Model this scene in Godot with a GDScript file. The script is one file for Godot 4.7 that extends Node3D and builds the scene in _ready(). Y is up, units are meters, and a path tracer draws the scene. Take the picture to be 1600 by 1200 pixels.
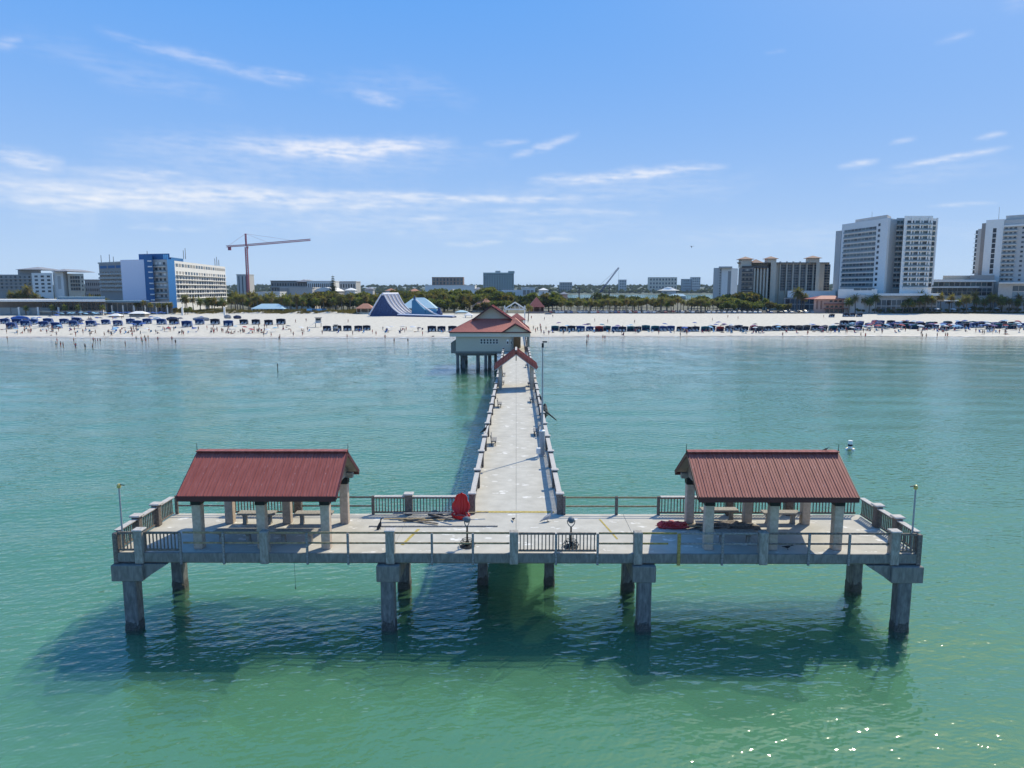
extends Node3D
# A long fishing pier seen from the air off its seaward end, with the beach and hotels behind. Metres; y up; the sea lies at y = 0.

const DECK := 3.91
const SUN_TRAVEL := Vector3(-0.53, -1.0, 0.62)
var rng := RandomNumberGenerator.new()
var taken := {}
var M := {}
var unit_box: Mesh

# ---------------------------------------------------------------- helpers
func numbered(called: String) -> String:
	if not taken.has(called):
		taken[called] = 0
		return called
	taken[called] += 1
	return "%s_%03d" % [called, taken[called]]

func meta(o: Node, label: String, category: String, group := "", kind := ""):
	if label: o.set_meta("label", label)
	if category: o.set_meta("category", category)
	if group: o.set_meta("group", group)
	if kind: o.set_meta("kind", kind)
	return o

func thing(called: String, label: String, category: String, at := Vector3.ZERO, turn := 0.0, group := "") -> Node3D:
	var o := Node3D.new()
	o.name = numbered(called)
	add_child(o)
	o.position = at
	o.rotation.y = turn
	meta(o, label, category, group)
	return o

func again(proto: Node3D, label: String, at: Vector3, turn := 0.0, group := "") -> Node3D:
	var o: Node3D = proto.duplicate()
	o.name = numbered(proto.name)
	add_child(o)
	o.position = at
	o.rotation.y = turn
	o.set_meta("label", label)
	if group: o.set_meta("group", group)
	return o

func part(parent: Node3D, called: String, mesh: Mesh, m: Material, at := Vector3.ZERO) -> MeshInstance3D:
	var o := MeshInstance3D.new()
	o.name = called
	o.mesh = mesh
	if m: o.material_override = m
	o.position = at
	parent.add_child(o, true)
	return o

func hub(parent: Node3D, called: String, at := Vector3.ZERO, turn := 0.0) -> Node3D:
	var o := Node3D.new()
	o.name = called
	o.position = at
	o.rotation.y = turn
	parent.add_child(o, true)
	return o

func block(parent: Node3D, called: String, m: Material, c: Vector3, s: Vector3) -> MeshInstance3D:
	var o := part(parent, called, unit_box, m, c)
	o.scale = s
	return o

func pillar(parent: Node3D, called: String, m: Material, c: Vector3, s: Vector3, bevel := 0.03) -> MeshInstance3D:
	var st := tool()
	soft_box(st, c, s, bevel)
	return part(parent, called, st.commit(), m)

func single(called: String, mesh: Mesh, m: Material, label: String, category: String, at := Vector3.ZERO, turn := 0.0, group := "") -> MeshInstance3D:
	var o := part(self, numbered(called), mesh, m, at)
	o.rotation.y = turn
	meta(o, label, category, group)
	return o

func ground_sheet(called: String, mesh: Mesh, m: Material) -> MeshInstance3D:
	var o := part(self, numbered(called), mesh, m)
	o.set_meta("kind", "structure")
	return o

func tool() -> SurfaceTool:
	var st := SurfaceTool.new()
	st.begin(Mesh.PRIMITIVE_TRIANGLES)
	return st

func quad(st: SurfaceTool, a: Vector3, b: Vector3, c: Vector3, d: Vector3):
	# a b c d counter-clockwise seen from the front
	var n := (b - a).cross(d - a)
	if n.length() < 1e-9: n = (c - b).cross(d - b)
	n = n.normalized()
	for p in [a, c, b, a, d, c]:
		st.set_normal(n)
		st.add_vertex(p)

func tri(st: SurfaceTool, a: Vector3, b: Vector3, c: Vector3):
	var n := (b - a).cross(c - a).normalized()
	for p in [a, c, b]:
		st.set_normal(n)
		st.add_vertex(p)

func box(st: SurfaceTool, c: Vector3, s: Vector3, bs := Basis.IDENTITY):
	var h := s * 0.5
	for k in 3:
		for sg in [-1.0, 1.0]:
			var n := Vector3.ZERO; n[k] = sg
			var u := Vector3.ZERO; u[(k + 1) % 3] = 1.0
			var v := n.cross(u)
			var p := []
			for q in [[-1, -1], [1, -1], [1, 1], [-1, 1]]:
				p.append(c + bs * ((n + u * q[0] + v * q[1]) * h))
			quad(st, p[0], p[1], p[2], p[3])

func soft_box(st: SurfaceTool, c: Vector3, s: Vector3, b: float, bs := Basis.IDENTITY):
	# a box with chamfered edges
	var h := s * 0.5
	b = minf(b, minf(h.x, minf(h.y, h.z)) * 0.9)
	var i := h - Vector3(b, b, b)
	for k in 3:
		var k1 := (k + 1) % 3
		var k2 := (k + 2) % 3
		for sg in [-1.0, 1.0]:
			var p := []
			for q in [[-1, -1], [1, -1], [1, 1], [-1, 1]]:
				var w := Vector3.ZERO
				w[k] = sg * h[k]; w[k1] = q[0] * i[k1]; w[k2] = q[1] * i[k2]
				p.append(c + bs * w)
			if sg > 0: quad(st, p[0], p[1], p[2], p[3])
			else: quad(st, p[3], p[2], p[1], p[0])
		for s1 in [-1.0, 1.0]:
			for s2 in [-1.0, 1.0]:
				var e := []
				for q in [[-1, 0], [1, 0], [1, 1], [-1, 1]]:
					var w := Vector3.ZERO
					w[k] = q[0] * i[k]
					w[k1] = s1 * (h[k1] if q[1] == 0 else i[k1])
					w[k2] = s2 * (i[k2] if q[1] == 0 else h[k2])
					e.append(c + bs * w)
				if s1 * s2 > 0: quad(st, e[0], e[1], e[2], e[3])
				else: quad(st, e[3], e[2], e[1], e[0])
	for sx in [-1.0, 1.0]:
		for sy in [-1.0, 1.0]:
			for sz in [-1.0, 1.0]:
				var a := c + bs * Vector3(sx * h.x, sy * i.y, sz * i.z)
				var d := c + bs * Vector3(sx * i.x, sy * h.y, sz * i.z)
				var e := c + bs * Vector3(sx * i.x, sy * i.y, sz * h.z)
				if sx * sy * sz > 0: tri(st, a, d, e)
				else: tri(st, a, e, d)

func aim(dir: Vector3) -> Basis:
	# basis whose z runs along dir
	var z := dir.normalized()
	var up := Vector3.UP if absf(z.y) < 0.95 else Vector3.RIGHT
	var x := up.cross(z).normalized()
	return Basis(x, z.cross(x), z)

func beam(st: SurfaceTool, a: Vector3, b: Vector3, w: float, h: float):
	box(st, (a + b) * 0.5, Vector3(w, h, a.distance_to(b)), aim(b - a))

func tube(st: SurfaceTool, a: Vector3, b: Vector3, r0: float, r1: float, n := 8, caps := true):
	var bs := aim(b - a)
	var last_r := []
	for k in n + 1:
		var t := TAU * k / n
		var d := bs.x * cos(t) + bs.y * sin(t)
		last_r.append(d)
	for k in n:
		var d0: Vector3 = last_r[k]
		var d1: Vector3 = last_r[k + 1]
		var p := [a + d0 * r0, a + d1 * r0, b + d1 * r1, b + d0 * r1]
		var nn := [d0, d1, d1, d0]
		for q in [0, 2, 1, 0, 3, 2]:
			st.set_normal(nn[q])
			st.add_vertex(p[q])
		if caps:
			tri(st, b, p[3], p[2])
			tri(st, a, p[1], p[0])

func lathe(st: SurfaceTool, at: Vector3, prof: Array, n := 12):
	# prof: [radius, height] pairs from bottom to top
	for j in prof.size() - 1:
		var r0: float = prof[j][0]
		var r1: float = prof[j + 1][0]
		var y0: float = prof[j][1]
		var y1: float = prof[j + 1][1]
		var sl := Vector2(y1 - y0, r0 - r1).normalized()
		for k in n:
			var t0 := TAU * k / n
			var t1 := TAU * (k + 1) / n
			var d0 := Vector3(cos(t0), 0, sin(t0))
			var d1 := Vector3(cos(t1), 0, sin(t1))
			var p := [at + d0 * r0 + Vector3.UP * y0, at + d1 * r0 + Vector3.UP * y0, at + d1 * r1 + Vector3.UP * y1, at + d0 * r1 + Vector3.UP * y1]
			var nn := [d0 * sl.x + Vector3.UP * sl.y, d1 * sl.x + Vector3.UP * sl.y]
			var who := [0, 1, 1, 0]
			for q in [0, 1, 2, 0, 2, 3]:
				st.set_normal(nn[who[q]])
				st.add_vertex(p[q])

func blob(st: SurfaceTool, c: Vector3, r: Vector3, rough: float, noise: FastNoiseLite, n := 10, m := 7, floor_y := -1e9):
	# a lumpy ellipsoid
	var g := []
	for j in m + 1:
		var row := []
		var th := PI * j / m
		for k in n + 1:
			var ph := TAU * (k % n) / n
			var d := Vector3(sin(th) * cos(ph), cos(th), sin(th) * sin(ph))
			var f := 1.0 + rough * noise.get_noise_3dv(d * 40.0 + c * 7.0)
			var p := c + d * r * f
			p.y = maxf(p.y, floor_y)
			row.append(p)
		g.append(row)
	for j in m:
		for k in n:
			if j > 0: tri(st, g[j][k], g[j][k + 1], g[j + 1][k + 1])
			if j < m - 1: tri(st, g[j][k], g[j + 1][k + 1], g[j + 1][k])

func prism(st: SurfaceTool, poly: PackedVector2Array, z0: float, z1: float, tf := Transform3D.IDENTITY):
	# extrude a polygon in the xy plane from z0 to z1
	if Geometry2D.is_polygon_clockwise(poly):
		poly = poly.duplicate(); poly.reverse()
	var ix := Geometry2D.triangulate_polygon(poly)
	for k in range(0, ix.size(), 3):
		var a := poly[ix[k]]; var b := poly[ix[k + 1]]; var c := poly[ix[k + 2]]
		if (b - a).cross(c - a) < 0.0:
			var s := b; b = c; c = s
		tri(st, tf * Vector3(a.x, a.y, z1), tf * Vector3(b.x, b.y, z1), tf * Vector3(c.x, c.y, z1))
		tri(st, tf * Vector3(a.x, a.y, z0), tf * Vector3(c.x, c.y, z0), tf * Vector3(b.x, b.y, z0))
	for k in poly.size():
		var a := poly[k]; var b := poly[(k + 1) % poly.size()]
		quad(st, tf * Vector3(a.x, a.y, z0), tf * Vector3(b.x, b.y, z0), tf * Vector3(b.x, b.y, z1), tf * Vector3(a.x, a.y, z1))

func lin(r: float, g: float, b: float) -> Color:
	return Color(r, g, b).linear_to_srgb()

func plain(key: String, c: Color, rough := 0.8, metal := 0.0, spec := 0.5) -> StandardMaterial3D:
	var m := StandardMaterial3D.new()
	m.resource_name = key
	m.albedo_color = c
	m.roughness = rough
	m.metallic = metal
	m.metallic_specular = spec
	M[key] = m
	return m

func grained(key: String, c: Color, spread: float, size: float, rough := 0.85, bump := 0.0, stretch := Vector3.ONE, seed_ := 1) -> StandardMaterial3D:
	# a base colour broken up by world-space noise of the material itself
	var m := plain(key, Color.WHITE, rough)
	var t := NoiseTexture2D.new()
	t.width = 512; t.height = 512
	t.seamless = true
	var n := FastNoiseLite.new()
	n.seed = seed_
	n.noise_type = FastNoiseLite.TYPE_SIMPLEX
	n.frequency = 0.012
	n.fractal_octaves = 6
	n.fractal_gain = 0.62
	t.noise = n
	var g := Gradient.new()
	g.set_color(0, c.darkened(spread))
	g.set_color(1, c.lightened(spread * 0.7))
	t.color_ramp = g
	m.albedo_texture = t
	m.uv1_triplanar = true
	m.uv1_world_triplanar = true
	m.uv1_scale = stretch / size
	if bump > 0.0:
		m.heightmap_enabled = true
		m.heightmap_texture = t
		m.heightmap_scale = bump
	return m

# ---------------------------------------------------------------- materials
func splat_image(side: int, count: int, white: Color, big: float, seed_: int) -> ImageTexture:
	# bird droppings and small stains with outlines of their own
	var im := Image.create(side, side, false, Image.FORMAT_RGBA8)
	im.fill(Color(white.r, white.g, white.b, 0))
	var r := RandomNumberGenerator.new()
	r.seed = seed_
	for k in count:
		var c := Vector2(r.randf() * side, r.randf() * side)
		var lobes := r.randi_range(1, 7)
		for l in lobes:
			var q := c + Vector2(r.randfn(0, big * 0.9), r.randfn(0, big * 0.5)) * (1.0 if l else 0.0)
			var rad := big * r.randf_range(0.12, 0.5) * (1.6 if r.randf() < 0.08 else 1.0)
			var ecc := r.randf_range(0.5, 1.0)
			var a := r.randf_range(0.35, 0.95)
			for y in range(int(-rad), int(rad) + 1):
				for x in range(int(-rad * 1.6), int(rad * 1.6) + 1):
					if Vector2(x * ecc * 0.8, y).length() <= rad * r.randf_range(0.75, 1.0):
						im.set_pixel(posmod(int(q.x) + x, side), posmod(int(q.y) + y, side), Color(white.r, white.g, white.b, a))
	return ImageTexture.create_from_image(im)

func spotted(m: StandardMaterial3D, tex: Texture2D):
	m.detail_enabled = true
	m.detail_blend_mode = BaseMaterial3D.BLEND_MODE_MIX
	m.detail_albedo = tex
	m.detail_uv_layer = BaseMaterial3D.DETAIL_UV_1

func make_materials():
	unit_box = BoxMesh.new()
	var deck := grained("deck concrete", lin(0.465, 0.44, 0.385), 0.09, 11.0, 0.92, 0.5, Vector3.ONE, 3)
	spotted(deck, splat_image(1024, 60, Color(0.86, 0.85, 0.83), 18.0, 5))
	grained("beam concrete", lin(0.19, 0.18, 0.16), 0.18, 4.0, 0.9, 0.6, Vector3(2.2, 0.7, 2.2), 4)
	grained("pile concrete", lin(0.135, 0.138, 0.135), 0.24, 3.5, 0.9, 1.2, Vector3(2.0, 0.6, 2.0), 6)
	grained("post concrete", lin(0.33, 0.30, 0.255), 0.24, 2.4, 0.9, 0.5, Vector3(2.0, 0.7, 2.0), 7)
	grained("column stucco", lin(0.54, 0.42, 0.32), 0.14, 2.0, 0.9, 0.3, Vector3.ONE, 8)
	grained("crust", lin(0.035, 0.032, 0.025), 0.5, 0.6, 0.95, 4.0, Vector3.ONE, 9)
	grained("weathered wood", lin(0.15, 0.115, 0.09), 0.38, 1.4, 0.88, 0.6, Vector3(1, 2.5, 1), 10)
	grained("grey wood", lin(0.26, 0.25, 0.24), 0.35, 1.3, 0.9, 0.6, Vector3(1, 2.5, 1), 11)
	grained("new timber", lin(0.36, 0.25, 0.12), 0.3, 1.6, 0.8, 0.4, Vector3(1, 2, 1), 12)
	grained("yellow timber", lin(0.42, 0.29, 0.06), 0.3, 1.6, 0.8, 0.4, Vector3(1, 2, 1), 13)
	var cap := grained("white cap", lin(0.50, 0.47, 0.44), 0.16, 1.6, 0.85, 0.4, Vector3.ONE, 14)
	spotted(cap, splat_image(512, 120, Color(0.42, 0.40, 0.37), 8.0, 15))
	var roof := grained("red roof", lin(0.365, 0.092, 0.07), 0.2, 4.0, 0.48, 0.0, Vector3(2.6, 0.5, 0.5), 16)
	roof.metallic_specular = 0.28
	spotted(roof, splat_image(1024, 26, Color(0.8, 0.72, 0.72), 8.0, 17))
	grained("faded roof", lin(0.45, 0.13, 0.098), 0.1, 5.0, 0.6, 0.0, Vector3.ONE, 26)
	plain("red trim", lin(0.075, 0.012, 0.016), 0.45)
	grained("soffit", lin(0.26, 0.235, 0.19), 0.2, 2.0, 0.9, 0.0, Vector3.ONE, 18)
	plain("dark iron", lin(0.02, 0.021, 0.023), 0.5, 0.6)
	plain("galvanised", lin(0.085, 0.115, 0.14), 0.55, 0.0)
	grained("pole paint", lin(0.34, 0.36, 0.38), 0.15, 1.2, 0.5, 0.0, Vector3.ONE, 19)
	grained("yellow paint", lin(0.50, 0.36, 0.05), 0.35, 1.1, 0.9, 0.0, Vector3.ONE, 20)
	plain("white paint", lin(0.72, 0.72, 0.70), 0.6)
	plain("red plastic", lin(0.52, 0.006, 0.008), 0.38)
	grained("red tarp", lin(0.55, 0.02, 0.025), 0.2, 0.8, 0.5, 0.0, Vector3.ONE, 21)
	grained("brown tarp", lin(0.20, 0.155, 0.115), 0.45, 0.8, 0.9, 2.0, Vector3.ONE, 22)
	plain("bird dark", lin(0.02, 0.02, 0.022), 0.8)
	plain("bird grey", lin(0.28, 0.28, 0.29), 0.8)
	plain("rope", lin(0.05, 0.06, 0.05), 0.9)
	grained("house wall", lin(0.54, 0.475, 0.375), 0.06, 2.0, 0.9, 0.0, Vector3.ONE, 23)
	grained("house band", lin(0.62, 0.575, 0.49), 0.06, 2.0, 0.9, 0.0, Vector3.ONE, 24)
	plain("dark glass", lin(0.018, 0.024, 0.03), 0.08)
	plain("lamp glass", lin(0.55, 0.42, 0.12), 0.3)

# ---------------------------------------------------------------- light and air
func make_camera_sky_sun():
	var cam := Camera3D.new()
	cam.name = "camera"
	cam.fov = 56.79
	cam.position = Vector3(0, 16.73, 0)
	cam.rotation = Vector3(-0.13255, 0.005856, 0)
	cam.near = 0.5
	cam.far = 20000.0
	add_child(cam)
	cam.make_current()
	var env := Environment.new()
	env.background_mode = Environment.BG_SKY
	env.tonemap_mode = Environment.TONE_MAPPER_LINEAR
	env.tonemap_exposure = 1.0
	env.sdfgi_enabled = true
	env.ssao_enabled = true
	env.ssil_enabled = true
	env.fog_enabled = true
	env.fog_density = 0.00005
	env.fog_light_color = Color(0.72, 0.82, 0.92)
	var sm := ProceduralSkyMaterial.new()
	sm.sky_top_color = lin(0.066, 0.335, 0.90)
	sm.sky_horizon_color = lin(0.57, 0.735, 0.93)
	sm.sky_curve = 0.6 / 4.3
	sm.ground_horizon_color = lin(0.40, 0.56, 0.68)
	sm.ground_bottom_color = lin(0.10, 0.22, 0.20)
	sm.sun_angle_max = 90.0
	sm.sun_curve = 0.205
	sm.sky_cover = make_clouds()
	sm.sky_cover_modulate = Color(1, 1, 1, 1)
	var sky := Sky.new()
	sky.sky_material = sm
	env.sky = sky
	var we := WorldEnvironment.new()
	we.name = "air"
	we.environment = env
	add_child(we)
	var sun := DirectionalLight3D.new()
	sun.name = "sun"
	sun.light_energy = 1.5
	sun.light_color = Color(1.0, 0.965, 0.875)
	sun.light_angular_distance = 0.53
	sun.shadow_enabled = true
	sun.basis = Basis.looking_at(SUN_TRAVEL.normalized(), Vector3.UP)
	add_child(sun)

func make_clouds() -> ImageTexture:
	# thin cirrus wisps: [azimuth to the right of the pier's line, elevation, half length, half thickness, tilt, strength], degrees
	var w := 4096
	var h := 2048
	var im := Image.create(w, h, false, Image.FORMAT_RGBA8)
	im.fill(Color(1.0, 0.84, 0.41, 0.0))
	var wisps := [
		[-22.69, 15.67, 7.12, 0.36, -9.0, 0.22],
		[-17.52, 15.33, 2.47, 0.25, -3.0, 0.25],
		[-10.60, 14.03, 2.15, 0.40, -5.0, 0.22],
		[-13.32, 10.48, 9.17, 0.64, 3.0, 0.45],
		[-12.13, 10.84, 5.71, 0.36, 2.0, 0.30],
		[-33.69, 8.42, 2.09, 0.52, -5.0, 0.38],
		[-20.58, 6.71, 18.21, 0.64, 0.0, 0.30],
		[-30.08, 5.79, 9.49, 0.38, 0.0, 0.22],
		[-5.35, 7.12, 12.77, 0.29, -1.0, 0.30],
		[-26.82, 8.12, 2.81, 0.26, 5.0, 0.20],
		[-23.98, 7.56, 10.89, 0.35, -3.0, 0.15],
		[2.15, 11.02, 2.98, 0.28, 18.0, 0.30],
		[-0.83, 11.21, 1.99, 0.23, 5.0, 0.18],
		[9.58, 8.74, 6.78, 0.37, 4.0, 0.42],
		[3.67, 8.47, 2.99, 0.33, -3.0, 0.25],
		[3.69, 6.06, 7.98, 0.24, -1.0, 0.18],
		[24.90, 8.76, 1.47, 0.21, 3.0, 0.30],
		[30.33, 8.71, 3.70, 0.20, 5.0, 0.33],
		[32.57, 9.84, 1.05, 0.16, 6.0, 0.25],
		[27.59, 10.10, 0.97, 0.17, 6.0, 0.18],
		[30.15, 16.02, 1.27, 0.19, 5.0, 0.16],
		[31.27, 5.64, 2.19, 0.12, 0.0, 0.20],
		[2.70, 3.86, 3.03, 0.20, 0.0, 0.15],
		[-3.38, 3.61, 2.53, 0.20, 3.0, 0.20],
		[-6.87, 5.45, 1.74, 0.24, 3.0, 0.20],
		[-25.83, 4.38, 2.88, 0.18, 0.0, 0.15],
		[-34.35, 15.08, 1.01, 0.29, 20.0, 0.20],
		[18.99, 16.58, 0.87, 0.12, 0.0, 0.12],
		[-24.03, 6.68, 21.42, 1.78, 0.0, 0.10],
		[-31.15, 6.48, 9.64, 1.08, 0.0, 0.13],
		[-15.00, 9.59, 15.14, 1.09, 2.0, 0.10],
		[-22.56, 10.40, 8.51, 0.86, 3.0, 0.10],
		[7.16, 7.47, 12.65, 0.95, 2.0, 0.10],
		[-9.15, 14.75, 6.72, 0.96, -4.0, 0.08],
		[-27.58, 14.50, 7.76, 0.87, -8.0, 0.08],
		[29.27, 7.81, 5.68, 0.67, 3.0, 0.07],
		[-5.38, 4.98, 20.21, 0.98, 0.0, 0.09],
		[21.37, 3.82, 13.00, 0.83, 0.0, 0.06]
	]
	var r := RandomNumberGenerator.new()
	r.seed = 77
	for k in 95:
		var az := r.randf_range(40.0, 320.0)
		wisps.append([az, r.randf_range(1.5, 24.0) if r.randf() < 0.8 else r.randf_range(24.0, 50.0), r.randf_range(3.0, 12.0), r.randf_range(0.3, 1.3), r.randf_range(-5.0, 6.0), r.randf_range(0.08, 0.4)])
	var n := FastNoiseLite.new()
	n.seed = 5
	n.frequency = 1.0
	n.fractal_octaves = 5
	n.fractal_gain = 0.58
	var per := w / 360.0
	for q in wisps:
		var half: float = q[2]
		var thick: float = q[3]
		var cs := cos(deg_to_rad(q[4]))
		var sn := sin(deg_to_rad(q[4]))
		var ex: float = half * cs * 1.1 + thick * 1.5
		var ey: float = thick * 2.3 + half * absf(sn)
		for y in range(int((90.0 - q[1] - ey) * per), int((90.0 - q[1] + ey) * per)):
			if y < 0 or y >= h / 2: continue
			for x in range(int((q[0] - ex) * per), int((q[0] + ex) * per)):
				var du: float = x / per - q[0]
				var dv: float = 90.0 - y / per - q[1]
				var u := (du * cs + dv * sn) / half
				var v := (-du * sn + dv * cs) / thick
				v += 0.9 * n.get_noise_2d(du * 0.16 + q[0] * 3.1, q[1] * 7.0)
				var body := 1.0 - u * u
				if body <= 0.0: continue
				var f := body * exp(-v * v * (0.9 + 0.8 * absf(u)))
				if f < 0.02: continue
				var grain := 0.55 + 0.9 * n.get_noise_2d(du * 0.35 + dv * 0.5 + q[0] * 9.0, dv * 2.4 + q[1] * 31.0)
				var a: float = clampf(f * grain * 1.35, 0.0, 1.0) * q[5]
				if a > 0.004:
					var xx := posmod(x, w)
					var old := im.get_pixel(xx, y)
					im.set_pixel(xx, y, Color(1.0, 0.84, 0.41, minf(0.5, old.a + a)))
	return ImageTexture.create_from_image(im)

# ---------------------------------------------------------------- the sea
func make_sea():
	var side := 640
	var wave_slope := 0.0152
	var swell_slope := 0.016
	var tile := 21.0
	var waves := []
	var r := RandomNumberGenerator.new()
	r.seed = 12
	for k in 54:
		var wl := 0.20 * pow(7.0, pow(r.randf(), 1.2))
		var dir := deg_to_rad(r.randfn(14.0, 30.0))
		var kx := roundf(tile / wl * sin(dir))
		var kz := roundf(tile / wl * cos(dir))
		var kk := maxf(1.0, sqrt(kx * kx + kz * kz))
		waves.append([kx, kz, wave_slope * pow(tile / kk, -0.15) / kk, r.randf() * TAU])
	var gx := PackedFloat32Array(); gx.resize(side * side)
	var gz := PackedFloat32Array(); gz.resize(side * side)
	var su := PackedFloat32Array(); su.resize(side)
	var cu := PackedFloat32Array(); cu.resize(side)
	for wv in waves:
		var kx: float = wv[0]
		var kz: float = wv[1]
		var ax: float = wv[2] * kx
		var az: float = wv[2] * kz
		for x in side:
			su[x] = sin(TAU * kx * x / side)
			cu[x] = cos(TAU * kx * x / side)
		for z in side:
			var b: float = TAU * kz * z / side + wv[3]
			var cb := cos(b)
			var sb := sin(b)
			var at := z * side
			for x in side:
				var c := cu[x] * cb - su[x] * sb
				gx[at + x] += ax * c
				gz[at + x] += az * c
	var data := PackedFloat32Array(); data.resize(side * side * 3)
	for k in side * side:
		var n := Vector3(-gx[k], gz[k], 1.0).normalized()
		data[k * 3] = n.x * 0.5 + 0.5
		data[k * 3 + 1] = n.y * 0.5 + 0.5
		data[k * 3 + 2] = n.z * 0.5 + 0.5
	var im := Image.create_from_data(side, side, false, Image.FORMAT_RGBF, data.to_byte_array())
	var m := plain("sea water", Color.WHITE, 0.06, 0.0, 0.58)
	m.normal_enabled = true
	m.normal_texture = ImageTexture.create_from_image(im)
	m.normal_scale = 1.0
	# turbid water: the surface lets part of the light through to scattering sheets added below it
	m.albedo_color = lin(0.135, 0.345, 0.205)
	m.albedo_color.a = 0.12
	m.transparency = BaseMaterial3D.TRANSPARENCY_ALPHA
	# rows and columns of the sheet, finest by the pier head
	var xs := []
	var x := 0.0
	while x < 4500.0:
		xs.append(x)
		x += 0.45 if x < 42.0 else 0.45 + (x - 42.0) * 0.09
	var cols := []
	for k in range(xs.size() - 1, 0, -1): cols.append(-xs[k])
	cols.append_array(xs)
	var rows := []
	var z := 120.0
	while z > -9000.0:
		rows.append(z)
		z -= 6.0 if z > -12.0 else (0.42 if z > -75.0 else 0.42 + (-75.0 - z) * 0.022)
	var swell := []
	for k in 9:
		var wl := r.randf_range(3.4, 13.0)
		var dir := deg_to_rad(r.randfn(12.0, 20.0))
		swell.append([TAU / wl * sin(dir), TAU / wl * cos(dir), swell_slope * wl / TAU, r.randf() * TAU])
	var pos := PackedVector3Array()
	var nor := PackedVector3Array()
	var uv := PackedVector2Array()
	var tang := PackedFloat32Array()
	for zz in rows:
		var fade := clampf((220.0 + zz) / 60.0, 0.0, 1.0)
		for xx in cols:
			var hh := 0.0
			var dx := 0.0
			var dz := 0.0
			if fade > 0.0 and absf(xx) < 160.0 and zz < -8.0:
				for s in swell:
					var ph: float = s[0] * xx + s[1] * zz + s[3]
					hh += s[2] * sin(ph)
					var c: float = s[2] * cos(ph)
					dx += c * s[0]
					dz += c * s[1]
			pos.append(Vector3(xx, hh * fade, zz))
			nor.append(Vector3(-dx * fade, 1.0, -dz * fade).normalized())
			uv.append(Vector2(xx / tile, zz / tile))
			tang.append_array(PackedFloat32Array([1, 0, 0, 1]))
	var idx := PackedInt32Array()
	var nc := cols.size()
	for j in rows.size() - 1:
		for k in nc - 1:
			var a := j * nc + k
			idx.append_array(PackedInt32Array([a, a + nc, a + 1, a + 1, a + nc, a + nc + 1]))
	var arr := []
	arr.resize(Mesh.ARRAY_MAX)
	arr[Mesh.ARRAY_VERTEX] = pos
	arr[Mesh.ARRAY_NORMAL] = nor
	arr[Mesh.ARRAY_TEX_UV] = uv
	arr[Mesh.ARRAY_TANGENT] = tang
	arr[Mesh.ARRAY_INDEX] = idx
	var mesh := ArrayMesh.new()
	mesh.add_surface_from_arrays(Mesh.PRIMITIVE_TRIANGLES, arr)
	ground_sheet("sea", mesh, m)
	# stacked sheets added to imitate scattering, made uneven to soften and break shadow edges
	var drift := FastNoiseLite.new()
	drift.seed = 21
	drift.frequency = 0.3
	drift.fractal_octaves = 3
	for q in [[-0.24, 0.24, 0.3], [-0.62, 0.34, 0.7], [-1.15, 0.46, 1.1], [-1.9, 1.0, 1.5]]:
		var k := plain("silty water", lin(0.13, 0.338, 0.19), 0.2, 0.0, 0.0)
		if q[1] < 1.0:
			k.albedo_color.a = q[1]
			k.transparency = BaseMaterial3D.TRANSPARENCY_ALPHA
		var lp := PackedVector3Array()
		var ln := PackedVector3Array()
		var li := PackedInt32Array()
		var lx := 0
		var lz := 0
		for j in range(0, rows.size(), 2):
			lx = 0
			lz += 1
			for i in range(0, cols.size(), 2):
				lx += 1
				lp.append(Vector3(cols[i], q[0] + q[2] * drift.get_noise_3d(cols[i], q[0] * 60.0, rows[j]), rows[j]))
				ln.append(Vector3.UP)
		for j in lz - 1:
			for i in lx - 1:
				var c := j * lx + i
				li.append_array(PackedInt32Array([c, c + lx, c + 1, c + 1, c + lx, c + lx + 1]))
		var la := []
		la.resize(Mesh.ARRAY_MAX)
		la[Mesh.ARRAY_VERTEX] = lp
		la[Mesh.ARRAY_NORMAL] = ln
		la[Mesh.ARRAY_INDEX] = li
		var lm := ArrayMesh.new()
		lm.add_surface_from_arrays(Mesh.PRIMITIVE_TRIANGLES, la)
		ground_sheet("scatter_sheet", lm, k)

# ---------------------------------------------------------------- the pier
var rail_count := 0

func baluster_panel(pier: Node3D, a: Vector3, b: Vector3, m: Material, cap: Material = null, singles := true):
	# top rail, bottom rail and upright balusters between two posts, standing on the deck
	var len := a.distance_to(b)
	var o := hub(pier, "railing_panel", (a + b) * 0.5, atan2(-(b.z - a.z), b.x - a.x))
	block(o, "top_rail", m, Vector3(0, 1.0, 0), Vector3(len, 0.10, 0.09))
	block(o, "bottom_rail", m, Vector3(0, 0.14, 0), Vector3(len, 0.09, 0.08))
	if cap:
		block(o, "rail_cap", cap, Vector3(0, 1.075, 0), Vector3(len, 0.045, 0.30))
	var n := int(round(len / 0.178))
	if singles:
		for k in n:
			var bx := -len * 0.5 + (k + 0.5) * len / n
			block(o, "baluster", m, Vector3(bx, 0.566, 0), Vector3(0.05, 0.765, 0.05))
	else:
		var st := tool()
		for k in n:
			box(st, Vector3(-len * 0.5 + (k + 0.5) * len / n, 0.566, 0), Vector3(0.05, 0.765, 0.05))
		part(o, "balusters", st.commit(), m).set_meta("kind", "stuff")

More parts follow.
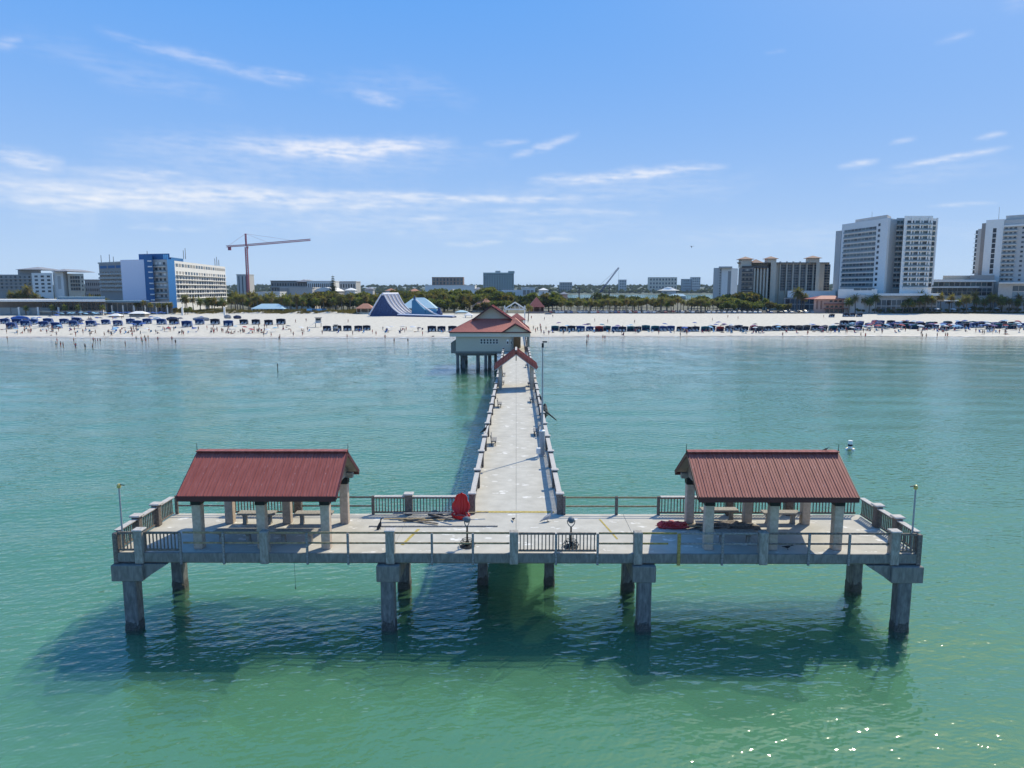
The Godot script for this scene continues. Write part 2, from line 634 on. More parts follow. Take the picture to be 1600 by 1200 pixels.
func two_rail(pier: Node3D, a: Vector3, b: Vector3, m: Material, low_to := 1.0):
	var o := hub(pier, "railing_panel", Vector3.ZERO)
	var up := Vector3.UP
	var st := tool()
	soft_box(st, (a + b) * 0.5 + up * 1.02, Vector3(0.05, 0.10, a.distance_to(b)), 0.012, aim(b - a))
	part(o, "top_rail", st.commit(), m)
	var e := a.lerp(b, low_to)
	st = tool()
	soft_box(st, (a + e) * 0.5 + up * 0.50, Vector3(0.05, 0.09, a.distance_to(e)), 0.012, aim(b - a))
	part(o, "middle_rail", st.commit(), m)

func pile(pier: Node3D, x: float, z: float, top: float, w := 0.66):
	var st := tool()
	soft_box(st, Vector3(0, (top - 3.0) * 0.5, 0), Vector3(w, top + 3.0, w), 0.06)
	var o := part(pier, "pile", st.commit(), M["pile concrete"], Vector3(x, 0, z))
	var n := FastNoiseLite.new()
	n.seed = int(x * 31.0 + z * 7.0)
	n.frequency = 0.35
	st = tool()
	var ring := []
	for j in 7:
		var row := []
		var y := -0.6 + j * 0.21
		for k in 20:
			var t := TAU * k / 20
			var d := Vector2(cos(t), sin(t))
			var sq := w * 0.5 / maxf(absf(d.x), absf(d.y))
			var rr := minf(sq, w * 0.64) + 0.035 + 0.055 * n.get_noise_3d(d.x * 6.0, y * 9.0, d.y * 6.0)
			if j >= 5: rr -= 0.02 + 0.05 * maxf(0.0, n.get_noise_2d(k * 4.0, 3.0)) + (0.04 if j == 6 else 0.0)
			row.append(Vector3(d.x * rr, y + (0.14 * n.get_noise_2d(k * 5.0, 9.0) if j > 3 else 0.0), d.y * rr))
		ring.append(row)
	for j in 6:
		for k in 20:
			var k2 := (k + 1) % 20
			quad(st, ring[j][k2], ring[j][k], ring[j + 1][k], ring[j + 1][k2])
	part(o, "barnacle_crust", st.commit(), M["crust"])

func make_pier():
	var pier := thing("fishing_pier", "long grey concrete fishing pier with a wide crosswise head on piles", "pier")
	var deck: Material = M["deck concrete"]
	# head: slabs with open joints
	var cuts := [-19.7, -12.3, -6.15, 0.0, 6.15, 12.3, 19.7]
	for k in 6:
		var st := tool()
		soft_box(st, Vector3((cuts[k] + cuts[k + 1]) * 0.5, DECK - 0.12, -36.45), Vector3(cuts[k + 1] - cuts[k] - 0.012, 0.24, 6.2), 0.012)
		part(pier, "deck_slab", st.commit(), deck)
	pillar(pier, "edge_beam", M["beam concrete"], Vector3(0, 3.53, -33.62), Vector3(39.36, 0.30, 0.46))
	pillar(pier, "edge_beam", M["beam concrete"], Vector3(0, 3.53, -39.28), Vector3(39.36, 0.30, 0.46))
	pillar(pier, "kerb", M["beam concrete"], Vector3(0, 3.70, -33.335), Vector3(39.42, 0.46, 0.10), 0.012)
	for s in [-1.0, 1.0]:
		pillar(pier, "edge_beam", M["beam concrete"], Vector3(s * 19.42, 3.53, -36.45), Vector3(0.46, 0.30, 5.1))
		var hz := tool()
		prism(hz, PackedVector2Array([Vector2(s * 18.25, 3.372), Vector2(s * 17.1, 3.372), Vector2(s * 18.25, 2.62)]), -33.75, -33.25)
		part(pier, "haunch", hz.commit(), M["beam concrete"])
		pillar(pier, "pile_cap", M["beam concrete"], Vector3(s * 19.02, 2.965, -36.0), Vector3(1.54, 0.82, 5.9))
		pillar(pier, "pile_cap", M["beam concrete"], Vector3(s * 6.25, 2.965, -36.0), Vector3(1.13, 0.82, 5.9))
		pile(pier, s * 18.97, -33.4, 2.6)
		pile(pier, s * 6.3, -33.4, 2.6)
		pile(pier, s * 18.97, -38.2, 2.6)
		pile(pier, s * 6.3, -38.3, 2.6)
	# walkway: two rows of slabs with a joint on the centre line
	var z := -39.56
	var bay := 10.8
	while z > -300.0:
		var far := z < -120.0
		for s in [-1.0, 1.0]:
			var st := tool()
			soft_box(st, Vector3(s * 1.375, DECK - 0.15, z - bay * 0.5), Vector3(2.74, 0.30, bay - 0.015), 0.012)
			part(pier, "deck_slab", st.commit(), deck)
		pillar(pier, "edge_beam", M["beam concrete"], Vector3(-2.3, 3.36, z - bay * 0.5), Vector3(0.5, 0.5, bay - 0.02))
		pillar(pier, "edge_beam", M["beam concrete"], Vector3(2.3, 3.36, z - bay * 0.5), Vector3(0.5, 0.5, bay - 0.02))
		if z > -252.0:
			pillar(pier, "pile_cap", M["beam concrete"], Vector3(0, 2.80, z + 0.7), Vector3(5.3, 0.6, 0.9))
			pile(pier, -1.9, z + 0.7, 2.55, 0.55)
			pile(pier, 1.9, z + 0.7, 2.55, 0.55)
		z -= bay
	# railings of the head
	var f := -33.42
	var y := DECK
	var wood: Material = M["weathered wood"]
	var grey: Material = M["grey wood"]
	var cap: Material = M["white cap"]
	for x in [-18.45, -12.3, -6.15, -0.1, 5.95, 12.05, 18.42]:
		pillar(pier, "railing_post", M["post concrete"], Vector3(x, 4.22, f + 0.02), Vector3(0.42, 1.64, 0.42))
		if x < -12.4 or x > 12.5 or x == -6.15:
			pillar(pier, "post_cap", cap, Vector3(x, 5.085, f + 0.02), Vector3(0.52, 0.09, 0.52))
	for x in [-16.4, -14.3, -10.2, -8.2, -4.1, -2.1, 1.95, 3.98, 10.05, 14.25, 16.2]:
		pillar(pier, "railing_post", grey, Vector3(x, 4.17, f + 0.15), Vector3(0.11, 1.60, 0.10), 0.012)
	pillar(pier, "railing_post", M["yellow timber"], Vector3(7.93, 4.17, f + 0.15), Vector3(0.15, 1.62, 0.12), 0.012)
	for x in [-19.62, 19.62]:
		pillar(pier, "railing_post", wood, Vector3(x, 4.15, f + 0.05), Vector3(0.22, 1.56, 0.24))
	baluster_panel(pier, Vector3(-19.5, y, f), Vector3(-18.66, y, f), wood)
	baluster_panel(pier, Vector3(-18.24, y, f), Vector3(-16.46, y, f), wood)
	two_rail(pier, Vector3(-16.34, y, f), Vector3(-12.52, y, f), M["new timber"])
	two_rail(pier, Vector3(-12.08, y, f), Vector3(-6.37, y, f), M["new timber"])
	two_rail(pier, Vector3(-5.93, y, f), Vector3(-0.32, y, f), M["new timber"])
	baluster_panel(pier, Vector3(0.12, y, f), Vector3(1.9, y, f), wood)
	baluster_panel(pier, Vector3(2.0, y, f), Vector3(3.92, y, f), wood)
	two_rail(pier, Vector3(4.04, y, f), Vector3(5.73, y, f), M["new timber"])
	two_rail(pier, Vector3(6.17, y, f), Vector3(7.86, y, f), M["yellow timber"], 0.75)
	two_rail(pier, Vector3(8.02, y, f), Vector3(11.83, y, f), grey)
	two_rail(pier, Vector3(12.27, y, f), Vector3(18.2, y, f), wood)
	baluster_panel(pier, Vector3(18.64, y, f), Vector3(19.5, y, f), wood)
	# ends
	for s in [-1.0, 1.0]:
		var ex: float = s * 19.62
		var stops := [-33.55, -35.4, -37.4, -39.4]
		for k in 3:
			baluster_panel(pier, Vector3(ex, y, stops[k] - (0.2 if k else 0.0)), Vector3(ex, y, stops[k + 1] + 0.2), wood, cap)
		for k in [1, 2]:
			pillar(pier, "railing_post", wood, Vector3(ex, 4.50, stops[k]), Vector3(0.38, 1.18, 0.38))
			pillar(pier, "post_cap", cap, Vector3(ex, 5.14, stops[k]), Vector3(0.56, 0.10, 0.56))
	# back edge
	var b := -39.42
	for x in [-19.5, -16.3, -8.2, 2.75, 5.75, 8.15]:
		pillar(pier, "railing_post", wood, Vector3(x, 4.46, b), Vector3(0.16, 1.1, 0.14), 0.012)
	for x in [-12.5, 12.2, 15.6]:
		pillar(pier, "railing_post", wood, Vector3(x, 4.50, b), Vector3(0.42, 1.18, 0.36))
	pillar(pier, "railing_post", wood, Vector3(-6.15, 4.50, b), Vector3(0.42, 1.18, 0.40))
	pillar(pier, "post_cap", cap, Vector3(-6.15, 5.14, b), Vector3(0.56, 0.10, 0.54))
	two_rail(pier, Vector3(-19.4, y, b), Vector3(-16.4, y, b), wood)
	baluster_panel(pier, Vector3(-16.2, y, b), Vector3(-12.72, y, b), wood, cap)
	two_rail(pier, Vector3(-12.28, y, b), Vector3(-8.3, y, b), wood)
	baluster_panel(pier, Vector3(-8.1, y, b), Vector3(-6.37, y, b), wood, cap)
	baluster_panel(pier, Vector3(-5.93, y, b), Vector3(-2.85, y, b), wood, cap)
	two_rail(pier, Vector3(2.85, y, b), Vector3(5.65, y, b), M["new timber"])
	two_rail(pier, Vector3(5.85, y, b), Vector3(8.05, y, b), M["new timber"])
	baluster_panel(pier, Vector3(8.25, y, b), Vector3(11.98, y, b), wood, cap)
	baluster_panel(pier, Vector3(12.42, y, b), Vector3(15.38, y, b), wood, cap)
	baluster_panel(pier, Vector3(15.82, y, b), Vector3(19.4, y, b), wood, cap)
	# railings along the walkway
	for s in [-1.0, 1.0]:
		var rz := -39.6
		while rz > -290.0:
			pillar(pier, "railing_post", wood, Vector3(s * 2.52, 4.50, rz), Vector3(0.34, 1.18, 0.34))
			pillar(pier, "post_cap", cap, Vector3(s * 2.52, 5.135, rz), Vector3(0.48, 0.08, 0.46))
			if not (s < 0.0 and rz < -136.0 and rz > -170.0):
				baluster_panel(pier, Vector3(s * 2.52, y, rz - 0.17), Vector3(s * 2.52, y, rz - 5.23), wood, cap, false)
			rz -= 5.4
	# painted lines
	for l in [[Vector3(-5.75, 3.918, -34.5), Vector3(-5.25, 3.918, -36.9), 0.16], [Vector3(5.25, 3.918, -35.4), Vector3(4.7, 3.918, -38.6), 0.10], [Vector3(-2.3, 3.918, -39.9), Vector3(2.2, 3.918, -39.9), 0.30]]:
		var st := tool()
		beam(st, l[0], l[1], l[2], 0.008)
		part(pier, "painted_line", st.commit(), M["yellow paint"])

func make_pavilion(label: String, cx: float):
	# open shelter: six columns under a gabled metal roof, its ridge running along the pier head
	var o := thing("picnic_pavilion", label, "pavilion", Vector3(cx, DECK, -35.98), 0.0, "shelters on the pier head")
	for px in [-3.18, 0.0, 3.18]:
		for pz in [1.92, -1.92]:
			var c := pillar(o, "column", M["column stucco"], Vector3(px, 1.28, pz), Vector3(0.44, 2.56, 0.44))
			var st := tool()
			soft_box(st, Vector3(px, 2.44, pz), Vector3(0.50, 0.34, 0.50), 0.02)
			part(c, "bracket", st.commit(), M["dark iron"])
	for pz in [1.92, -1.92]:
		pillar(o, "beam", M["soffit"], Vector3(0, 2.74, pz), Vector3(7.4, 0.30, 0.30), 0.02)
	for px in [-3.18, 0.0, 3.18]:
		pillar(o, "tie_beam", M["soffit"], Vector3(px, 2.80, 0), Vector3(0.2, 0.26, 3.5), 0.02)
	var roof := hub(o, "roof")
	var ry := 4.50
	var ey := 2.84
	var ez := 2.55
	var hw := 3.86
	var slope := Vector3(0, ey - ry, ez)
	var len := slope.length()
	# a panel in its own axes: x across, z down the slope, y out of it
	var w := 2.0 * hw / 18.0
	var st := tool()
	box(st, Vector3(0, 0, len * 0.5), Vector3(w, 0.02, len))
	box(st, Vector3(-w * 0.5 + 0.022, 0.024, len * 0.5), Vector3(0.042, 0.036, len - 0.01))
	for q in [-0.17, 0.17]:
		box(st, Vector3(w * q + 0.02, 0.018, len * 0.5), Vector3(0.04, 0.022, len - 0.01))
	var panel := st.commit()
	for s in [1.0, -1.0]:
		for k in 18:
			var p := part(roof, "roof_panel", panel, M["red roof"])
			var zax: Vector3 = Vector3(0, slope.y, slope.z * s).normalized()
			var xax: Vector3 = Vector3(1, 0, 0) * s
			p.transform = Transform3D(Basis(xax, zax.cross(xax), zax), Vector3(s * (-hw + (k + 0.5) * w), ry, 0.0))
		block(roof, "fascia", M["red trim"], Vector3(0, ey - 0.12, s * (ez + 0.03)), Vector3(2 * hw + 0.04, 0.26, 0.05))
		var g := tool()
		prism(g, PackedVector2Array([Vector2(-ez + 0.05, ey - 0.12), Vector2(ez - 0.05, ey - 0.12), Vector2(0, ry - 0.10)]), s * (hw - 0.55) - 0.03, s * (hw - 0.55) + 0.03, Transform3D(Basis(Vector3(0, 0, -1), Vector3.UP, Vector3(1, 0, 0)), Vector3.ZERO))
		part(roof, "gable_board", g.commit(), M["soffit"])
		for q in [1.0, -1.0]:
			var vt := tool()
			beam(vt, Vector3(s * (hw + 0.025), ry - 0.09, 0), Vector3(s * (hw + 0.025), ey - 0.09, q * ez), 0.045, 0.2)
			part(roof, "verge_trim", vt.commit(), M["red trim"])
		var lr := tool()
		tube(lr, Vector3(s * (hw + 0.06), ry - 0.15, 0), Vector3(s * (hw + 0.06), ry + 0.42, 0), 0.02, 0.012, 6)
		part(o, "lightning_rod", lr.commit(), M["dark iron"])
	var sf := tool()
	for s in [1.0, -1.0]:
		quad(sf, Vector3(-hw, ry - 0.08, 0), Vector3(hw, ry - 0.08, 0), Vector3(hw, ey - 0.08, s * ez), Vector3(-hw, ey - 0.08, s * ez))
	part(roof, "soffit_boards", sf.commit(), M["soffit"])
	var rc := tool()
	for s in [1.0, -1.0]:
		beam(rc, Vector3(-hw - 0.03, ry + 0.035, s * 0.10), Vector3(hw + 0.03, ry + 0.035, s * 0.10), 0.26, 0.05)
	part(roof, "ridge_cap", rc.commit(), M["red roof"])

func make_bench_proto(label: String, at: Vector3, turn: float, group: String) -> Node3D:
	var o := thing("concrete_bench", label, "bench", at, turn, group)
	pillar(o, "seat", M["post concrete"], Vector3(0, 0.62, 0), Vector3(2.05, 0.11, 0.62), 0.02)
	for s in [-0.68, 0.68]:
		var st := tool()
		prism(st, PackedVector2Array([Vector2(-0.2, 0.0), Vector2(0.2, 0.0), Vector2(0.14, 0.12), Vector2(0.11, 0.42), Vector2(0.24, 0.57), Vector2(-0.24, 0.57), Vector2(-0.11, 0.42), Vector2(-0.14, 0.12)]), -0.09, 0.09, Transform3D(Basis(Vector3(0, 0, -1), Vector3.UP, Vector3(1, 0, 0)), Vector3(s, 0, 0)))
		part(o, "pedestal", st.commit(), M["post concrete"])
	return o

func bird(called: String, label: String, at: Vector3, turn: float, size: float, m: Material, upright := 0.0, group := "birds about the pier"):
	# one lofted body from bill to tail, with two legs
	var o := thing(called, label, "bird", at, turn, group)
	var st := tool()
	var sp := [[0.62, 0.46, 0.008], [0.50, 0.50, 0.03], [0.42, 0.52, 0.062], [0.34, 0.50, 0.055], [0.26, 0.42, 0.05], [0.18, 0.34, 0.10], [0.02, 0.27, 0.145], [-0.16, 0.25, 0.12], [-0.34, 0.22, 0.06], [-0.55, 0.18, 0.03], [-0.60, 0.17, 0.004]]
	var ringp := []
	for q in sp:
		var c := Vector3(0, q[1] - 0.27, q[0]).rotated(Vector3.RIGHT, -upright) + Vector3(0, 0.27, 0)
		var row := []
		for k in 8:
			var t := TAU * k / 8
			row.append((c + Vector3(cos(t) * q[2], sin(t) * q[2] * 0.95, 0).rotated(Vector3.RIGHT, -upright * 0.7)) * size)
		ringp.append(row)
	for j in ringp.size() - 1:
		for k in 8:
			var k2 := (k + 1) % 8
			quad(st, ringp[j][k2], ringp[j][k], ringp[j + 1][k], ringp[j + 1][k2])
	part(o, "body", st.commit(), m)
	for s in [-1.0, 1.0]:
		st = tool()
		tube(st, Vector3(s * 0.05, 0.17, 0) * size, Vector3(s * 0.05, 0.0, 0.01) * size, 0.012 * size, 0.01 * size, 5)
		box(st, Vector3(s * 0.05, 0.008, 0.04) * size, Vector3(0.06, 0.014, 0.09) * size)
		part(o, "leg", st.commit(), M["dark iron"])

func make_viewer(label: String, at: Vector3, turn: float):
	# coin-operated tower viewer: stepped ring base, pole, yoke and twin-barrel head
	var o := thing("tower_viewer", label, "tower viewer", at, turn, "tower viewers by the front railing")
	o.scale = Vector3.ONE * 0.88
	var st := tool()
	lathe(st, Vector3.ZERO, [[0.0, 0.0], [0.42, 0.0], [0.42, 0.04], [0.30, 0.06], [0.16, 0.10], [0.11, 0.28], [0.07, 0.36], [0.0, 0.36]], 14)
	part(o, "base", st.commit(), M["dark iron"])
	for k in 3:
		st = tool()
		var r: float = [0.46, 0.38, 0.30][k]
		var hy: float = [0.16, 0.30, 0.42][k]
		for q in 14:
			var t0 := TAU * q / 14.0
			var t1 := TAU * (q + 1) / 14.0
			tube(st, Vector3(cos(t0) * r, hy, sin(t0) * r), Vector3(cos(t1) * r, hy, sin(t1) * r), 0.018, 0.018, 5, false)
			if q % 4 == k: tube(st, Vector3(cos(t0) * r, hy, sin(t0) * r), Vector3(cos(t0) * r * 0.4, 0.05, sin(t0) * r * 0.4), 0.016, 0.016, 5, false)
		part(o, "step_ring", st.commit(), M["dark iron"])
	st = tool()
	tube(st, Vector3(0, 0.3, 0), Vector3(0, 1.22, 0), 0.055, 0.05, 10)
	lathe(st, Vector3(0, 0.78, 0), [[0.05, 0.0], [0.085, 0.02], [0.085, 0.10], [0.05, 0.12]], 10)
	part(o, "pole", st.commit(), M["dark iron"])
	st = tool()
	for s in [-1.0, 1.0]:
		var prev := Vector3(0, 1.2, 0)
		for k in range(1, 7):
			var t := k / 6.0
			var nx := Vector3(s * 0.22 * sin(t * PI * 0.5), 1.2 + 0.38 * t * t * 0.6 + 0.15 * t, 0)
			tube(st, prev, nx, 0.028, 0.026, 6, false)
			prev = nx
	part(o, "yoke", st.commit(), M["galvanised"])
	st = tool()
	var prof := [[0.02, -0.20], [0.13, -0.19], [0.17, -0.10], [0.18, 0.02], [0.16, 0.12], [0.10, 0.18], [0.0, 0.19]]
	for j in prof.size() - 1:
		for k in 14:
			var t0 := TAU * k / 14.0
			var t1 := TAU * (k + 1) / 14.0
			var q := []
			for e in [[t0, j], [t1, j], [t1, j + 1], [t0, j + 1]]:
				var rr: float = prof[e[1]][0]
				q.append(Vector3(cos(e[0]) * rr * 1.12, 1.60 + sin(e[0]) * rr, prof[e[1]][1]))
			quad(st, q[0], q[1], q[2], q[3])
	part(o, "head", st.commit(), M["galvanised"])
	for s in [-1.0, 1.0]:
		st = tool()
		tube(st, Vector3(s * 0.075, 1.62, -0.16), Vector3(s * 0.075, 1.62, -0.27), 0.05, 0.055, 10)
		part(o, "barrel", st.commit(), M["dark iron"])

func make_red_chair():
	var o := thing("red_chair", "big bright red moulded chair with rounded crown back beside the railing corner", "chair", Vector3(-3.12, DECK, -38.68), -0.12)
	o.scale = Vector3(1.08, 1.0, 1.0)
	# back shell: outline in x-y, curved in depth
	var st := tool()
	var nx := 13
	var ny := 17
	var g := []
	for j in ny:
		var t := float(j) / (ny - 1)
		var yy := 0.18 + t * 1.22
		var hw: float
		if t < 0.12: hw = lerpf(0.30, 0.33, t / 0.12)
		elif t < 0.70: hw = 0.33 + 0.15 * sin((t - 0.12) / 0.58 * PI)
		else: hw = 0.335 * sqrt(maxf(0.0, 1.0 - pow((t - 0.70) / 0.302, 2.4)))
		var row := []
		for k in nx:
			var u := -1.0 + 2.0 * k / (nx - 1)
			var zz := -0.16 - 0.22 * t + 0.20 * u * u * (1.0 - 0.3 * t) + 0.018 * cos(u * PI * 5.0)
			row.append(Vector3(u * hw, yy, zz))
		g.append(row)
	for j in ny - 1:
		for k in nx - 1:
			quad(st, g[j][k], g[j][k + 1], g[j + 1][k + 1], g[j + 1][k])
			var off := Vector3(0, 0, -0.035)
			quad(st, g[j + 1][k] + off, g[j + 1][k + 1] + off, g[j][k + 1] + off, g[j][k] + off)
		quad(st, g[j][0], g[j + 1][0], g[j + 1][0] + Vector3(0, 0, -0.035), g[j][0] + Vector3(0, 0, -0.035))
		quad(st, g[j + 1][nx - 1], g[j][nx - 1], g[j][nx - 1] + Vector3(0, 0, -0.035), g[j + 1][nx - 1] + Vector3(0, 0, -0.035))
	part(o, "back", st.commit(), M["red plastic"])
	st = tool()
	var rows := []
	for j in 9:
		var row := []
		for k in 17:
			var a := PI * k / 16.0
			var r: float = [0.0, 0.2, 0.34, 0.44, 0.50, 0.50, 0.46, 0.38, 0.0][j]
			var hy: float = [0.16, 0.16, 0.17, 0.20, 0.25, 0.20, 0.08, 0.0, 0.0][j]
			row.append(Vector3(-cos(a) * r * 1.02, hy + (0.02 * sin(a * 9.0) if j in [3, 4] else 0.0), -0.12 + sin(a) * r * 0.95))
		rows.append(row)
	for j in 8:
		for k in 16:
			quad(st, rows[j][k + 1], rows[j][k], rows[j + 1][k], rows[j + 1][k + 1])
	part(o, "seat", st.commit(), M["red plastic"])
	for s in [-1.0, 1.0]:
		st = tool()
		tube(st, Vector3(s * 0.27, 0.42, -0.16), Vector3(s * 0.47, 0.24, 0.1), 0.04, 0.05, 8)
		part(o, "arm", st.commit(), M["red plastic"])

func make_pier_furniture():
	make_pavilion("deep red metal roofed picnic pavilion on the red chair side of the pier head", -12.63)
	make_pavilion("red metal roofed picnic pavilion sheltering the red tarp and brown heap", 12.72)
	var gl := "concrete benches under the pavilions"
	var first := make_bench_proto("concrete bench on the sunny rear side of the left pavilion, nearer the platform end", Vector3(-14.25, DECK, -37.75), 0.0, gl)
	again(first, "concrete bench on the sunny rear side of the left pavilion, nearer the walkway", Vector3(-11.1, DECK, -37.75), 0.02)
	again(first, "shaded concrete bench by the front railing of the left pavilion, nearer the platform end", Vector3(-14.3, DECK, -34.75), 0.0)
	again(first, "half-lit concrete bench by the front railing of the left pavilion, nearer the walkway", Vector3(-11.15, DECK, -34.75), 0.0)
	again(first, "concrete bench behind the brown heap under the right pavilion", Vector3(11.35, DECK, -38.5), 0.0)
	again(first, "concrete bench in full sun at the rear of the right pavilion", Vector3(14.6, DECK, -38.0), 0.0)
	again(first, "shaded concrete bench behind the front railing of the right pavilion", Vector3(11.1, DECK, -34.75), 0.0)
	make_viewer("silver tower viewer on a black pole behind the pipe railing, facing the timber pile", Vector3(-2.45, DECK, -34.3), 0.9)
	make_viewer("silver tower viewer on a black pole behind the baluster railing", Vector3(2.75, DECK, -34.25), 0.0)
	make_red_chair()
	# loose timber beside the chair
	var boards := [[-7.9, -37.3, 7.0, 0.01, 0.13, "longest thin board lying alone across the deck in front of the timber"], [-4.75, -38.35, 3.1, 0.10, 0.15, "pale board on top of the timber scatter by the red chair"], [-5.4, -38.0, 2.4, -0.35, 0.14, "board pointing at the yellow line, lowest of the timber scatter"], [-4.5, -38.7, 2.6, 0.32, 0.16, "dark board leaning across the timber scatter behind the pale one"], [-6.2, -38.1, 2.3, 0.03, 0.14, "short board at the far side of the timber scatter from the chair"], [-4.1, -38.25, 1.7, -0.6, 0.13, "crooked short board beside the foot of the red chair"], [-5.3, -38.75, 3.3, 0.02, 0.18, "broad grey plank along the railing behind the timber scatter"], [-2.2, -38.75, 1.3, 0.12, 0.10, "thin stick lying right of the red chair"]]
	var lift := 0.0
	for q in boards:
		var st := tool()
		soft_box(st, Vector3(0, 0.03, 0), Vector3(q[2], 0.05, q[4]), 0.008)
		var x: float = q[0] + (3.4 if q[2] > 6.0 else 0.0)
		if q[2] > 6.0: lift = 0.0
		single("timber_board", st.commit(), [M["grey wood"], M["new timber"], M["weathered wood"]][boards.find(q) % 3], q[5], "board", Vector3(x, DECK + 0.003 + lift, q[1]), q[3], "loose timber near the red chair")
		lift = 0.0 if q[2] > 6.0 or q[2] < 1.5 else lift + 0.052
	var n := FastNoiseLite.new()
	n.seed = 8
	n.frequency = 0.05
	var hs := tool()
	blob(hs, Vector3(-4.6, 0.10, -39.0), Vector3(0.42, 0.22, 0.2), 0.9, n, 12, 8, 0.0)
	single("scrap_heap", hs.commit(), M["brown tarp"], "dark heap of scrap netting among the timber against the railing", "heap", Vector3(0, DECK, 0))
	# under the right pavilion: a red tarp and a brown heap
	var st := tool()
	blob(st, Vector3(8.55, 0.16, -37.2), Vector3(0.8, 0.2, 0.32), 0.7, n, 24, 12, 0.0)
	blob(st, Vector3(7.95, 0.16, -37.15), Vector3(0.30, 0.22, 0.24), 0.5, n, 12, 8, 0.0)
	single("red_tarp", st.commit(), M["red tarp"], "crumpled red tarp on the deck at the edge of the right pavilion's shade", "tarp", Vector3(0, DECK, 0))
	st = tool()
	blob(st, Vector3(11.35, 0.08, -37.1), Vector3(1.5, 0.24, 0.6), 0.8, n, 30, 14, 0.0)
	single("brown_heap", st.commit(), M["brown tarp"], "brown heap of old matting under the right pavilion", "heap", Vector3(0, DECK, 0))
	var slats := [[9.55, -37.35, 1.5, 0.12], [9.75, -37.6, 1.7, -0.08], [10.0, -37.2, 1.3, 0.22], [9.6, -37.0, 1.2, -0.2], [12.0, -37.6, 1.6, 0.25], [11.9, -37.85, 1.9, 0.05]]
	var where := ["lowest of the laths between the red tarp and the brown heap", "lath between tarp and heap, nearest the rear bench", "lath between tarp and heap, turned most towards the heap", "lath between tarp and heap, nearest the front railing", "lath resting at the far end of the brown heap, nearer the front railing", "lath at the far end of the brown heap, nearer the sunny bench"]
	for k in slats.size():
		var q: Array = slats[k]
		var t := tool()
		soft_box(t, Vector3(0, 0.025, 0), Vector3(q[2], 0.04, 0.14), 0.006)
		single("timber_lath", t.commit(), M["new timber"] if k % 2 else M["grey wood"], where[k], "lath", Vector3(q[0], DECK + 0.004 + 0.045 * (k % 4), q[1]), q[3], "loose slats under the right pavilion")
	# slim lamps on the front corners
	for s in [-1.0, 1.0]:
		var o := thing("corner_lamp", "slim lamp pole with yellow fitting on the %s front corner of the pier head" % ("left" if s < 0 else "right"), "lamp", Vector3(s * 19.4, DECK, -33.62), 0.0, "lamps on the pier corners")
		var t := tool()
		tube(t, Vector3(0, 0, 0), Vector3(0, 3.2, 0), 0.05, 0.04, 8)
		part(o, "pole", t.commit(), M["pole paint"])
		t = tool()
		lathe(t, Vector3(0, 3.18, 0), [[0.04, 0.0], [0.09, 0.03], [0.10, 0.14], [0.06, 0.22], [0.0, 0.24]], 10)
		part(o, "fitting", t.commit(), M["lamp glass"])
		t = tool()
		beam(t, Vector3(0, 3.38, 0), Vector3(-s * 0.3, 3.34, 0.05), 0.05, 0.03)
		part(o, "arm", t.commit(), M["dark iron"])
	# tall equipment pole on the walkway
	var tp := thing("equipment_pole", "tall grey pole with a thick white-topped base at the walkway's right railing", "pole", Vector3(2.02, DECK, -54.0))
	st = tool()
	lathe(st, Vector3.ZERO, [[0.30, 0.0], [0.30, 0.06], [0.21, 0.10], [0.21, 1.92], [0.0, 1.92]], 16)
	part(tp, "housing", st.commit(), M["pole paint"])
	st = tool()
	lathe(st, Vector3(0, 1.925, 0), [[0.24, 0.0], [0.24, 0.07], [0.10, 0.14], [0.0, 0.15]], 16)
	part(tp, "housing_lid", st.commit(), M["white paint"])
	st = tool()
	tube(st, Vector3(0, 2.05, 0), Vector3(0.0, 8.75, 0), 0.085, 0.045, 10)
	part(tp, "mast", st.commit(), M["pole paint"])
	st = tool()
	box(st, Vector3(0.0, 8.60, 0.1), Vector3(0.16, 0.34, 0.2))
	box(st, Vector3(0.16, 8.86, 0), Vector3(0.36, 0.10, 0.12))
	part(tp, "camera_box", st.commit(), M["dark iron"])
	st = tool()
	soft_box(st, Vector3(-0.3, 0.62, 0.95), Vector3(0.32, 0.42, 0.34), 0.02)
	soft_box(st, Vector3(-0.3, 0.20, 0.95), Vector3(0.10, 0.42, 0.10), 0.01)
	single("meter_box", st.commit(), M["white paint"], "small white box on a post at the foot of the tall grey pole", "box", Vector3(2.0, DECK, -54.0))
	# short benches along the walkway
	var seats := [[-1.85, -58.0, -1, "nearest bench by the left railing of the walkway"], [1.75, -62.0, 1, "bench by the right railing just beyond the tall grey pole"], [-1.8, -77.0, -1, "second bench by the left railing, beyond the first"], [1.75, -80.5, 1, "bench by the right railing just before the gate roof"], [-1.8, -95.5, -1, "left bench beneath the far edge of the gate roof"], [1.75, -94.0, 1, "right bench in the shade of the gate roof"], [-1.8, -105.0, -1, "left bench just beyond the gate roof"], [1.7, -117.0, 1, "right bench well beyond the gate roof"]]
	var bp: Node3D = null
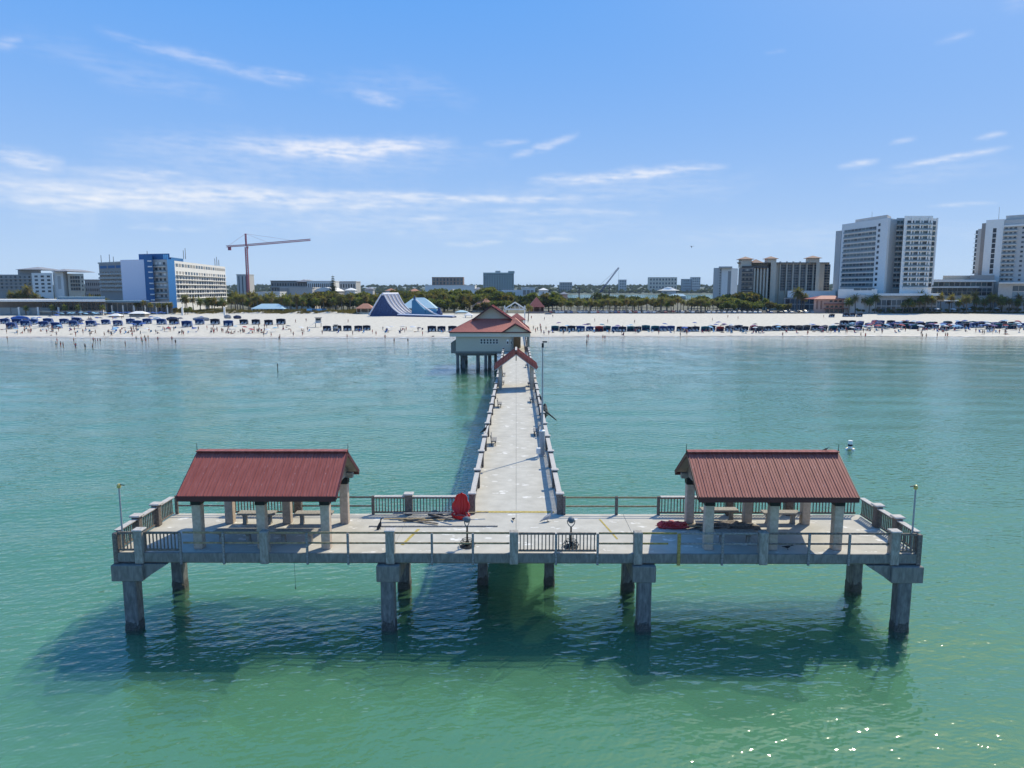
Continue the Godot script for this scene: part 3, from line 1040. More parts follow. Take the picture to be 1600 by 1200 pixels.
	for q in seats:
		if bp == null:
			bp = thing("walkway_bench", q[3], "bench", Vector3(q[0], DECK, q[1]), 0.0, "benches along the walkway")
			pillar(bp, "seat", M["grey wood"], Vector3(0, 0.44, 0), Vector3(0.46, 0.06, 1.5), 0.012)
			pillar(bp, "backrest", M["grey wood"], Vector3(-0.22, 0.72, 0), Vector3(0.05, 0.36, 1.5), 0.012)
			for sz in [-0.6, 0.6]:
				var t := tool()
				box(t, Vector3(0.12, 0.205, sz), Vector3(0.06, 0.41, 0.06))
				beam(t, Vector3(-0.16, 0.0, sz), Vector3(-0.26, 0.9, sz), 0.05, 0.05)
				box(t, Vector3(0, 0.38, sz), Vector3(0.4, 0.05, 0.05))
				part(bp, "frame", t.commit(), M["dark iron"])
		else:
			again(bp, q[3], Vector3(q[0], DECK, q[1]), 0.0 if q[2] < 0 else PI)
	# a folded net and a furled sunshade hung over the right railing
	st = tool()
	blob(st, Vector3(2.85, 0.75, -70.0), Vector3(0.35, 0.7, 0.8), 0.5, n, 12, 9)
	single("cast_net", st.commit(), M["crust"], "dark bundled net hung over the right walkway railing", "net", Vector3(0, DECK, 0))
	st = tool()
	tube(st, Vector3(2.75, 1.05, -69.0), Vector3(3.9, 0.25, -67.8), 0.12, 0.05, 8)
	tube(st, Vector3(2.6, 1.1, -69.2), Vector3(2.75, 1.05, -69.0), 0.03, 0.12, 8)
	single("furled_sunshade", st.commit(), M["rope"], "furled dark sunshade leaning out over the right walkway railing", "sunshade", Vector3(0, DECK, 0))
	# birds
	bird("standing_bird", "dark bird standing on the deck beside the left yellow line", Vector3(-7.35, DECK, -36.9), 2.4, 0.75, M["bird dark"], 0.7)
	bird("standing_bird", "grey and dark bird standing at the walkway mouth near the right railing", Vector3(1.75, DECK, -38.2), 2.2, 0.95, M["bird grey"], 0.1)
	bird("standing_bird", "tiny dark bird alone in the middle of the walkway mouth", Vector3(-0.15, DECK, -38.3), 0.4, 0.45, M["bird dark"], 0.0)
	bird("standing_bird", "dark bird perched on the left walkway railing", Vector3(-2.55, DECK + 1.20, -57.2), 1.2, 0.9, M["bird dark"], 0.5)
	bird("standing_bird", "dark bird perched on the right walkway railing beyond the pole", Vector3(2.6, DECK + 1.20, -73.5), -0.7, 1.0, M["bird dark"], 0.6)
	bird("standing_bird", "small dark bird on the deck by the right pavilion's front column", Vector3(13.5, DECK, -34.0), 1.0, 0.5, M["bird dark"], 0.0)
	bird("standing_bird", "small dark bird perched on the ridge of the right pavilion", Vector3(16.0, DECK + 4.56, -35.98), 1.3, 0.34, M["bird dark"], 0.2)
	# fishing line hanging from the front edge
	st = tool()
	tube(st, Vector3(-10.85, 3.5, -33.24), Vector3(-10.83, 2.25, -33.22), 0.008, 0.008, 5)
	tube(st, Vector3(-10.83, 2.25, -33.22), Vector3(-10.83, 2.12, -33.22), 0.02, 0.02, 6)
	single("hanging_line", st.commit(), M["rope"], "thin fishing line hanging from the pier head's front edge", "line")
	# thin line tied to the rail of the left pavilion
	# marker buoy
	var bo := thing("marker_buoy", "white cylindrical marker buoy with a ring of floats on the open water", "buoy", Vector3(35.08, 0.00, -73.28))
	st = tool()
	lathe(st, Vector3.ZERO, [[0.20, -0.5], [0.22, 0.3], [0.22, 1.0], [0.0, 1.02]], 14)
	part(bo, "can", st.commit(), M["white paint"])
	st = tool()
	lathe(st, Vector3.ZERO, [[0.235, 0.42], [0.235, 0.62]], 14)
	part(bo, "dark_band", st.commit(), M["dark iron"])
	for k in 6:
		st = tool()
		lathe(st, Vector3(cos(k * TAU / 6) * 0.36, 0.05, sin(k * TAU / 6) * 0.36), [[0.0, -0.17], [0.13, -0.12], [0.17, 0.0], [0.13, 0.12], [0.0, 0.17]], 8)
		part(bo, "float", st.commit(), M["white paint"] if k % 2 else M["lamp glass"])

func make_gate():
	var o := thing("walkway_shelter", "small red gabled shelter spanning the pier walkway before the pier house", "shelter", Vector3(0, DECK, -92.5))
	for sx in [-2.05, 2.05]:
		for sz in [1.7, -1.7]:
			pillar(o, "column", M["column stucco"], Vector3(sx, 1.45, sz), Vector3(0.44, 2.9, 0.44))
	for sx in [-2.05, 2.05]:
		pillar(o, "beam", M["soffit"], Vector3(sx, 3.0, 0), Vector3(0.3, 0.26, 4.3), 0.02)
	var roof := hub(o, "roof")
	var hz := 2.35
	for s in [-1.0, 1.0]:
		var slope := Vector3(s * 2.72, -2.05, 0)
		var w := 2.0 * hz / 11.0
		var xax := slope.normalized()
		var zax := Vector3(0, 0, s)
		for k in 11:
			var st := tool()
			box(st, Vector3(slope.length() * 0.5, 0, 0), Vector3(slope.length(), 0.03, w))
			box(st, Vector3(slope.length() * 0.5, 0.03, -w * 0.5 + 0.02), Vector3(slope.length(), 0.05, 0.04))
			var p := part(roof, "roof_panel", st.commit(), M["red roof"])
			p.transform = Transform3D(Basis(xax, Vector3(-xax.y, xax.x, 0) * s, zax), Vector3(0, 5.1, -hz + (k + 0.5) * w))
		block(roof, "fascia", M["red trim"], Vector3(s * 2.73, 2.98, 0), Vector3(0.05, 0.24, 2 * hz))
		for q in [-1.0, 1.0]:
			var vt := tool()
			beam(vt, Vector3(0, 4.88, q * (hz + 0.03)), Vector3(s * 2.72, 2.83, q * (hz + 0.03)), 0.05, 0.46)
			part(roof, "verge_board", vt.commit(), M["red roof"])
			vt = tool()
			beam(vt, Vector3(0, 4.58, q * (hz + 0.05)), Vector3(s * 2.72, 2.53, q * (hz + 0.05)), 0.05, 0.08)
			part(roof, "verge_edge", vt.commit(), M["white cap"])
	for q in [-1.0, 1.0]:
		var st := tool()
		for s in [-1.0, 1.0]:
			beam(st, Vector3(s * 2.2, 3.2, q * 1.7), Vector3(0, 4.85, q * 1.7), 0.16, 0.2)
		beam(st, Vector3(0, 3.7, q * 1.7), Vector3(0, 4.8, q * 1.7), 0.12, 0.12)
		part(roof, "truss", st.commit(), M["soffit"])
	block(roof, "ridge_cap", M["white cap"], Vector3(0, 5.15, 0), Vector3(0.26, 0.07, 2 * hz + 0.1))

func roof_sheets(parent: Node3D, a: Vector3, b: Vector3, c: Vector3, d: Vector3, n: int, m: Material):
	# standing-seam panels over the quad a-b (eave) d-c (ridge)
	for k in n:
		var st := tool()
		var t0 := float(k) / n
		var t1 := float(k + 1) / n
		var e0 := a.lerp(b, t0); var e1 := a.lerp(b, t1)
		var r0 := d.lerp(c, t0); var r1 := d.lerp(c, t1)
		quad(st, e0, e1, r1, r0)
		if e0.distance_to(r0) > 0.3:
			beam(st, e0, r0, 0.05, 0.10)
		part(parent, "roof_panel", st.commit(), m)

func make_pier_house():
	var o := thing("pier_house", "grey bait house with red hipped roof and gables standing on piles beside the walkway", "building", Vector3(0, 0, -146.0))
	var d := 19.0
	pillar(o, "floor_slab", M["beam concrete"], Vector3(-6.9, 3.82, -d * 0.5), Vector3(11.6, 0.5, d), 0.05)
	block(o, "floor_beam", M["pile concrete"], Vector3(-8.5, 3.36, -0.6), Vector3(8.0, 0.42, 0.4))
	block(o, "floor_beam", M["pile concrete"], Vector3(-8.5, 3.36, -9.0), Vector3(8.0, 0.42, 0.4))
	for q in [[-12.1, -0.6], [-11.0, -1.8], [-8.0, -1.2], [-6.3, -0.6], [-5.6, -2.4], [-11.9, -9.0], [-8.3, -9.2], [-4.5, -9.0], [-11.5, -17.0], [-6.0, -17.0]]:
		pile(o, q[0], q[1], 3.55, 0.62)
	block(o, "wall", M["house wall"], Vector3(-6.7, 5.6, -d * 0.5), Vector3(11.4, 3.1, d))
	block(o, "side_wing", M["beam concrete"], Vector3(-12.95, 4.65, -3.0), Vector3(1.06, 2.1, 5.0))
	var wr := tool()
	prism(wr, PackedVector2Array([Vector2(-13.55, 5.7), Vector2(-12.35, 5.7), Vector2(-12.35, 6.5)]), -5.6, -0.4)
	part(o, "wing_roof", wr.commit(), M["beam concrete"])
	block(o, "eave_band", M["house band"], Vector3(-7.25, 7.55, -d * 0.5), Vector3(12.8, 0.95, d + 0.9))
	for k in 6:
		var w := block(o, "window", M["white paint"], Vector3(-7.15 + k * 0.64, 6.1, 0.02), Vector3(0.46, 1.12, 0.06))
		for q in [-0.23, 0.23]:
			block(w, "pane", M["dark glass"], Vector3(0, q, 0.4), Vector3(0.78, 0.38, 0.4))
	for k in 2:
		var w := block(o, "window", M["white paint"], Vector3(-1.75 + k * 0.8, 6.0, 0.02), Vector3(0.42, 1.0, 0.06))
		block(w, "pane", M["dark glass"], Vector3(0, -0.15, 0.4), Vector3(0.7, 0.5, 0.4))
	# porch over the walkway
	block(o, "porch_band", M["house band"], Vector3(0.05, 7.5, 0.3), Vector3(5.7, 0.85, 0.5))
	for q in [-0.75, 2.55]:
		pillar(o, "porch_column", M["soffit"], Vector3(q, 5.5, 0.3), Vector3(0.4, 3.2, 0.4))
	pillar(o, "porch_column", M["soffit"], Vector3(2.55, 5.5, -9.0), Vector3(0.4, 3.2, 0.4))
	block(o, "porch_side", M["soffit"], Vector3(2.62, 4.6, -8.0), Vector3(0.16, 1.3, 14.0))
	block(o, "kiosk", M["new timber"], Vector3(0.2, 5.2, -12.0), Vector3(1.6, 2.5, 3.0))
	var roof := hub(o, "roof")
	var red: Material = M["faded roof"]
	# lower hipped slopes
	var e := 8.05
	var t := 10.65
	var f := 0.6
	var hz := -4.4
	roof_sheets(roof, Vector3(-13.75, e, f), Vector3(-2.9, e, f), Vector3(-1.25, t, hz), Vector3(-8.75, t, hz), 26, red)
	roof_sheets(roof, Vector3(-2.9, e, f), Vector3(2.95, e, f), Vector3(-0.2, t, hz), Vector3(-1.25, t, hz), 12, red)
	roof_sheets(roof, Vector3(-13.75, e, -d - 0.4), Vector3(-13.75, e, f), Vector3(-8.75, t, hz), Vector3(-8.75, t, -d + 4.0), 22, red)
	roof_sheets(roof, Vector3(2.95, e, f), Vector3(2.95, e, -d - 0.4), Vector3(-0.2, t, -d + 4.0), Vector3(-0.2, t, hz), 20, red)
	# upper gable
	roof_sheets(roof, Vector3(-9.2, t - 0.25, -d + 3.5), Vector3(-9.2, t - 0.25, hz + 1.1), Vector3(-5.2, 13.3, hz + 1.1), Vector3(-5.2, 13.3, -d + 3.5), 20, red)
	roof_sheets(roof, Vector3(-0.9, t - 0.25, hz + 1.1), Vector3(-0.9, t - 0.25, -d + 3.5), Vector3(-5.2, 13.3, -d + 3.5), Vector3(-5.2, 13.3, hz + 1.1), 20, red)
	var g := tool()
	prism(g, PackedVector2Array([Vector2(-8.75, t - 0.1), Vector2(-1.3, t - 0.1), Vector2(-5.2, 13.05)]), hz - 0.1, hz + 0.1)
	part(roof, "gable_wall", g.commit(), M["house wall"])
	for q in [Vector3(-9.25, t - 0.32, hz + 1.13), Vector3(-0.85, t - 0.32, hz + 1.13)]:
		var vt := tool()
		beam(vt, q, Vector3(-5.2, 13.22, hz + 1.13), 0.06, 0.3)
		part(roof, "verge_trim", vt.commit(), M["red trim"])
	# small porch gable
	roof_sheets(roof, Vector3(-2.95, e - 0.05, -4.0), Vector3(-2.95, e - 0.05, 1.3), Vector3(-0.15, 9.75, 1.3), Vector3(-0.15, 9.75, -4.0), 8, red)
	roof_sheets(roof, Vector3(3.0, e - 0.05, 1.3), Vector3(3.0, e - 0.05, -4.0), Vector3(-0.15, 9.75, -4.0), Vector3(-0.15, 9.75, 1.3), 8, red)
	g = tool()
	prism(g, PackedVector2Array([Vector2(-2.5, e - 0.02), Vector2(2.6, e - 0.02), Vector2(-0.15, 9.5)]), 0.66, 0.86)
	part(roof, "porch_gable_wall", g.commit(), M["house wall"])
	for q in [Vector3(-3.0, e - 0.1, 1.33), Vector3(3.05, e - 0.1, 1.33)]:
		var vt := tool()
		beam(vt, q, Vector3(-0.15, 9.68, 1.33), 0.06, 0.24)
		part(roof, "verge_trim", vt.commit(), M["red trim"])
	block(roof, "fascia", M["red trim"], Vector3(-8.35, e - 0.06, f + 0.05), Vector3(10.9, 0.2, 0.08))
	block(roof, "fascia", M["red trim"], Vector3(0.0, e - 0.06, 0.9), Vector3(5.9, 0.2, 0.08))

# ---------------------------------------------------------------- land
func shore(x: float) -> float:
	return lerpf(-246.5, -257.0, smoothstep(-30.0, 40.0, x)) + 1.6 * sin(x * 0.045) + 0.8 * sin(x * 0.13 + 1.0)

func land_y(x: float, z: float) -> float:
	var d := shore(x) - z
	var y: float
	if d < 0.0: y = maxf(d * 0.014, -1.45)
	elif d < 12.0: y = d * 0.055
	else: y = 0.66 + (1.0 - exp(-(d - 12.0) / 60.0)) * 1.5
	return y

func sheet(called: String, xs: Array, zs: Array, hf: Callable, m: Material):
	var pos := PackedVector3Array()
	for z in zs:
		for x in xs:
			pos.append(Vector3(x, hf.call(x, z), z))
	var idx := PackedInt32Array()
	var nc := xs.size()
	for j in zs.size() - 1:
		for k in nc - 1:
			var a := j * nc + k
			idx.append_array(PackedInt32Array([a, a + nc, a + 1, a + 1, a + nc, a + nc + 1]))
	var nor := PackedVector3Array()
	nor.resize(pos.size())
	for k in range(0, idx.size(), 3):
		var n := (pos[idx[k + 2]] - pos[idx[k]]).cross(pos[idx[k + 1]] - pos[idx[k]])
		for q in 3: nor[idx[k + q]] += n
	for k in nor.size(): nor[k] = nor[k].normalized()
	var arr := []
	arr.resize(Mesh.ARRAY_MAX)
	arr[Mesh.ARRAY_VERTEX] = pos
	arr[Mesh.ARRAY_NORMAL] = nor
	arr[Mesh.ARRAY_INDEX] = idx
	var mesh := ArrayMesh.new()
	mesh.add_surface_from_arrays(Mesh.PRIMITIVE_TRIANGLES, arr)
	return ground_sheet(called, mesh, m)

func steps(a: float, b: float, n: int) -> Array:
	var out := []
	for k in n + 1: out.append(lerpf(a, b, float(k) / n))
	return out

func make_land():
	var sand := grained("sand", lin(0.58, 0.53, 0.44), 0.14, 18.0, 0.95, 0.0, Vector3.ONE, 31)
	grained("wet sand", lin(0.44, 0.385, 0.32), 0.1, 9.0, 0.55, 0.0, Vector3.ONE, 32)
	grained("scrub ground", lin(0.12, 0.115, 0.065), 0.35, 30.0, 0.95, 0.0, Vector3.ONE, 33)
	grained("asphalt", lin(0.07, 0.07, 0.07), 0.2, 12.0, 0.9, 0.0, Vector3.ONE, 34)
	grained("lawn", lin(0.075, 0.13, 0.035), 0.25, 9.0, 0.95, 0.0, Vector3.ONE, 35)
	grained("paving", lin(0.38, 0.34, 0.30), 0.12, 8.0, 0.9, 0.0, Vector3.ONE, 36)
	grained("far wood", lin(0.055, 0.075, 0.035), 0.35, 160.0, 0.95, 0.0, Vector3.ONE, 37)
	var bumps := FastNoiseLite.new()
	bumps.seed = 4
	bumps.frequency = 0.12
	bumps.fractal_octaves = 3
	sheet("beach", steps(-420, 420, 300), steps(-232, -436, 130), func(x, z): return land_y(x, z) + 0.10 * bumps.get_noise_2d(x, z) * smoothstep(4.0, 20.0, shore(x) - z), sand)
	sheet("sea_bed", steps(-420, 420, 60), steps(-130, -233, 20), func(x, z): return land_y(x, z) - 0.03, M["wet sand"])
	# damp strip and a broken line of foam along the water's edge
	var damp := tool()
	var foam := tool()
	var x0 := -300.0
	while x0 < 300.0:
		var p := []
		for q in [x0, x0 + 1.5]:
			var z := shore(q)
			var run := 3.0 + 1.6 * bumps.get_noise_1d(q * 1.4)
			p.append(Vector3(q, land_y(q, z + 0.6) + 0.03, z + 0.6))
			p.append(Vector3(q, land_y(q, z - run) + 0.02, z - run))
			var fz := z + 0.9 + 0.8 * bumps.get_noise_1d(q * 2.3 + 50.0)
			var fw := maxf(0.0, 0.45 + 1.1 * bumps.get_noise_1d(q * 3.1 + 90.0))
			p.append(Vector3(q, 0.075, fz + fw))
			p.append(Vector3(q, 0.085, fz - fw))
		quad(damp, p[0], p[4], p[5], p[1])
		if p[2].distance_to(p[3]) > 0.02 or p[6].distance_to(p[7]) > 0.02: quad(foam, p[2], p[6], p[7], p[3])
		x0 += 1.5
	ground_sheet("wet_sand", damp.commit(), M["wet sand"])
	var fo := ground_sheet("sea_foam", foam.commit(), plain("foam", lin(0.75, 0.76, 0.76), 0.7))
	fo.set_meta("kind", "stuff")
	var rise := FastNoiseLite.new()
	rise.seed = 9
	rise.frequency = 0.004
	sheet("ground", steps(-900, 900, 36), [-435.5, -480.0, -600.0, -800.0, -1000.0, -1035.0], func(_x, z): return 2.12 if z > -1020.0 else -0.6, M["scrub ground"])
	sheet("mainland", steps(-4200, 4200, 90), [-2250.0, -2290.0, -2500.0, -2800.0, -3200.0, -3800.0, -4600.0, -6000.0, -9000.0], func(x, z): return (-1.0 if z > -2260.0 else 2.0 + 25.0 * smoothstep(-2400.0, -3600.0, z) + 7.0 * rise.get_noise_2d(x, z * 0.6)), M["far wood"])
	# parking area and beach road behind the sand on the right, paths on the left
	var st := tool()
	quad(st, Vector3(15.08, 2.13, -437), Vector3(300, 2.13, -437), Vector3(330, 2.13, -492), Vector3(16.97, 2.13, -492))
	ground_sheet("parking_lot", st.commit(), M["asphalt"])
	st = tool()
	quad(st, Vector3(-420, 2.135, -452), Vector3(10, 2.135, -452), Vector3(10, 2.135, -462), Vector3(-420, 2.135, -462))
	ground_sheet("road", st.commit(), M["asphalt"])
	st = tool()
	quad(st, Vector3(220.17, 2.14, -437.5), Vector3(380, 2.14, -437.5), Vector3(390, 2.14, -452), Vector3(227.73, 2.14, -452))
	ground_sheet("lawn", st.commit(), M["lawn"])
	# low wall along the back of the beach
	var wall := thing("beach_wall", "low dark wall running along the back of the sand", "wall", Vector3(0, 1.9, -434.5))
	var wx := 18.0
	while wx < 390.0:
		pillar(wall, "wall_section", M["beam concrete"], Vector3(wx + 5.9, 0.275, -0.02 * maxf(0.0, wx - 60.0)), Vector3(11.8, 0.55, 0.4), 0.05)
		wx += 11.85

# ---------------------------------------------------------------- buildings
func face_grid(parent: Node3D, a: Vector2, b: Vector2, y0: float, y1: float, cols: int, rows: int, wf: float, hf: float, mats: Array, slab: Material = null, reach := 1.3, rail: Material = null, called := "window"):
	# windows over the face from a to b (left to right seen from outside), optionally with a balcony slab and rail to each storey
	var along := b - a
	var u := Vector3(along.x, 0, along.y).normalized()
	var out := Vector3(-u.z, 0, u.x)
	var turn := atan2(-u.z, u.x)
	var cw := along.length() / cols
	var ch := (y1 - y0) / rows
	for r in rows:
		for c in cols:
			if wf <= 0.0: break
			var at := Vector3(a.x, y0 + (r + 0.5) * ch, a.y) + u * ((c + 0.5) * cw)
			var o := block(parent, called, mats[rng.randi() % mats.size()], at, Vector3(cw * wf, ch * hf, 0.2))
			o.rotation.y = turn
		if slab:
			var mid := Vector3((a.x + b.x) * 0.5, y0 + r * ch + 0.1, (a.y + b.y) * 0.5) + out * (reach * 0.5)
			var s := block(parent, "balcony_slab", slab, mid, Vector3(along.length(), 0.3, reach))
			s.rotation.y = turn
			if rail:
				var g := block(parent, "balcony_rail", rail, mid + Vector3.UP * 0.62 + out * (reach * 0.5 - 0.06), Vector3(along.length(), 0.95, 0.08))
				g.rotation.y = turn

func mass(parent: Node3D, called: String, foot: Array, y0: float, y1: float, m: Material):
	# an upright block over a footprint of (x, z) corners
	var st := tool()
	var poly := PackedVector2Array()
	for p in foot: poly.append(Vector2(p.x, -p.y))
	prism(st, poly, y0, y1, Transform3D(Basis(Vector3(1, 0, 0), Vector3(0, 0, -1), Vector3(0, 1, 0)), Vector3.ZERO))
	return part(parent, called, st.commit(), m)

func hip_roof(parent: Node3D, called: String, x0: float, x1: float, z0: float, z1: float, y0: float, y1: float, m: Material):
	# z0 is the near eave
	var st := tool()
	var inset := minf((x1 - x0), (z0 - z1)) * 0.5
	var long := (x1 - x0) > (z0 - z1)
	var ra := Vector3(x0 + inset, y1, (z0 + z1) * 0.5) if long else Vector3((x0 + x1) * 0.5, y1, z0 - inset)
	var rb := Vector3(x1 - inset, y1, (z0 + z1) * 0.5) if long else Vector3((x0 + x1) * 0.5, y1, z1 + inset)
	var p := [Vector3(x0, y0, z0), Vector3(x1, y0, z0), Vector3(x1, y0, z1), Vector3(x0, y0, z1)]
	if long:
		quad(st, p[0], p[1], rb, ra); tri(st, p[1], p[2], rb); quad(st, p[2], p[3], ra, rb); tri(st, p[3], p[0], ra)
	else:
		tri(st, p[0], p[1], ra); quad(st, p[1], p[2], rb, ra); tri(st, p[2], p[3], rb); quad(st, p[3], p[0], ra, rb)
	quad(st, p[3], p[2], p[1], p[0])
	box(st, Vector3((x0 + x1) * 0.5, y0 - 0.12, (z0 + z1) * 0.5), Vector3(x1 - x0, 0.22, z0 - z1))
	return part(parent, called, st.commit(), m)

func rect(x0: float, x1: float, z0: float, z1: float) -> Array:
	return [Vector2(x0, z0), Vector2(x1, z0), Vector2(x1, z1), Vector2(x0, z1)]

func plain_building(called: String, label: String, x0: float, x1: float, z: float, depth: float, y1: float, wall: Material, cols: int, rows: int, wf: float, hf: float, roof: Material = null, slab: Material = null) -> Node3D:
	var o := thing(called, label, "building", Vector3(0, 2.1, 0))
	mass(o, "wall", rect(x0, x1, z, z - depth), 0.0, y1 - 2.1, wall)
	mass(o, "parapet", rect(x0 - 0.3, x1 + 0.3, z + 0.3, z - depth - 0.3), y1 - 2.1, y1 - 1.3, roof if roof else wall)
	if rows > 0:
		face_grid(o, Vector2(x0 + 0.6, z), Vector2(x1 - 0.6, z), 1.5, y1 - 3.0, cols, rows, wf, hf, [M["glass dark"], M["glass dark"], M["glass mid"]], slab)
	return o

func make_building_materials():
	grained("render white", lin(0.78, 0.75, 0.70), 0.05, 12.0, 0.85, 0.0, Vector3.ONE, 41)
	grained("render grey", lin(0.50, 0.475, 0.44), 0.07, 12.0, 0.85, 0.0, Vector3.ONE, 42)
	grained("render dark", lin(0.31, 0.295, 0.275), 0.08, 12.0, 0.85, 0.0, Vector3.ONE, 43)
	grained("render cream", lin(0.62, 0.53, 0.41), 0.07, 12.0, 0.85, 0.0, Vector3.ONE, 44)
	grained("render taupe", lin(0.28, 0.245, 0.215), 0.08, 12.0, 0.85, 0.0, Vector3.ONE, 45)
	grained("render pink", lin(0.62, 0.36, 0.27), 0.07, 9.0, 0.85, 0.0, Vector3.ONE, 46)
	grained("render lavender", lin(0.70, 0.70, 0.79), 0.03, 12.0, 0.7, 0.0, Vector3.ONE, 47)
	grained("deep blue", lin(0.008, 0.105, 0.28), 0.08, 8.0, 0.6, 0.0, Vector3.ONE, 48)
	grained("sky blue", lin(0.20, 0.50, 0.76), 0.06, 8.0, 0.6, 0.0, Vector3.ONE, 49)
	grained("teal roof", lin(0.13, 0.22, 0.28), 0.08, 8.0, 0.6, 0.0, Vector3.ONE, 50)
	grained("pale roof", lin(0.40, 0.56, 0.62), 0.06, 8.0, 0.7, 0.0, Vector3.ONE, 51)
	grained("tile roof", lin(0.50, 0.21, 0.12), 0.16, 4.0, 0.85, 0.0, Vector3.ONE, 52)
	grained("brown tile", lin(0.33, 0.20, 0.14), 0.14, 4.0, 0.85, 0.0, Vector3.ONE, 53)
	grained("grey roof", lin(0.24, 0.25, 0.28), 0.1, 6.0, 0.85, 0.0, Vector3.ONE, 54)
	grained("brick red", lin(0.30, 0.15, 0.11), 0.1, 8.0, 0.85, 0.0, Vector3.ONE, 55)
	plain("glass dark", lin(0.022, 0.032, 0.042), 0.15)
	plain("glass mid", lin(0.07, 0.09, 0.105), 0.15)
	plain("glass green", lin(0.075, 0.115, 0.12), 0.12)
	plain("glass pale", lin(0.20, 0.26, 0.29), 0.15)
	plain("rail glass", lin(0.17, 0.22, 0.24), 0.2)
	plain("rail dark", lin(0.06, 0.05, 0.045), 0.6)
	plain("crane red", lin(0.36, 0.07, 0.10), 0.5)
	plain("crane blue", lin(0.03, 0.05, 0.16), 0.5)
	grained("slide blue", lin(0.010, 0.034, 0.14), 0.3, 7.0, 0.8, 0.0, Vector3.ONE, 56)
	plain("slide white", lin(0.70, 0.68, 0.72), 0.5)
	plain("slide lane", lin(0.34, 0.32, 0.34), 0.8)
	plain("slide teal", lin(0.02, 0.16, 0.30), 0.5)

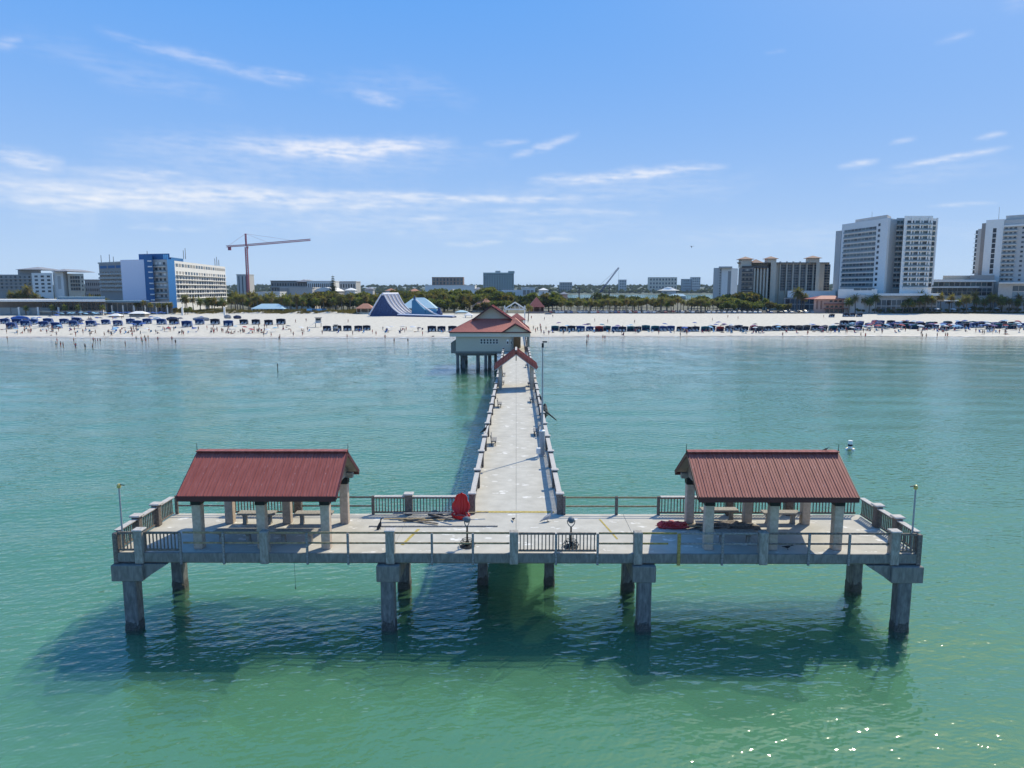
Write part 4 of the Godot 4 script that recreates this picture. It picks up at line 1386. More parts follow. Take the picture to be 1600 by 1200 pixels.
func make_left_hotels():
	var base := 2.1
	# condominium with hipped pavilions, far left
	var o := thing("condo_hotel", "pale low condominium with two hipped rooftop pavilions at far left", "building", Vector3(0, base, 0))
	var zz := -560.0
	mass(o, "wall", [Vector2(-420.07, -560.00), Vector2(-378.73, -560.00), Vector2(-399.02, -590.00), Vector2(-442.57, -590.00)], 0.0, 28.15 - base, M["render dark"])
	face_grid(o, Vector2(-404.94, -560.00), Vector2(-379.24, -560.00), 16.73 - base, 27.65 - base, 7, 4, 0.42, 0.55, [M["glass dark"], M["glass mid"]], M["render grey"], 0.8)
	mass(o, "wall", [Vector2(-371.11, -548.00), Vector2(-355.33, -548.00), Vector2(-379.32, -585.00), Vector2(-396.17, -585.00)], 0.0, 29.11 - base, M["render white"])
	face_grid(o, Vector2(-370.12, -548.00), Vector2(-355.82, -548.00), 13.81 - base, 27.90 - base, 3, 5, 0.5, 0.5, [M["glass dark"], M["glass dark"], M["glass mid"]])
	mass(o, "tower_wall", [Vector2(-356.13, -550.00), Vector2(-348.22, -550.00), Vector2(-348.52, -556.00), Vector2(-363.56, -580.00), Vector2(-375.56, -580.00)], 0.0, 30.37 - base, M["render white"])
	face_grid(o, Vector2(-353.17, -550.00), Vector2(-349.70, -550.00), 16.73 - base, 26.97 - base, 1, 1, 0.7, 0.95, [M["render grey"]], null, 1.0, null, "blind_panel")
	mass(o, "wall", [Vector2(-346.01, -552.00), Vector2(-333.60, -552.00), Vector2(-353.54, -585.00), Vector2(-366.69, -585.00)], 0.0, 28.71 - base, M["render cream"])
	face_grid(o, Vector2(-344.27, -552.00), Vector2(-336.58, -552.00), 15.50 - base, 27.25 - base, 4, 4, 0.82, 0.72, [M["rail dark"], M["glass dark"]], M["render grey"], 0.5)
	face_grid(o, Vector2(-335.83, -552.00), Vector2(-333.85, -552.00), 14.77 - base, 27.49 - base, 1, 4, 0.5, 0.5, [M["glass dark"]])
	mass(o, "pavilion_wall", [Vector2(-391.21, -562.00), Vector2(-373.00, -562.00), Vector2(-384.95, -580.00), Vector2(-403.74, -580.00)], 28.15 - base, 32.16 - base, M["render dark"])
	hip_roof(o, "pavilion_roof", -390.00, -368.91, -558.0, -584.0, 32.10 - base, 34.32 - base, M["grey roof"])
	hip_roof(o, "tower_roof", -354.70, -341.93, -546.0, -582.0, 30.51 - base, 32.25 - base, M["grey roof"])
	plain_building("apartment_block", "small grey apartment block behind the condominium and the blue hotel", -386.33, -370.24, -640.0, 20.0, 24.68, M["render dark"], 8, 4, 0.5, 0.5)
	# the blue and white beach hotel
	o = thing("blue_hotel", "white and blue beach hotel with a huge blank lavender wall", "building", Vector3(0, base, 0))
	mass(o, "west_wing", [Vector2(-302.57, -520.00), Vector2(-273.41, -500.00), Vector2(-283.15, -530.00), Vector2(-310.75, -545.00)], 0.0, 35.39 - base, M["render dark"])
	face_grid(o, Vector2(-301.80, -519.47), Vector2(-273.77, -500.25), 15.82 - base, 29.82 - base, 5, 5, 0.7, 0.55, [M["glass dark"], M["glass mid"]], M["render grey"], 1.3, M["rail glass"])
	face_grid(o, Vector2(-301.80, -519.47), Vector2(-273.77, -500.25), 31.17 - base, 33.86 - base, 3, 1, 0.85, 0.7, [M["deep blue"]])
	mass(o, "roof_band", [Vector2(-304.44, -522.00), Vector2(-272.87, -499.00), Vector2(-283.69, -531.00), Vector2(-312.88, -547.00)], 35.17 - base, 36.07 - base, M["render grey"])
	mass(o, "blank_wall", [Vector2(-263.53, -478.00), Vector2(-243.50, -470.00), Vector2(-253.65, -500.00), Vector2(-271.62, -500.00)], 0.0, 36.07 - base, M["render lavender"])
	mass(o, "stair_tower", [Vector2(-241.63, -466.00), Vector2(-235.98, -466.00), Vector2(-249.15, -492.00), Vector2(-255.12, -492.00)], 0.0, 38.52 - base, M["deep blue"])
	for k in 8:
		block(o, "white_bar", M["render white"], Vector3(-237.80, 34.91, -465.70) + Vector3(0.45 * k * 0.2, -base - k * 3.58, 0), Vector3(2.6, 0.75, 0.5))
	mass(o, "crown_box", [Vector2(-250.03, -476.00), Vector2(-225.65, -468.00), Vector2(-238.19, -494.00), Vector2(-258.59, -494.00)], 35.61 - base, 39.82 - base, M["deep blue"])
	face_grid(o, Vector2(-230.69, -469.70), Vector2(-226.68, -468.40), 36.03 - base, 39.32 - base, 3, 1, 0.8, 0.9, [M["sky blue"]], null, 1.0, null, "blue_panel")
	mass(o, "balcony_bay", [Vector2(-238.01, -470.00), Vector2(-227.54, -468.00), Vector2(-240.18, -494.00), Vector2(-250.16, -494.00)], 0.0, 35.98 - base, M["render grey"])
	face_grid(o, Vector2(-237.06, -469.80), Vector2(-228.27, -468.20), 10.47 - base, 34.95 - base, 3, 7, 0.55, 0.6, [M["glass mid"], M["glass dark"], M["render white"]], M["render white"], 1.2, M["rail glass"])
	mass(o, "blue_pier", [Vector2(-226.57, -466.00), Vector2(-221.76, -466.00), Vector2(-233.18, -490.00), Vector2(-238.24, -490.00)], 0.0, 36.06 - base, M["sky blue"])
	# long east wing, receding
	mass(o, "east_wing", [Vector2(-223.66, -470.00), Vector2(-242.45, -598.00), Vector2(-262.82, -606.00), Vector2(-242.18, -494.00)], 0.0, 35.28 - base, M["render white"])
	face_grid(o, Vector2(-223.81, -471.03), Vector2(-242.30, -596.96), 10.46 - base, 29.20 - base, 20, 6, 0.66, 0.62, [M["glass mid"], M["glass dark"], M["render dark"]], M["render white"], 1.4)
	face_grid(o, Vector2(-223.81, -471.03), Vector2(-242.30, -596.96), 31.48 - base, 33.75 - base, 20, 1, 0.72, 0.9, [M["render dark"], M["glass mid"]])
	mass(o, "plant_room", [Vector2(-229.61, -478.00), Vector2(-232.58, -502.00), Vector2(-239.49, -510.00), Vector2(-236.95, -486.00)], 35.28 - base, 37.85 - base, M["deep blue"])
	for q in [[165, 409, 5.0], [178, 409, 5.5], [184, 409, 4.0], [237, 396, 2.0], [293, 404, 6.0], [296, 404, 7.5], [341, 414, 5.0], [344, 414, 6.0], [347, 414, 4.0]]:
		var st := tool()
		var b0: Vector3 = Vector3((q[0] - 806.5) / 1110.0 * 500.0, 16.73 + (452.0 - q[1]) / 1110.0 * 500.0 - base - 0.8, -500.0)
		tube(st, b0, b0 + Vector3.UP * q[2], 0.25, 0.2, 5)
		part(o, "antenna", st.commit(), M["render dark"])
	# beach club pavilion on the sand side
	o = thing("beach_club", "long open beach club pavilion with white columns and blue-grey roof", "building", Vector3(0, 2.0, 0))
	mass(o, "back_wall", [Vector2(-311.27, -420.00), Vector2(-242.12, -420.00), Vector2(-246.73, -428.00), Vector2(-317.20, -428.00)], 0.0, 9.25 - 2.0, M["render taupe"])
	mass(o, "roof_slab", [Vector2(-299.41, -404.00), Vector2(-232.90, -404.00), Vector2(-246.73, -428.00), Vector2(-317.20, -428.00)], 9.79 - 2.0, 10.98 - 2.0, M["render white"])
	mass(o, "upper_roof", [Vector2(-261.98, -408.00), Vector2(-235.20, -408.00), Vector2(-247.89, -430.00), Vector2(-276.11, -430.00)], 10.98 - 1.99, 12.37 - 2.0, M["teal roof"])
	for px in [-190.0, -166.0, -283.32, -272.36, -260.67, -248.26, -235.48]:
		if px > -310.0: block(o, "column", M["render white"], Vector3(px, 2.3, -405.2), Vector3(0.9, 4.8, 0.7))
	mass(o, "terrace", [Vector2(-273.43, -407.00), Vector2(-234.63, -407.00), Vector2(-241.55, -419.00), Vector2(-281.49, -419.00)], 0.0, 2.2, M["render taupe"])
	mass(o, "terrace_band", [Vector2(-273.02, -406.40), Vector2(-234.28, -406.40), Vector2(-234.63, -407.00), Vector2(-273.43, -407.00)], 1.7, 2.5, M["render cream"])
	face_grid(o, Vector2(-280.20, -419.90), Vector2(-242.44, -419.90), 2.6, 9.25 - 2.2, 14, 1, 0.7, 0.85, [M["glass dark"], M["glass mid"]])
	for k in 5:
		block(o, "glass_screen", M["glass pale"], Vector3(-290.05 - 14.0 + k * 8.4, 2.2, -410.0), Vector3(8.0, 4.2, 0.12))
	o = thing("poolside_bar", "low dark glazed pool building with teal roof in front of the lavender wall", "building", Vector3(0, 2.0, 0))
	mass(o, "wall", [Vector2(-244.05, -424.00), Vector2(-204.44, -424.00), Vector2(-210.22, -436.00), Vector2(-250.95, -436.00)], 0.0, 8.99 - 2.0, M["render dark"])
	mass(o, "roof", [Vector2(-243.08, -421.00), Vector2(-216.60, -421.00), Vector2(-224.83, -437.00), Vector2(-252.32, -437.00)], 8.99 - 2.0, 9.99 - 2.0, M["teal roof"])
	face_grid(o, Vector2(-243.23, -423.90), Vector2(-205.15, -423.90), 0.6, 8.80 - 2.0, 13, 1, 0.8, 0.9, [M["glass dark"], M["glass mid"]])
	for k in 6:
		block(o, "column", M["render white"], Vector3(-239.66 + k * 6.6, 2.6, -422.0), Vector3(0.6, 5.4, 0.5))
	# buildings between the hotel and the water slide
	plain_building("slab_tower", "slim grey slab tower beside the red crane's mast", -351.16, -336.65, -900.0, 20.0, 34.65, M["render grey"], 3, 1, 0.3, 0.95)
	o = plain_building("garden_condo", "long grey condominium with a hipped roof left of the tall pine", -260.61, -220.46, -760.0, 30.0, 25.14, M["render taupe"], 14, 4, 0.55, 0.55, null, M["render white"])
	hip_roof(o, "roof", -232.64, -219.75, -757.0, -790.0, 24.78 - 2.1, 27.13 - 2.1, M["grey roof"])
	plain_building("arcade_condo", "white arcaded condominium just left of the tall pine", -215.98, -188.82, -740.0, 24.0, 24.59, M["render white"], 13, 2, 0.55, 0.8)
	plain_building("pine_condo", "pale condominium just right of the tall pine", -192.75, -174.61, -780.0, 24.0, 24.67, M["render grey"], 6, 3, 0.5, 0.6)
	o = plain_building("market_hall", "pale grey windowless hall with a dark bay behind the left palms", -197.92, -171.02, -600.0, 30.0, 17.53, M["render grey"], 1, 0, 0.5, 0.5)
	mass(o, "dark_bay", [Vector2(-196.61, -598.00), Vector2(-190.71, -598.00), Vector2(-192.94, -605.00), Vector2(-198.91, -605.00)], 0.0, 17.79 - 2.1, M["render dark"])
	o = plain_building("vaulted_hall", "hall with a pale curved roof beside the pale grey hall", -173.87, -153.10, -610.0, 30.0, 14.57, M["render dark"], 9, 1, 0.6, 0.6)
	var vr := tool()
	var arc := PackedVector2Array()
	for k in 9: arc.append(Vector2(lerpf(-173.30, -152.60, k / 8.0), 14.84 - 2.1 + 3.6 * sin(PI * k / 8.0)))
	prism(vr, arc, -640.0, -607.0)
	part(o, "roof", vr.commit(), M["render white"])
	plain_building("white_shop", "long low white shop behind the palms left of the grey hall", -203.88, -185.29, -560.0, 16.0, 14.00, M["render white"], 6, 1, 0.6, 0.4)
	plain_building("low_store", "low white store with flat roof below the pale grey hall", -180.07, -146.47, -520.0, 14.0, 10.96, M["render cream"], 10, 1, 0.5, 0.5, M["render white"])

func lattice(parent: Node3D, called: String, a: Vector3, b: Vector3, w: float, n: int, r: float, m: Material):
	# a four-chord lattice member from a to b
	var bs := aim(b - a)
	var st := tool()
	var crn := [bs.x * w + bs.y * w, -bs.x * w + bs.y * w, -bs.x * w - bs.y * w, bs.x * w - bs.y * w]
	for c in crn: beam(st, a + c, b + c, r * 1.5, r * 1.5)
	for k in n:
		var p := a.lerp(b, float(k) / n)
		var q := a.lerp(b, float(k + 1) / n)
		for e in 4:
			beam(st, p + crn[e], q + crn[(e + 1) % 4], r, r)
			beam(st, p + crn[e], p + crn[(e + 1) % 4], r, r)
	return part(parent, called, st.commit(), m)

func make_cranes():
	var z := -800.0
	var o := thing("tower_crane", "tall red tower crane with a long jib behind the blue hotel", "crane", Vector3(-299.77, 2.1, z))
	var top: float = 63.21 - 2.1
	lattice(o, "mast", Vector3(0, 0, 0), Vector3(0, top, 0), 1.1, 22, 0.3, M["crane red"])
	var jx: float = -223.75 - -297.24
	var cx: float = -320.09 - -297.24
	lattice(o, "jib", Vector3(0, top + 2.0, 0), Vector3(jx, top + 7.5, 6), 0.9, 26, 0.26, M["crane red"])
	lattice(o, "counter_jib", Vector3(0, top + 2.0, 0), Vector3(cx, top + 0.8, -2), 0.8, 8, 0.26, M["crane red"])
	lattice(o, "apex_frame", Vector3(0, top + 1, 0), Vector3(0, 77.84 - 2.1, 0), 0.6, 5, 0.28, M["crane red"])
	block(o, "counterweight", M["crane red"], Vector3(cx + 3.5, top - 1.6, -2), Vector3(3.2, 3.6, 1.6))
	block(o, "cab", M["crane red"], Vector3(1.8, top - 0.6, 1.4), Vector3(1.8, 2.2, 1.8))
	var st := tool()
	var ap := Vector3(0, 77.84 - 2.2, 0)
	for q in [Vector3(jx * 0.35, top + 4.6, 2), Vector3(jx * 0.75, top + 6.6, 4.5), Vector3(cx * 0.9, top + 1.6, -2)]:
		beam(st, ap, q, 0.16, 0.16)
	part(o, "pendant_lines", st.commit(), M["crane red"])
	# crawler crane with a raised boom
	o = thing("crawler_crane", "dark blue lattice boom crane raised over the palm trees by the bay", "crane", Vector3(99.37, 2.1, -900.0))
	lattice(o, "boom", Vector3(0, 3, 0), Vector3(128.30 - 99.37, 43.68 - 2.1, 0), 0.7, 22, 0.25, M["crane blue"])
	st = tool()
	beam(st, Vector3(-6, 9, 0), Vector3(127.51 - 99.37, 43.29 - 2.1, 0), 0.2, 0.2)
	beam(st, Vector3(-6, 9, 0), Vector3(-3, 3, 0), 0.3, 0.3)
	beam(st, Vector3(128.32 - 99.37, 42.90 - 2.1, 0), Vector3(128.32 - 99.37, 12, 0), 0.14, 0.14)
	part(o, "lines", st.commit(), M["crane blue"])
	block(o, "machine_house", M["crane blue"], Vector3(-3, 2.6, 0), Vector3(7, 2.6, 3.4))
	for s in [-1.0, 1.0]: pillar(o, "track", M["rail dark"], Vector3(-1, 0.7, s * 2.2), Vector3(8, 1.3, 1.0), 0.4)
	# two driven steel piles at the same works
	for q in [[904, -905, "dark steel pile standing in the bay left of the lattice boom"], [950.5, -905, "dark steel pile standing in the bay right of the lattice boom's foot"]]:
		st = tool()
		tube(st, Vector3.ZERO, Vector3(0, 20.5, 0), 0.75, 0.75, 10)
		single("steel_pile", st.commit(), M["rail dark"], q[2], "pile", Vector3((q[0] - 806.5) / 1110.0 * 905.0, -1.0, q[1]), 0.0, "steel piles at the bay works")

func make_far_buildings():
	plain_building("brick_condo", "wide low red-brick condominium on the horizon left of the glass tower", -176.10, -110.49, -1500.0, 25.0, 41.25, M["brick red"], 9, 5, 0.45, 0.75)
	plain_building("convention_hall", "broad white flat-roofed hall in front of the red-brick condominium", -114.60, -51.88, -900.0, 40.0, 21.11, M["render white"], 6, 1, 0.4, 0.2)
	var o := plain_building("glass_tower", "grey-green glass apartment tower on the horizon behind the pier house", -59.79, -4.13, -1300.0, 22.0, 45.99, M["glass pale"], 12, 11, 0.6, 0.6, M["render grey"])
	mass(o, "roof_box", [Vector2(-37.85, -1302.00), Vector2(-28.55, -1302.00), Vector2(-28.84, -1315.00), Vector2(-38.23, -1315.00)], 45.42 - 2.1, 49.99 - 2.1, M["render grey"])
	mass(o, "roof_fin", [Vector2(-14.57, -1299.00), Vector2(-2.97, -1299.00), Vector2(-3.01, -1318.00), Vector2(-14.78, -1318.00)], 45.42 - 2.1, 49.42 - 2.1, M["glass pale"])
	o = plain_building("parking_garage", "white parking garage with brown louvre panels behind the pier house roof", 4.68, 16.31, -620.0, 26.0, 17.55, M["render white"], 1, 0, 0.5, 0.5)
	face_grid(o, Vector2(5.50, -620.00), Vector2(15.46, -620.00), 11.79 - 2.1, 16.18 - 2.1, 3, 1, 0.8, 0.95, [M["render taupe"]], null, 1.0, null, "louvre_panel")
	mass(o, "low_wing", [Vector2(-12.53, -622.00), Vector2(4.69, -622.00), Vector2(4.86, -645.00), Vector2(-12.99, -645.00)], 0.0, 16.18 - 2.1, M["render white"])
	mass(o, "dark_core", [Vector2(-8.03, -618.00), Vector2(-3.62, -618.00), Vector2(-3.65, -624.00), Vector2(-8.11, -624.00)], 0.0, 14.53 - 2.1, M["rail dark"])
	var low := [["town_house", "white flat house among the trees just behind the slides", 604, 618, -700.0, 455.5, "render white"], ["town_house", "cream house among the trees right of the slides", 702, 714, -640.0, 457.0, "render cream"], ["town_house", "small white house left of the glass tower's foot", 742, 753, -700.0, 453.5, "render white"], ["town_house", "white house between the glass tower and the parking garage", 786, 797, -680.0, 458.5, "render white"], ["town_house", "low white house just right of the parking garage", 842, 856, -720.0, 454.5, "render white"], ["town_house", "pink house right of the parking garage above the palms", 876, 886, -640.0, 461.0, "render pink"], ["town_house", "low cream house behind the slide pavilion", 640, 655, -620.0, 456.5, "render cream"], ["town_house", "low white house right of the tall pine", 541, 556, -640.0, 455.0, "render white"], ["town_house", "grey house behind the orange kiosk", 572, 584, -660.0, 453.5, "render grey"]]
	for r in low:
		var k: float = -r[4] / 1110.0
		var hb := plain_building(r[0], r[1], (r[2] - 806.5) * k, (r[3] - 806.5) * k, r[4], 9.0, 16.73 + (452.0 - r[5]) * k, M[r[6]], 4, 1, 0.4, 0.25)
		hip_roof(hb, "roof", (r[2] - 806.5) * k - 0.6, (r[3] - 806.5) * k + 0.6, r[4] + 0.8, r[4] - 9.8, 16.73 + (452.0 - r[5]) * k - 1.2, 16.73 + (452.0 - r[5]) * k + 1.0, M[["tile roof", "render white", "grey roof"][low.find(r) % 3]])
	var rows := [["bay_office", "small blue-grey office block on the far shore left of the lattice boom", 874, 893, -2500.0, 441.5, "render dark", 5, 4], ["shore_block", "small pale square block on the far shore right of the lattice boom", 966, 977, -2500.0, 437.5, "render grey", 3, 5], ["peach_condo", "wide peach condominium on the far shore above the white tent roof", 1012, 1055, -2600.0, 433.8, "render cream", 9, 4], ["green_block", "greenish far block left of its taller pale neighbour", 1064, 1077, -2500.0, 436.5, "glass pale", 4, 5], ["pale_block", "pale far block taller than its greenish neighbour", 1078, 1091, -2500.0, 433.6, "render grey", 4, 6]]
	for r in rows:
		var k: float = -r[4] / 1110.0
		plain_building(r[0], r[1], (r[2] - 806.5) * k, (r[3] - 806.5) * k, r[4], 30.0, 16.73 + (452.0 - r[5]) * k, M[r[6]], r[7], r[8], 0.5, 0.5)
	o = thing("tent_hall", "white peaked tent roof on the far side of the bay", "building", Vector3(499.38, 2.0, -2350.0))
	var st := tool()
	var prof := [[38.0, 11.0], [22.0, 14.0], [16.0, 17.5], [10.0, 20.5], [0.0, 22.0]]
	for j in 4:
		for k in 12:
			var t0 := TAU * k / 12
			var t1 := TAU * (k + 1) / 12
			quad(st, Vector3(cos(t0) * prof[j][0], prof[j][1], sin(t0) * prof[j][0] * 0.4), Vector3(cos(t0) * prof[j + 1][0], prof[j + 1][1], sin(t0) * prof[j + 1][0] * 0.4), Vector3(cos(t1) * prof[j + 1][0], prof[j + 1][1], sin(t1) * prof[j + 1][0] * 0.4), Vector3(cos(t1) * prof[j][0], prof[j][1], sin(t1) * prof[j][0] * 0.4))
	part(o, "tent_roof", st.commit(), M["render white"])
	mass(o, "wall", rect(-22, 22, 8, -8), 0.0, 12.0, M["render grey"])
	# grey towers left of the hotel with tiled turrets
	o = thing("twin_towers", "pair of plain pale grey towers behind the hotel with tiled turrets", "building", Vector3(0, 2.1, 0))
	mass(o, "wall", [Vector2(208.26, -760.00), Vector2(214.20, -750.00), Vector2(221.34, -775.00), Vector2(212.37, -775.00)], 0.0, 38.99 - 2.1, M["render grey"])
	mass(o, "wall", [Vector2(212.77, -745.00), Vector2(222.71, -745.00), Vector2(233.96, -760.00), Vector2(240.11, -780.00), Vector2(222.77, -780.00)], 0.0, 38.50 - 2.1, M["render white"])
	mass(o, "roof_slab", [Vector2(208.61, -742.00), Vector2(222.48, -742.00), Vector2(234.47, -782.00), Vector2(219.86, -782.00)], 38.50 - 2.1, 40.07 - 2.1, M["render grey"])
	face_grid(o, Vector2(208.94, -760.00), Vector2(213.86, -750.00), 6.0, 38.00 - 2.1, 3, 11, 0.4, 0.5, [M["glass mid"], M["glass dark"]])
	face_grid(o, Vector2(218.74, -745.00), Vector2(222.71, -745.00), 6.0, 35.35 - 2.1, 1, 1, 0.8, 1.0, [M["render dark"]], null, 1.0, null, "dark_panel")

func turret(o: Node3D, x: float, z: float, w: float, y0: float, y1: float, y2: float, wall: Material):
	block(o, "turret_wall", wall, Vector3(x, (y0 + y1) * 0.5, z - w * 0.5), Vector3(w, y1 - y0, w))
	hip_roof(o, "turret_roof", x - w * 0.68, x + w * 0.68, z + w * 0.2, z - w * 1.2, y1, y2, M["brown tile"])

func make_right_hotels():
	var base := 2.1
	var o := thing("turret_hotel", "beige hotel with tall dark glass bays and brown tiled roof turrets", "building", Vector3(0, base, 0))
	var z := -520.0
	mass(o, "wall", [Vector2(161.93, -520.00), Vector2(224.79, -520.00), Vector2(237.76, -550.00), Vector2(173.23, -550.00)], 0.0, 35.70 - base, M["render cream"])
	mass(o, "roof_slab", [Vector2(157.93, -516.00), Vector2(224.84, -518.00), Vector2(239.60, -552.00), Vector2(170.91, -552.00)], 35.26 - base, 35.94 - base, M["render taupe"])
	var bays := [[1212.5, 1221.5, 454], [1223, 1231, 454], [1233, 1241.5, 454], [1243.5, 1252, 454], [1254, 1262.5, 454], [1264, 1272.5, 453], [1281, 1290, 453]]
	var k := 520.0 / 1110.0
	for q in bays:
		var x0: float = (q[0] - 806.5) * k
		var x1: float = (q[1] - 806.5) * k
		var bay := hub(o, "glass_bay")
		face_grid(bay, Vector2(x0, z), Vector2(x1, z), 15.81 - base, 34.56 - base, 2, 10, 0.92, 0.9, [M["glass dark"], M["glass dark"], M["glass mid"]], M["render dark"], 0.5, null, "pane")
	for q in [1212, 1222.2, 1232, 1242.5, 1253, 1263.2]:
		block(o, "pilaster", M["render cream"], Vector3((q - 806.5) * k, 17.0, z + 0.7), Vector3(0.8, 35.0, 1.5))
	mass(o, "stair_tower", [Vector2(214.16, -515.00), Vector2(216.91, -515.00), Vector2(229.54, -545.00), Vector2(226.64, -545.00)], 0.0, 35.74 - base, M["render cream"])
	mass(o, "stair_tower", [Vector2(180.83, -512.00), Vector2(184.70, -512.00), Vector2(196.61, -545.00), Vector2(192.49, -545.00)], 0.0, 35.63 - base, M["render cream"])
	face_grid(o, Vector2(181.23, -519.00), Vector2(183.08, -519.00), 10.29 - base, 34.56 - base, 1, 12, 0.9, 0.9, [M["glass dark"]])
	mass(o, "ribbed_front", [Vector2(169.20, -514.00), Vector2(179.26, -514.00), Vector2(183.09, -525.00), Vector2(172.82, -525.00)], 0.0, 31.54 - base, M["render cream"])
	face_grid(o, Vector2(170.12, -514.00), Vector2(178.80, -514.00), 2.0, 30.92 - base, 4, 12, 0.62, 0.75, [M["glass dark"], M["glass mid"]])
	for q in 5:
		block(o, "rib", M["render cream"], Vector3(169.02 + q * 2.28, (31.60 - base) * 0.5, -512.2), Vector3(1.1, 31.60 - base, 3.6))
	mass(o, "corner_block", [Vector2(163.63, -530.00), Vector2(160.35, -512.00), Vector2(167.88, -510.00), Vector2(176.11, -535.00)], 0.0, 32.05 - base, M["render taupe"])
	face_grid(o, Vector2(160.28, -511.80), Vector2(167.59, -509.80), 15.83 - base, 31.60 - base, 3, 5, 0.55, 0.55, [M["glass mid"], M["glass dark"], M["render cream"]], M["render cream"], 1.6, M["rail dark"])
	mass(o, "roof_terrace", [Vector2(160.03, -511.00), Vector2(177.06, -509.00), Vector2(184.37, -530.00), Vector2(165.98, -530.00)], 31.76 - base, 33.10 - base, M["rail dark"])
	turret(o, 164.20, -514.0, 7.2, 32.11 - base, 38.05 - base, 39.98 - base, M["render cream"])
	turret(o, 181.45, -512.0, 6.2, 35.63 - base, 38.32 - base, 40.10 - base, M["render cream"])
	turret(o, 212.79, -515.0, 7.0, 35.74 - base, 38.88 - base, 40.68 - base, M["render cream"])
	hip_roof(o, "gable_roof", 167.48, 175.67, -512.0, -522.0, 35.48 - base, 38.04 - base, M["brown tile"])
	mass(o, "podium", [Vector2(189.04, -500.00), Vector2(222.36, -500.00), Vector2(231.25, -520.00), Vector2(196.60, -520.00)], 10.98 - base, 15.63 - base, M["render white"])
	mass(o, "podium_glass", [Vector2(184.58, -494.00), Vector2(219.69, -494.00), Vector2(230.81, -519.00), Vector2(193.92, -519.00)], 0.0, 10.61 - base, M["render dark"])
	face_grid(o, Vector2(185.46, -494.00), Vector2(218.81, -494.00), 0.5, 10.39 - base, 10, 2, 0.85, 0.8, [M["glass dark"], M["glass mid"]])
	# pink building by the beach walk
	o = thing("pink_building", "small pink two-storey building with a red roof at the foot of the towers", "building", Vector3(0, base, 0))
	mass(o, "wall", [Vector2(184.86, -445.00), Vector2(206.99, -445.00), Vector2(213.04, -458.00), Vector2(190.26, -458.00)], 0.0, 10.63 - base, M["render pink"])
	hip_roof(o, "roof", 184.00, 207.71, -443.5, -459.0, 10.75 - base, 12.80 - base, M["red roof"])
	face_grid(o, Vector2(193.95, -445.00), Vector2(202.64, -445.00), 8.66 - base, 10.23 - base, 3, 1, 0.6, 0.6, [M["glass dark"]])
	face_grid(o, Vector2(191.97, -445.00), Vector2(203.04, -445.00), 5.10 - base, 6.88 - base, 4, 1, 0.6, 0.7, [M["glass dark"]])
	face_grid(o, Vector2(203.43, -445.00), Vector2(206.59, -445.00), 4.90 - base, 10.43 - base, 1, 2, 0.4, 0.3, [M["glass dark"]])
	face_grid(o, Vector2(185.65, -445.00), Vector2(190.79, -445.00), 4.11 - base, 10.04 - base, 2, 1, 0.42, 0.9, [M["brick red"]], null, 1.0, null, "brick_panel")
	block(o, "porch_roof", M["red roof"], Vector3(199.62, 7.77 - base, -443.8), Vector3(17.0, 0.5, 2.6))
	face_grid(o, Vector2(191.97, -445.00), Vector2(205.80, -445.00), 0.2, 2.6, 5, 1, 0.8, 0.9, [M["glass mid"], M["glass dark"]], null, 1.0, null, "shop_window")
	block(o, "awning", M["red roof"], Vector3(198.60, 2.9, -443.2), Vector3(15.0, 0.25, 3.4))
	# first white tower
	o = thing("white_tower", "tall white hotel tower with a receding glazed side and rows of balconies", "building", Vector3(0, base, 0))
	var top: float = 60.92 - base
	var lowy: float = 17.93 - base
	mass(o, "wall", [Vector2(224.14, -500.00), Vector2(232.64, -455.00), Vector2(241.87, -463.00), Vector2(250.75, -480.00), Vector2(251.57, -520.00), Vector2(233.15, -514.00)], 0.0, top, M["render white"])
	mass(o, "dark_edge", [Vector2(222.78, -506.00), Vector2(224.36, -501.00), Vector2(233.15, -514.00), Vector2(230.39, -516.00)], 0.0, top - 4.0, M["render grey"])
	mass(o, "roof_box", [Vector2(230.22, -494.00), Vector2(234.89, -461.00), Vector2(244.04, -474.00), Vector2(240.30, -506.00)], top, top + 2.6, M["render grey"])
	face_grid(o, Vector2(224.66, -497.23), Vector2(230.69, -465.32), lowy, top - 3.6, 9, 12, 0.9, 0.62, [M["glass green"], M["glass mid"], M["glass green"], M["glass dark"]], M["render white"], 0.7, M["rail glass"])
	face_grid(o, Vector2(230.80, -464.72), Vector2(231.54, -460.84), lowy, top - 1.8, 1, 12, 0.5, 0.5, [M["glass dark"]])
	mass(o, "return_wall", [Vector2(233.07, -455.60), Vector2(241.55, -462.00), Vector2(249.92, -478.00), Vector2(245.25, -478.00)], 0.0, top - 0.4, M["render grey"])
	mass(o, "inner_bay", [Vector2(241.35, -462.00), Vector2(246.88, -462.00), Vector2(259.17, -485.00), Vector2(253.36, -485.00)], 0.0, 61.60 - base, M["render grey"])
	face_grid(o, Vector2(241.55, -462.00), Vector2(245.85, -462.00), 17.14 - base, 60.41 - base, 2, 13, 0.8, 0.66, [M["glass dark"], M["glass green"], M["glass mid"]], M["render white"], 1.4, M["rail glass"])
	mass(o, "front_wing", [Vector2(239.33, -449.00), Vector2(256.86, -449.00), Vector2(277.45, -485.00), Vector2(258.52, -485.00)], 0.0, 61.60 - base, M["render white"])
	face_grid(o, Vector2(240.93, -449.00), Vector2(256.06, -449.00), 17.72 - base, 59.17 - base, 3, 13, 0.82, 0.72, [M["glass dark"], M["glass green"], M["glass mid"]], M["render white"], 1.2, M["rail glass"])
	for q in [1409.2, 1422, 1434.7, 1447.6]:
		block(o, "fin", M["render white"], Vector3((q - 806.5) / 1110.0 * 449.0, 39.86 - base, -448.6), Vector3(0.55, 60.13 - 19.30, 1.3))
